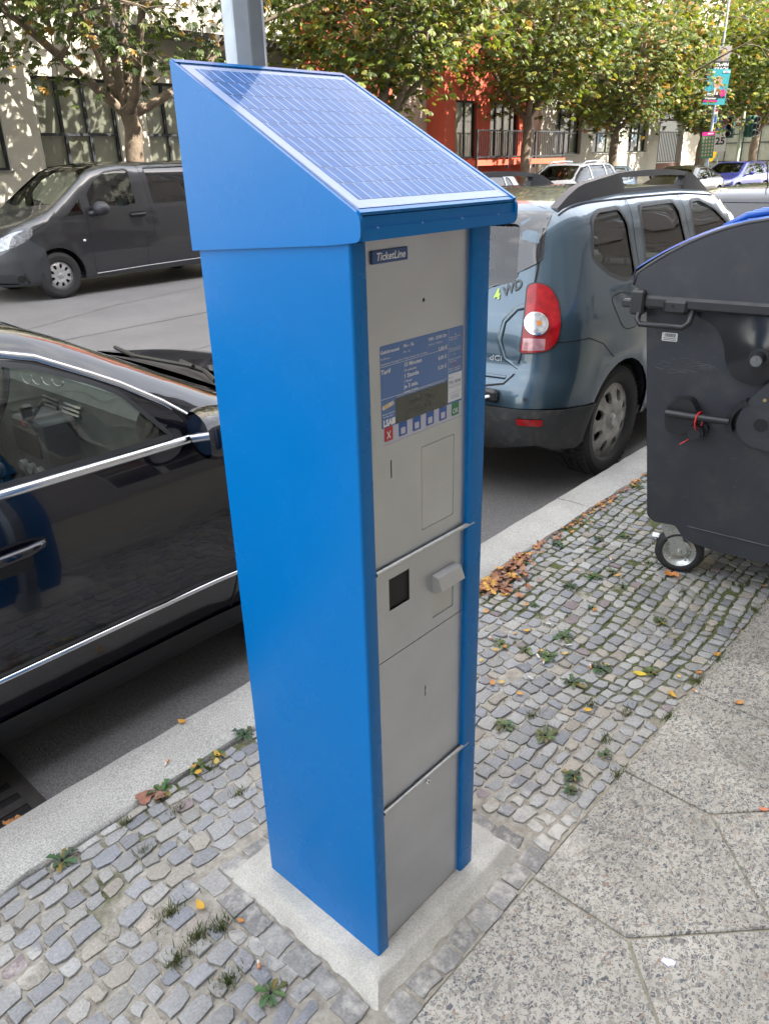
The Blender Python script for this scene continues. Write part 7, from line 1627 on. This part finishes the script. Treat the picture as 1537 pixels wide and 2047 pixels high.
def build_pole():
    r=.0375; cx,cy=.188,.424
    root=thing('steel_post','galvanised steel post rising behind the solar panel of the ticket machine','post',(cx,cy,0))
    n=8; mb=MB(); v=[];f=[]
    pts=[]
    for k in range(n):
        a=2*math.pi*(k+.5)/n; 
        for da in (-.05,.05): pts.append((r*math.cos(a+da),r*math.sin(a+da)))
    mb.prism(pts,Matrix(),6.5,z0=-.1); mb.build('shaft',metal_g,root)
    b=MB(); b.lathe([(r*1.35,0),(r*1.35,.16),(r*1.1,.19)],None,16); b.build('base_collar',metal_g,root,smooth=40)
    b=MB(); b.box((-.30,-.012,2.7),(.30,-.008,3.1)) if False else b.lathe([(0,6.45),(r,6.42),(r*1.05,6.38)],None,12); b.build('cap',metal_g,root)
build_pole()
def build_bin():
    # local: x into the container (long side), y across; the end cheek faces -x
    root=thing('waste_container','charcoal four-wheeled waste container with blue lid and scuffed side, standing on the pavement','waste container',(2.045,.45,0),rad(7))
    pl=mat('charcoal_plastic',(.026,.029,.036),.50,rvar=.10,var=.16,vscale=5,bump=.0005,bscale=200,dirt=.12); pl2=mat('black_fittings',(.014,.015,.018),.42,var=.1,rvar=.1); bl=mat('blue_lid_plastic',(.02,.10,.40),.35,var=.1)
    LEN=1.30; DY=-1.06
    # frame: end plane, (y,z) with y running 0..DY ; leaning outwards towards the top
    def E(y,z,o=0.): return Vector((.085*(1-min(z,1.16)/1.16)+.012 - o, y, z))
    def endface(poly,depth,mi=0,mb=None,off=0.,hol=()):
        """plate on the end wall: polygon in (y,z), thickness outward"""
        V,F=tri2d(poly,hol,.2,99) if True else None
        k=[E(p[0],p[1],off) for p in V]; o=[E(p[0],p[1],off+depth) for p in V]
        mb.add(o,[tuple(f[::-1]) for f in F],mi)
        for lp in [poly]+list(hol):
            n=len(lp); v=[E(a,b,off) for a,b in lp]+[E(a,b,off+depth) for a,b in lp]; mb.add(v,[(i,(i+1)%n,n+(i+1)%n,n+i) for i in range(n)],mi)
    # tub
    zb=.205; prof=[(0.02,.34),(0.0,.5),(-.0,1.10),(.0,1.16)]
    out=rounded([(-.072,.262),(.012,1.15),(DY-.01,1.15),(DY+.07,.262),(DY+.10,.238),(DY+.19,.246),(DY+.235,.185),(DY+.36,.168),(-.36,.168),(-.235,.185),(-.19,.246),(-.10,.238)],[.035,.01,.01,.035,.02,.02,.03,.05,.05,.03,.02,.02],4)
    mb=MB(); n=len(out); V,F=tri2d(out,(),.15,.1)
    mb.add([E(a,b) for a,b in V],[tuple(f[::-1]) for f in F]); oo=resample(out,.1); n=len(oo)
    v=[E(a,b) for a,b in oo]+[Vector((LEN-E(a,b).x,a,b)) for a,b in oo]; mb.add(v,[(i,(i+1)%n,n+(i+1)%n,n+i) for i in range(n)])
    mb.add([Vector((LEN-E(a,b).x,a,b)) for a,b in V],[tuple(f) for f in F]); mb.build('tub',pl,root,smooth=30)
    # lower shoulder line
    mb=MB(); mb.tube([E(-.24,.252,.0),E(-.6,.243,.0),E(DY+.05,.243,.0)],.004,6); mb.build('mould_line',pl,root)
    # rim beam
    mb=MB(); mb.box((-.045,DY-.02,1.140),(.02,.035,1.186),bev=.010); mb.build('rim',pl2,root)
    mb=MB(); mb.box((-.054,-.158,1.125),(-.012,-.066,1.180),bev=.012); mb.build('rim_pocket',pl2,root); mb=MB(); mb.tube([(-.055,-.105,1.156),(-.0525,-.105,1.156)],.006,12); mb.build('pin_hole',gap_m,root)
    mb=MB(); mb.box((.02,DY-.02,1.141),(LEN,DY+.02,1.185),bev=.01); mb.box((.02,-.01,1.141),(LEN,.034,1.185),bev=.01); mb.build('side_rim',pl2,root)
    # corner bracket and carrying handle
    mb=MB(); mb.box((-.060,.0,1.115),(-.005,.052,1.205),bev=.008); mb.box((-.045,.045,1.138),(-.015,.088,1.168),bev=.006); mb.build('corner_bracket',pl2,root)
    mb=MB(); mb.tube([(-.03,.018,1.145),(-.065,.016,1.105),(-.070,.004,1.086),(-.070,-.152,1.086),(-.062,-.170,1.103),(-.03,-.172,1.150)],.011,10); mb.build('carrying_handle',pl2,root,smooth=True)
    # cheek of the round lid
    cy=-.52; R0=.545
    arc=[(cy+R0*math.cos(t)*1.02,1.165+.268*math.sin(t)**.9) for t in np.linspace(.0,math.pi,30)]
    arc=[(a,b) for a,b in arc]; arc[0]=(.035,1.175); cy=-.515; half=[(.044,1.262),(.01,1.288),(-.026,1.313),(-.058,1.334),(-.091,1.353),(-.128,1.374),(-.167,1.393),(-.207,1.410),(-.247,1.425),(-.308,1.442),(-.378,1.455),(-.445,1.462),(-.515,1.465)]; poly=[(.0,1.185),(.020,1.187),(.026,1.205),(.052,1.218)]+half+[(2*cy-a,b) for a,b in half[-2::-1]]+[(2*cy-.052,1.218),(2*cy-.026,1.205),(2*cy,1.185)]
    mb=MB(); V,F=tri2d(poly,(),.12,.1); mb.add([Vector((-.035,a,b)) for a,b in V],[tuple(f[::-1]) for f in F]); mb.add([Vector((-.012,a,b)) for a,b in V],[tuple(f) for f in F]); n=len(poly)
    v=[Vector((-.035,a,b)) for a,b in poly]+[Vector((-.012,a,b)) for a,b in poly]; mb.add(v,[(i,(i+1)%n,n+(i+1)%n,n+i) for i in range(n)]); mb.build('lid_cheek',pl,root,smooth=25)
    mb=MB(); mb.tube([(-.030,a,b) for a,b in poly[3:-2]],.007,6); mb.build('cheek_edge',pl,root,smooth=True)
    # blue lid, a curved sheet between the cheeks, slightly larger
    A=[(a+(a-cy)*.025,b+.012) for a,b in poly[3:-2]]; mb=MB(); n=len(A); v=[];f=[]
    for x in (-.010,.02,LEN-.02): v+=[(x,a,b-.010*(min(1,max(0,(b-1.25)/.2)))+(.008 if x==.02 else 0)) for a,b in A]
    for k in range(2): f+=[(k*n+i,k*n+i+1,(k+1)*n+i+1,(k+1)*n+i) for i in range(n-1)]
    mb.add(v,f); mb.add([(x,a*.98-.01,b-.012) for x,a,b in v],[q[::-1] for q in f]); lid=mb.build('lid',bl,root,smooth=40)
    for k in range(3): mb=MB(); mb.tube([(.03+.12*k,-.22,1.425),(.05+.12*k,-.29,1.462),(.05+.12*k,-.36,1.470)],[.008,.012,.008],8); mb.build('lid_grip',bl,lid,smooth=True)
    mb=MB(); mb.tube([(.05,-.33,1.453),(LEN-.1,-.33,1.453)],.016,8); mb.build('lid_bar',bl,lid,smooth=True)
    # glossy recess in the upper middle of the end wall with its pivot stub
    rec=rounded([(-.165,1.136),(-.19,1.112),(-.243,1.092),(-.285,1.031),(-.302,.952),(-.336,.904),(-.385,.890),(-.461,.900),(-.56,.93),(-.66,1.02),(-.70,1.136)],.03,4)
    mb=MB(); V,F=tri2d(rec,(),.05,.04); c=np.array([-.415,.995]); d=np.hypot(V[:,0]-c[0],V[:,1]-c[1])
    mb.add([E(a,b,.010+.035*math.exp(-(q/.10)**2)) for (a,b),q in zip(V,d)],[tuple(f[::-1]) for f in F]); n=len(rec); rr=resample(rec,.04); n=len(rr)
    mb.add([E(a,b,.0) for a,b in rr]+[E(a,b,.010) for a,b in rr],[(i,(i+1)%n,n+(i+1)%n,n+i) for i in range(n)]); mb.build('glossy_boss',mat('glossy_black_plastic',(.018,.019,.022),.16,var=.1,rvar=.06,vscale=6),root,smooth=45)
    mb=MB(); mb.tube([E(-.415,.995,.02),E(-.415,.995,.095)],[.025,.022],18); mb.tube([E(-.415,.995,.03),E(-.415,.995,.045)],.035,18); mb.build('pivot_stub',pl2,root,smooth=40); mb=MB(); mb.tube([E(-.415,.995,.0955),E(-.415,.995,.098)],.019,14); mb.build('stub_end',mat('scuffed_grey',(.10,.105,.11),.6,var=.3,vscale=60),root)
    mb=MB(); mb.tube([E(-.42,1.083,.012),E(-.42,1.083,.016)],.009,12); mb.build('bolt_hole',gap_m,root)
    # big round bearing plate lower right
    mb=MB(); n=0; pl_=rounded([(-.371,.745),(-.387,.812),(-.43,.875),(-.51,.965),(-.62,.96),(-.66,.75),(-.60,.68),(-.50,.652),(-.425,.662),(-.382,.70)],.05,5); endface(pl_,.045,0,mb); pt=mb.build('bearing_plate',pl,root)
    mb=MB(); mb.tube([E(-.457,.750,.046),E(-.457,.750,.0475)],.024,22); mb.build('round_opening',gap_m,pt); mb=MB(); mb.tube([E(-.457,.846,.045),E(-.457,.846,.050)],.0065,12); mb.build('brass_bolt',mat('brass',(.5,.38,.18),.35,.9),pt)
    mb=MB(); a=[(math.cos(t),math.sin(t)) for t in np.linspace(rad(120),rad(205),10)]; poly=[(-.70-c*.20*-1*-1 if False else -.70-(-c)*-.175,.68+s*.175) for c,s in a]; poly2=[(-.455-c*.122*-1*-1,.745+.105*s) for c,s in a]; poly1=[(-.455-.098*c,.745+.088*s) for c,s in a]
    endface(poly1+poly2[::-1],.05,0,mb); mb.build('curved_guard',pl2,root)
    # lever block, arm and knob with the red cable tie
    mb=MB(); endface(rounded([(-.117,.70),(-.113,.76),(-.145,.806),(-.205,.812),(-.228,.775),(-.236,.755),(-.214,.685),(-.155,.662),(-.125,.672)],.015,4),.055,0,mb); lv=mb.build('lever_block',pl2,root,smooth=30)
    mb=MB(); mb.tube([E(-.122,.752,.066),E(-.21,.752,.072),E(-.350,.750,.060)],[.015,.014,.013],12); mb.build('lever_arm',pl2,root,smooth=40)
    mb=MB(); mb.tube([E(-.235,.688,.0),E(-.235,.688,.032)],.040,22); mb.tube([E(-.238,.684,.032),E(-.238,.684,.07)],[.031,.030],22); mb.tube([E(-.238,.684,.07),E(-.238,.684,.076)],[.025,.022],18); mb.build('round_knob',pl2,root,smooth=40)
    mb=MB(); ring=[E(-.245+.007*math.cos(t),.735+.036*math.sin(t),.062+.028*math.cos(t)) for t in np.linspace(0,2*math.pi,20)]; mb.tube(ring,.0032,6,caps=False); mb.tube([E(-.222,.66,.05),E(-.20,.640,.045),E(-.183,.625,.05)],.0022,5); mb.build('cable_tie',mat('red_cable_tie',(.55,.02,.02),.4),root)
    # inventory sticker with bar code
    mb=MB(); endface(rounded(rect(-.116,1.014,-.058,1.046)[::-1][::-1],.004,2),.0012,0,mb); s=mb.build('sticker',mat('sticker_paper',(.55,.56,.55),.6,var=.06,vscale=30),root); mb=MB(); x=-.068; rb=random.Random(4)
    while x>-.107: w=rb.choice((.0012,.002,.003)); endface(rect(x-w,1.030,x,1.043),.0006,0,mb,off=.0012); x-=w+rb.choice((.0012,.002))
    for z in (1.024,1.018): endface(rect(-.111,z,-.064,z+.0022),.0006,0,mb,off=.0012)
    mb.build('bar_code',black,s)
    # scratches
    sc=MB(); rr=random.Random(9)
    for k in range(60):
        y,z=rr.uniform(-.95,-.05),rr.uniform(.35,1.05); a=rr.uniform(-.9,.9); l_=rr.uniform(.006,.035) if k>25 else rr.uniform(.01,.05)
        if k<28: y=rr.uniform(-.27,-.06); z=rr.uniform(.90,.96); a=rr.uniform(-.25,.25)
        p=[E(y,z,.0008),E(y+l_*math.cos(a),z+l_*math.sin(a),.0008)]; w=.00045; sc.add([p[0],p[1],p[1]+Vector((0,0,w*2)),p[0]+Vector((0,0,w*2))],[(0,1,2,3)])
    o=sc.build('scratches',mat('scratch_grey',(.11,.115,.12),.7),root); o['kind']='stuff'
    # castors
    zinc=mat('zinc_plated',(.55,.57,.55),.32,.85,var=.12,vscale=25,rvar=.1)
    for (x,y,rot) in ((.16,-.16,0),(LEN-.16,-.16,20),(.16,DY+.16,-30),(LEN-.16,DY+.16,10)):
        c=MB(); R=.10; M=T(x,y+ -.045,R)@RZ(12+rot)@RY(-90)@RX(0)      # axle along x
        c.lathe([(.068,-.024),(.078,-.028),(R-.012,-.026),(R,-.015),(R,.015),(R-.012,.026),(.078,.028),(.068,.024)],M,36); w=c.build('castor_wheel',mat('black_tyre_rubber',(.020,.020,.022),.6,var=.1),root,smooth=40)
        c=MB(); c.lathe([(0,.012),(.020,.014),(.030,.008),(.045,.004),(.060,.020),(.070,.024)],M,36); c.lathe([(0,-.012),(.030,-.008),(.060,-.020),(.070,-.024)],M,36); d_=c.build('wheel_disc',zinc,w,smooth=40)
        for k in range(5): a=2*math.pi*k/5; q=MB(); q.tube([M@Vector((.050*math.cos(a),.050*math.sin(a),.006)),M@Vector((.050*math.cos(a),.050*math.sin(a),.016))],.004,8); q.build('rivet',zinc,d_)
        F_=T(x,y,0)@RZ(12+rot)
        fk=MB()
        for sx in (-.036,.032): fk.prism([(-.065,.085),(-.075,.105),(-.028,.225),(.045,.235),(.040,.20),(-.025,.095),(-.035,.082)],F_@Matrix(((0,0,1,sx),(1,0,0,0),(0,1,0,0),(0,0,0,1))),.004)
        fk.box((-.036,-.028,.222),(.036,.045,.236),M=F_); fk.lathe([(.045,.236),(.048,.25),(.03,.262)],F_@T(0,.008,0),20); fk.tube([F_@Vector((-.050,-.045,.10)),F_@Vector((.046,-.045,.10))],.010,10); fork=fk.build('castor_fork',zinc,root,smooth=30)
        pd=MB(); pd.box((-.022,.045,.145),(.022,.075,.150),bev=.001,M=F_); pd.box((-.022,.070,.10),(.022,.074,.148),M=F_@RX(0)); pd.build('brake_pedal',zinc,fork)
        mt=MB(); mt.box((-.055,-.05,.262),(.055,.075,.268),M=F_); mt.build('mounting_plate',mat('rusty_plate',(.16,.08,.05),.7,var=.3,vscale=30),root)
    mb=MB(); mb.box((.12,-.30,.27),(.30,-.10,.40)); mb.build('castor_well',black,root)
build_bin()
# the pavement lies 22 mm above the datum the machine was set out from
SHIFT = Vector((-.015,-.013,.022))
for o in list(SC.objects):
    if o.parent is None and (o.get('category') in ('weed','grass tuft','fallen leaf','cigarette end','paper','moss','leaf litter','waste container') or o.name in ('cobbled_strip','slab_pavement','mosaic_strip','kerb')):
        o.location = o.location + (SHIFT if o.get('category')!='waste container' else Vector((-.02,-.01,.022)))
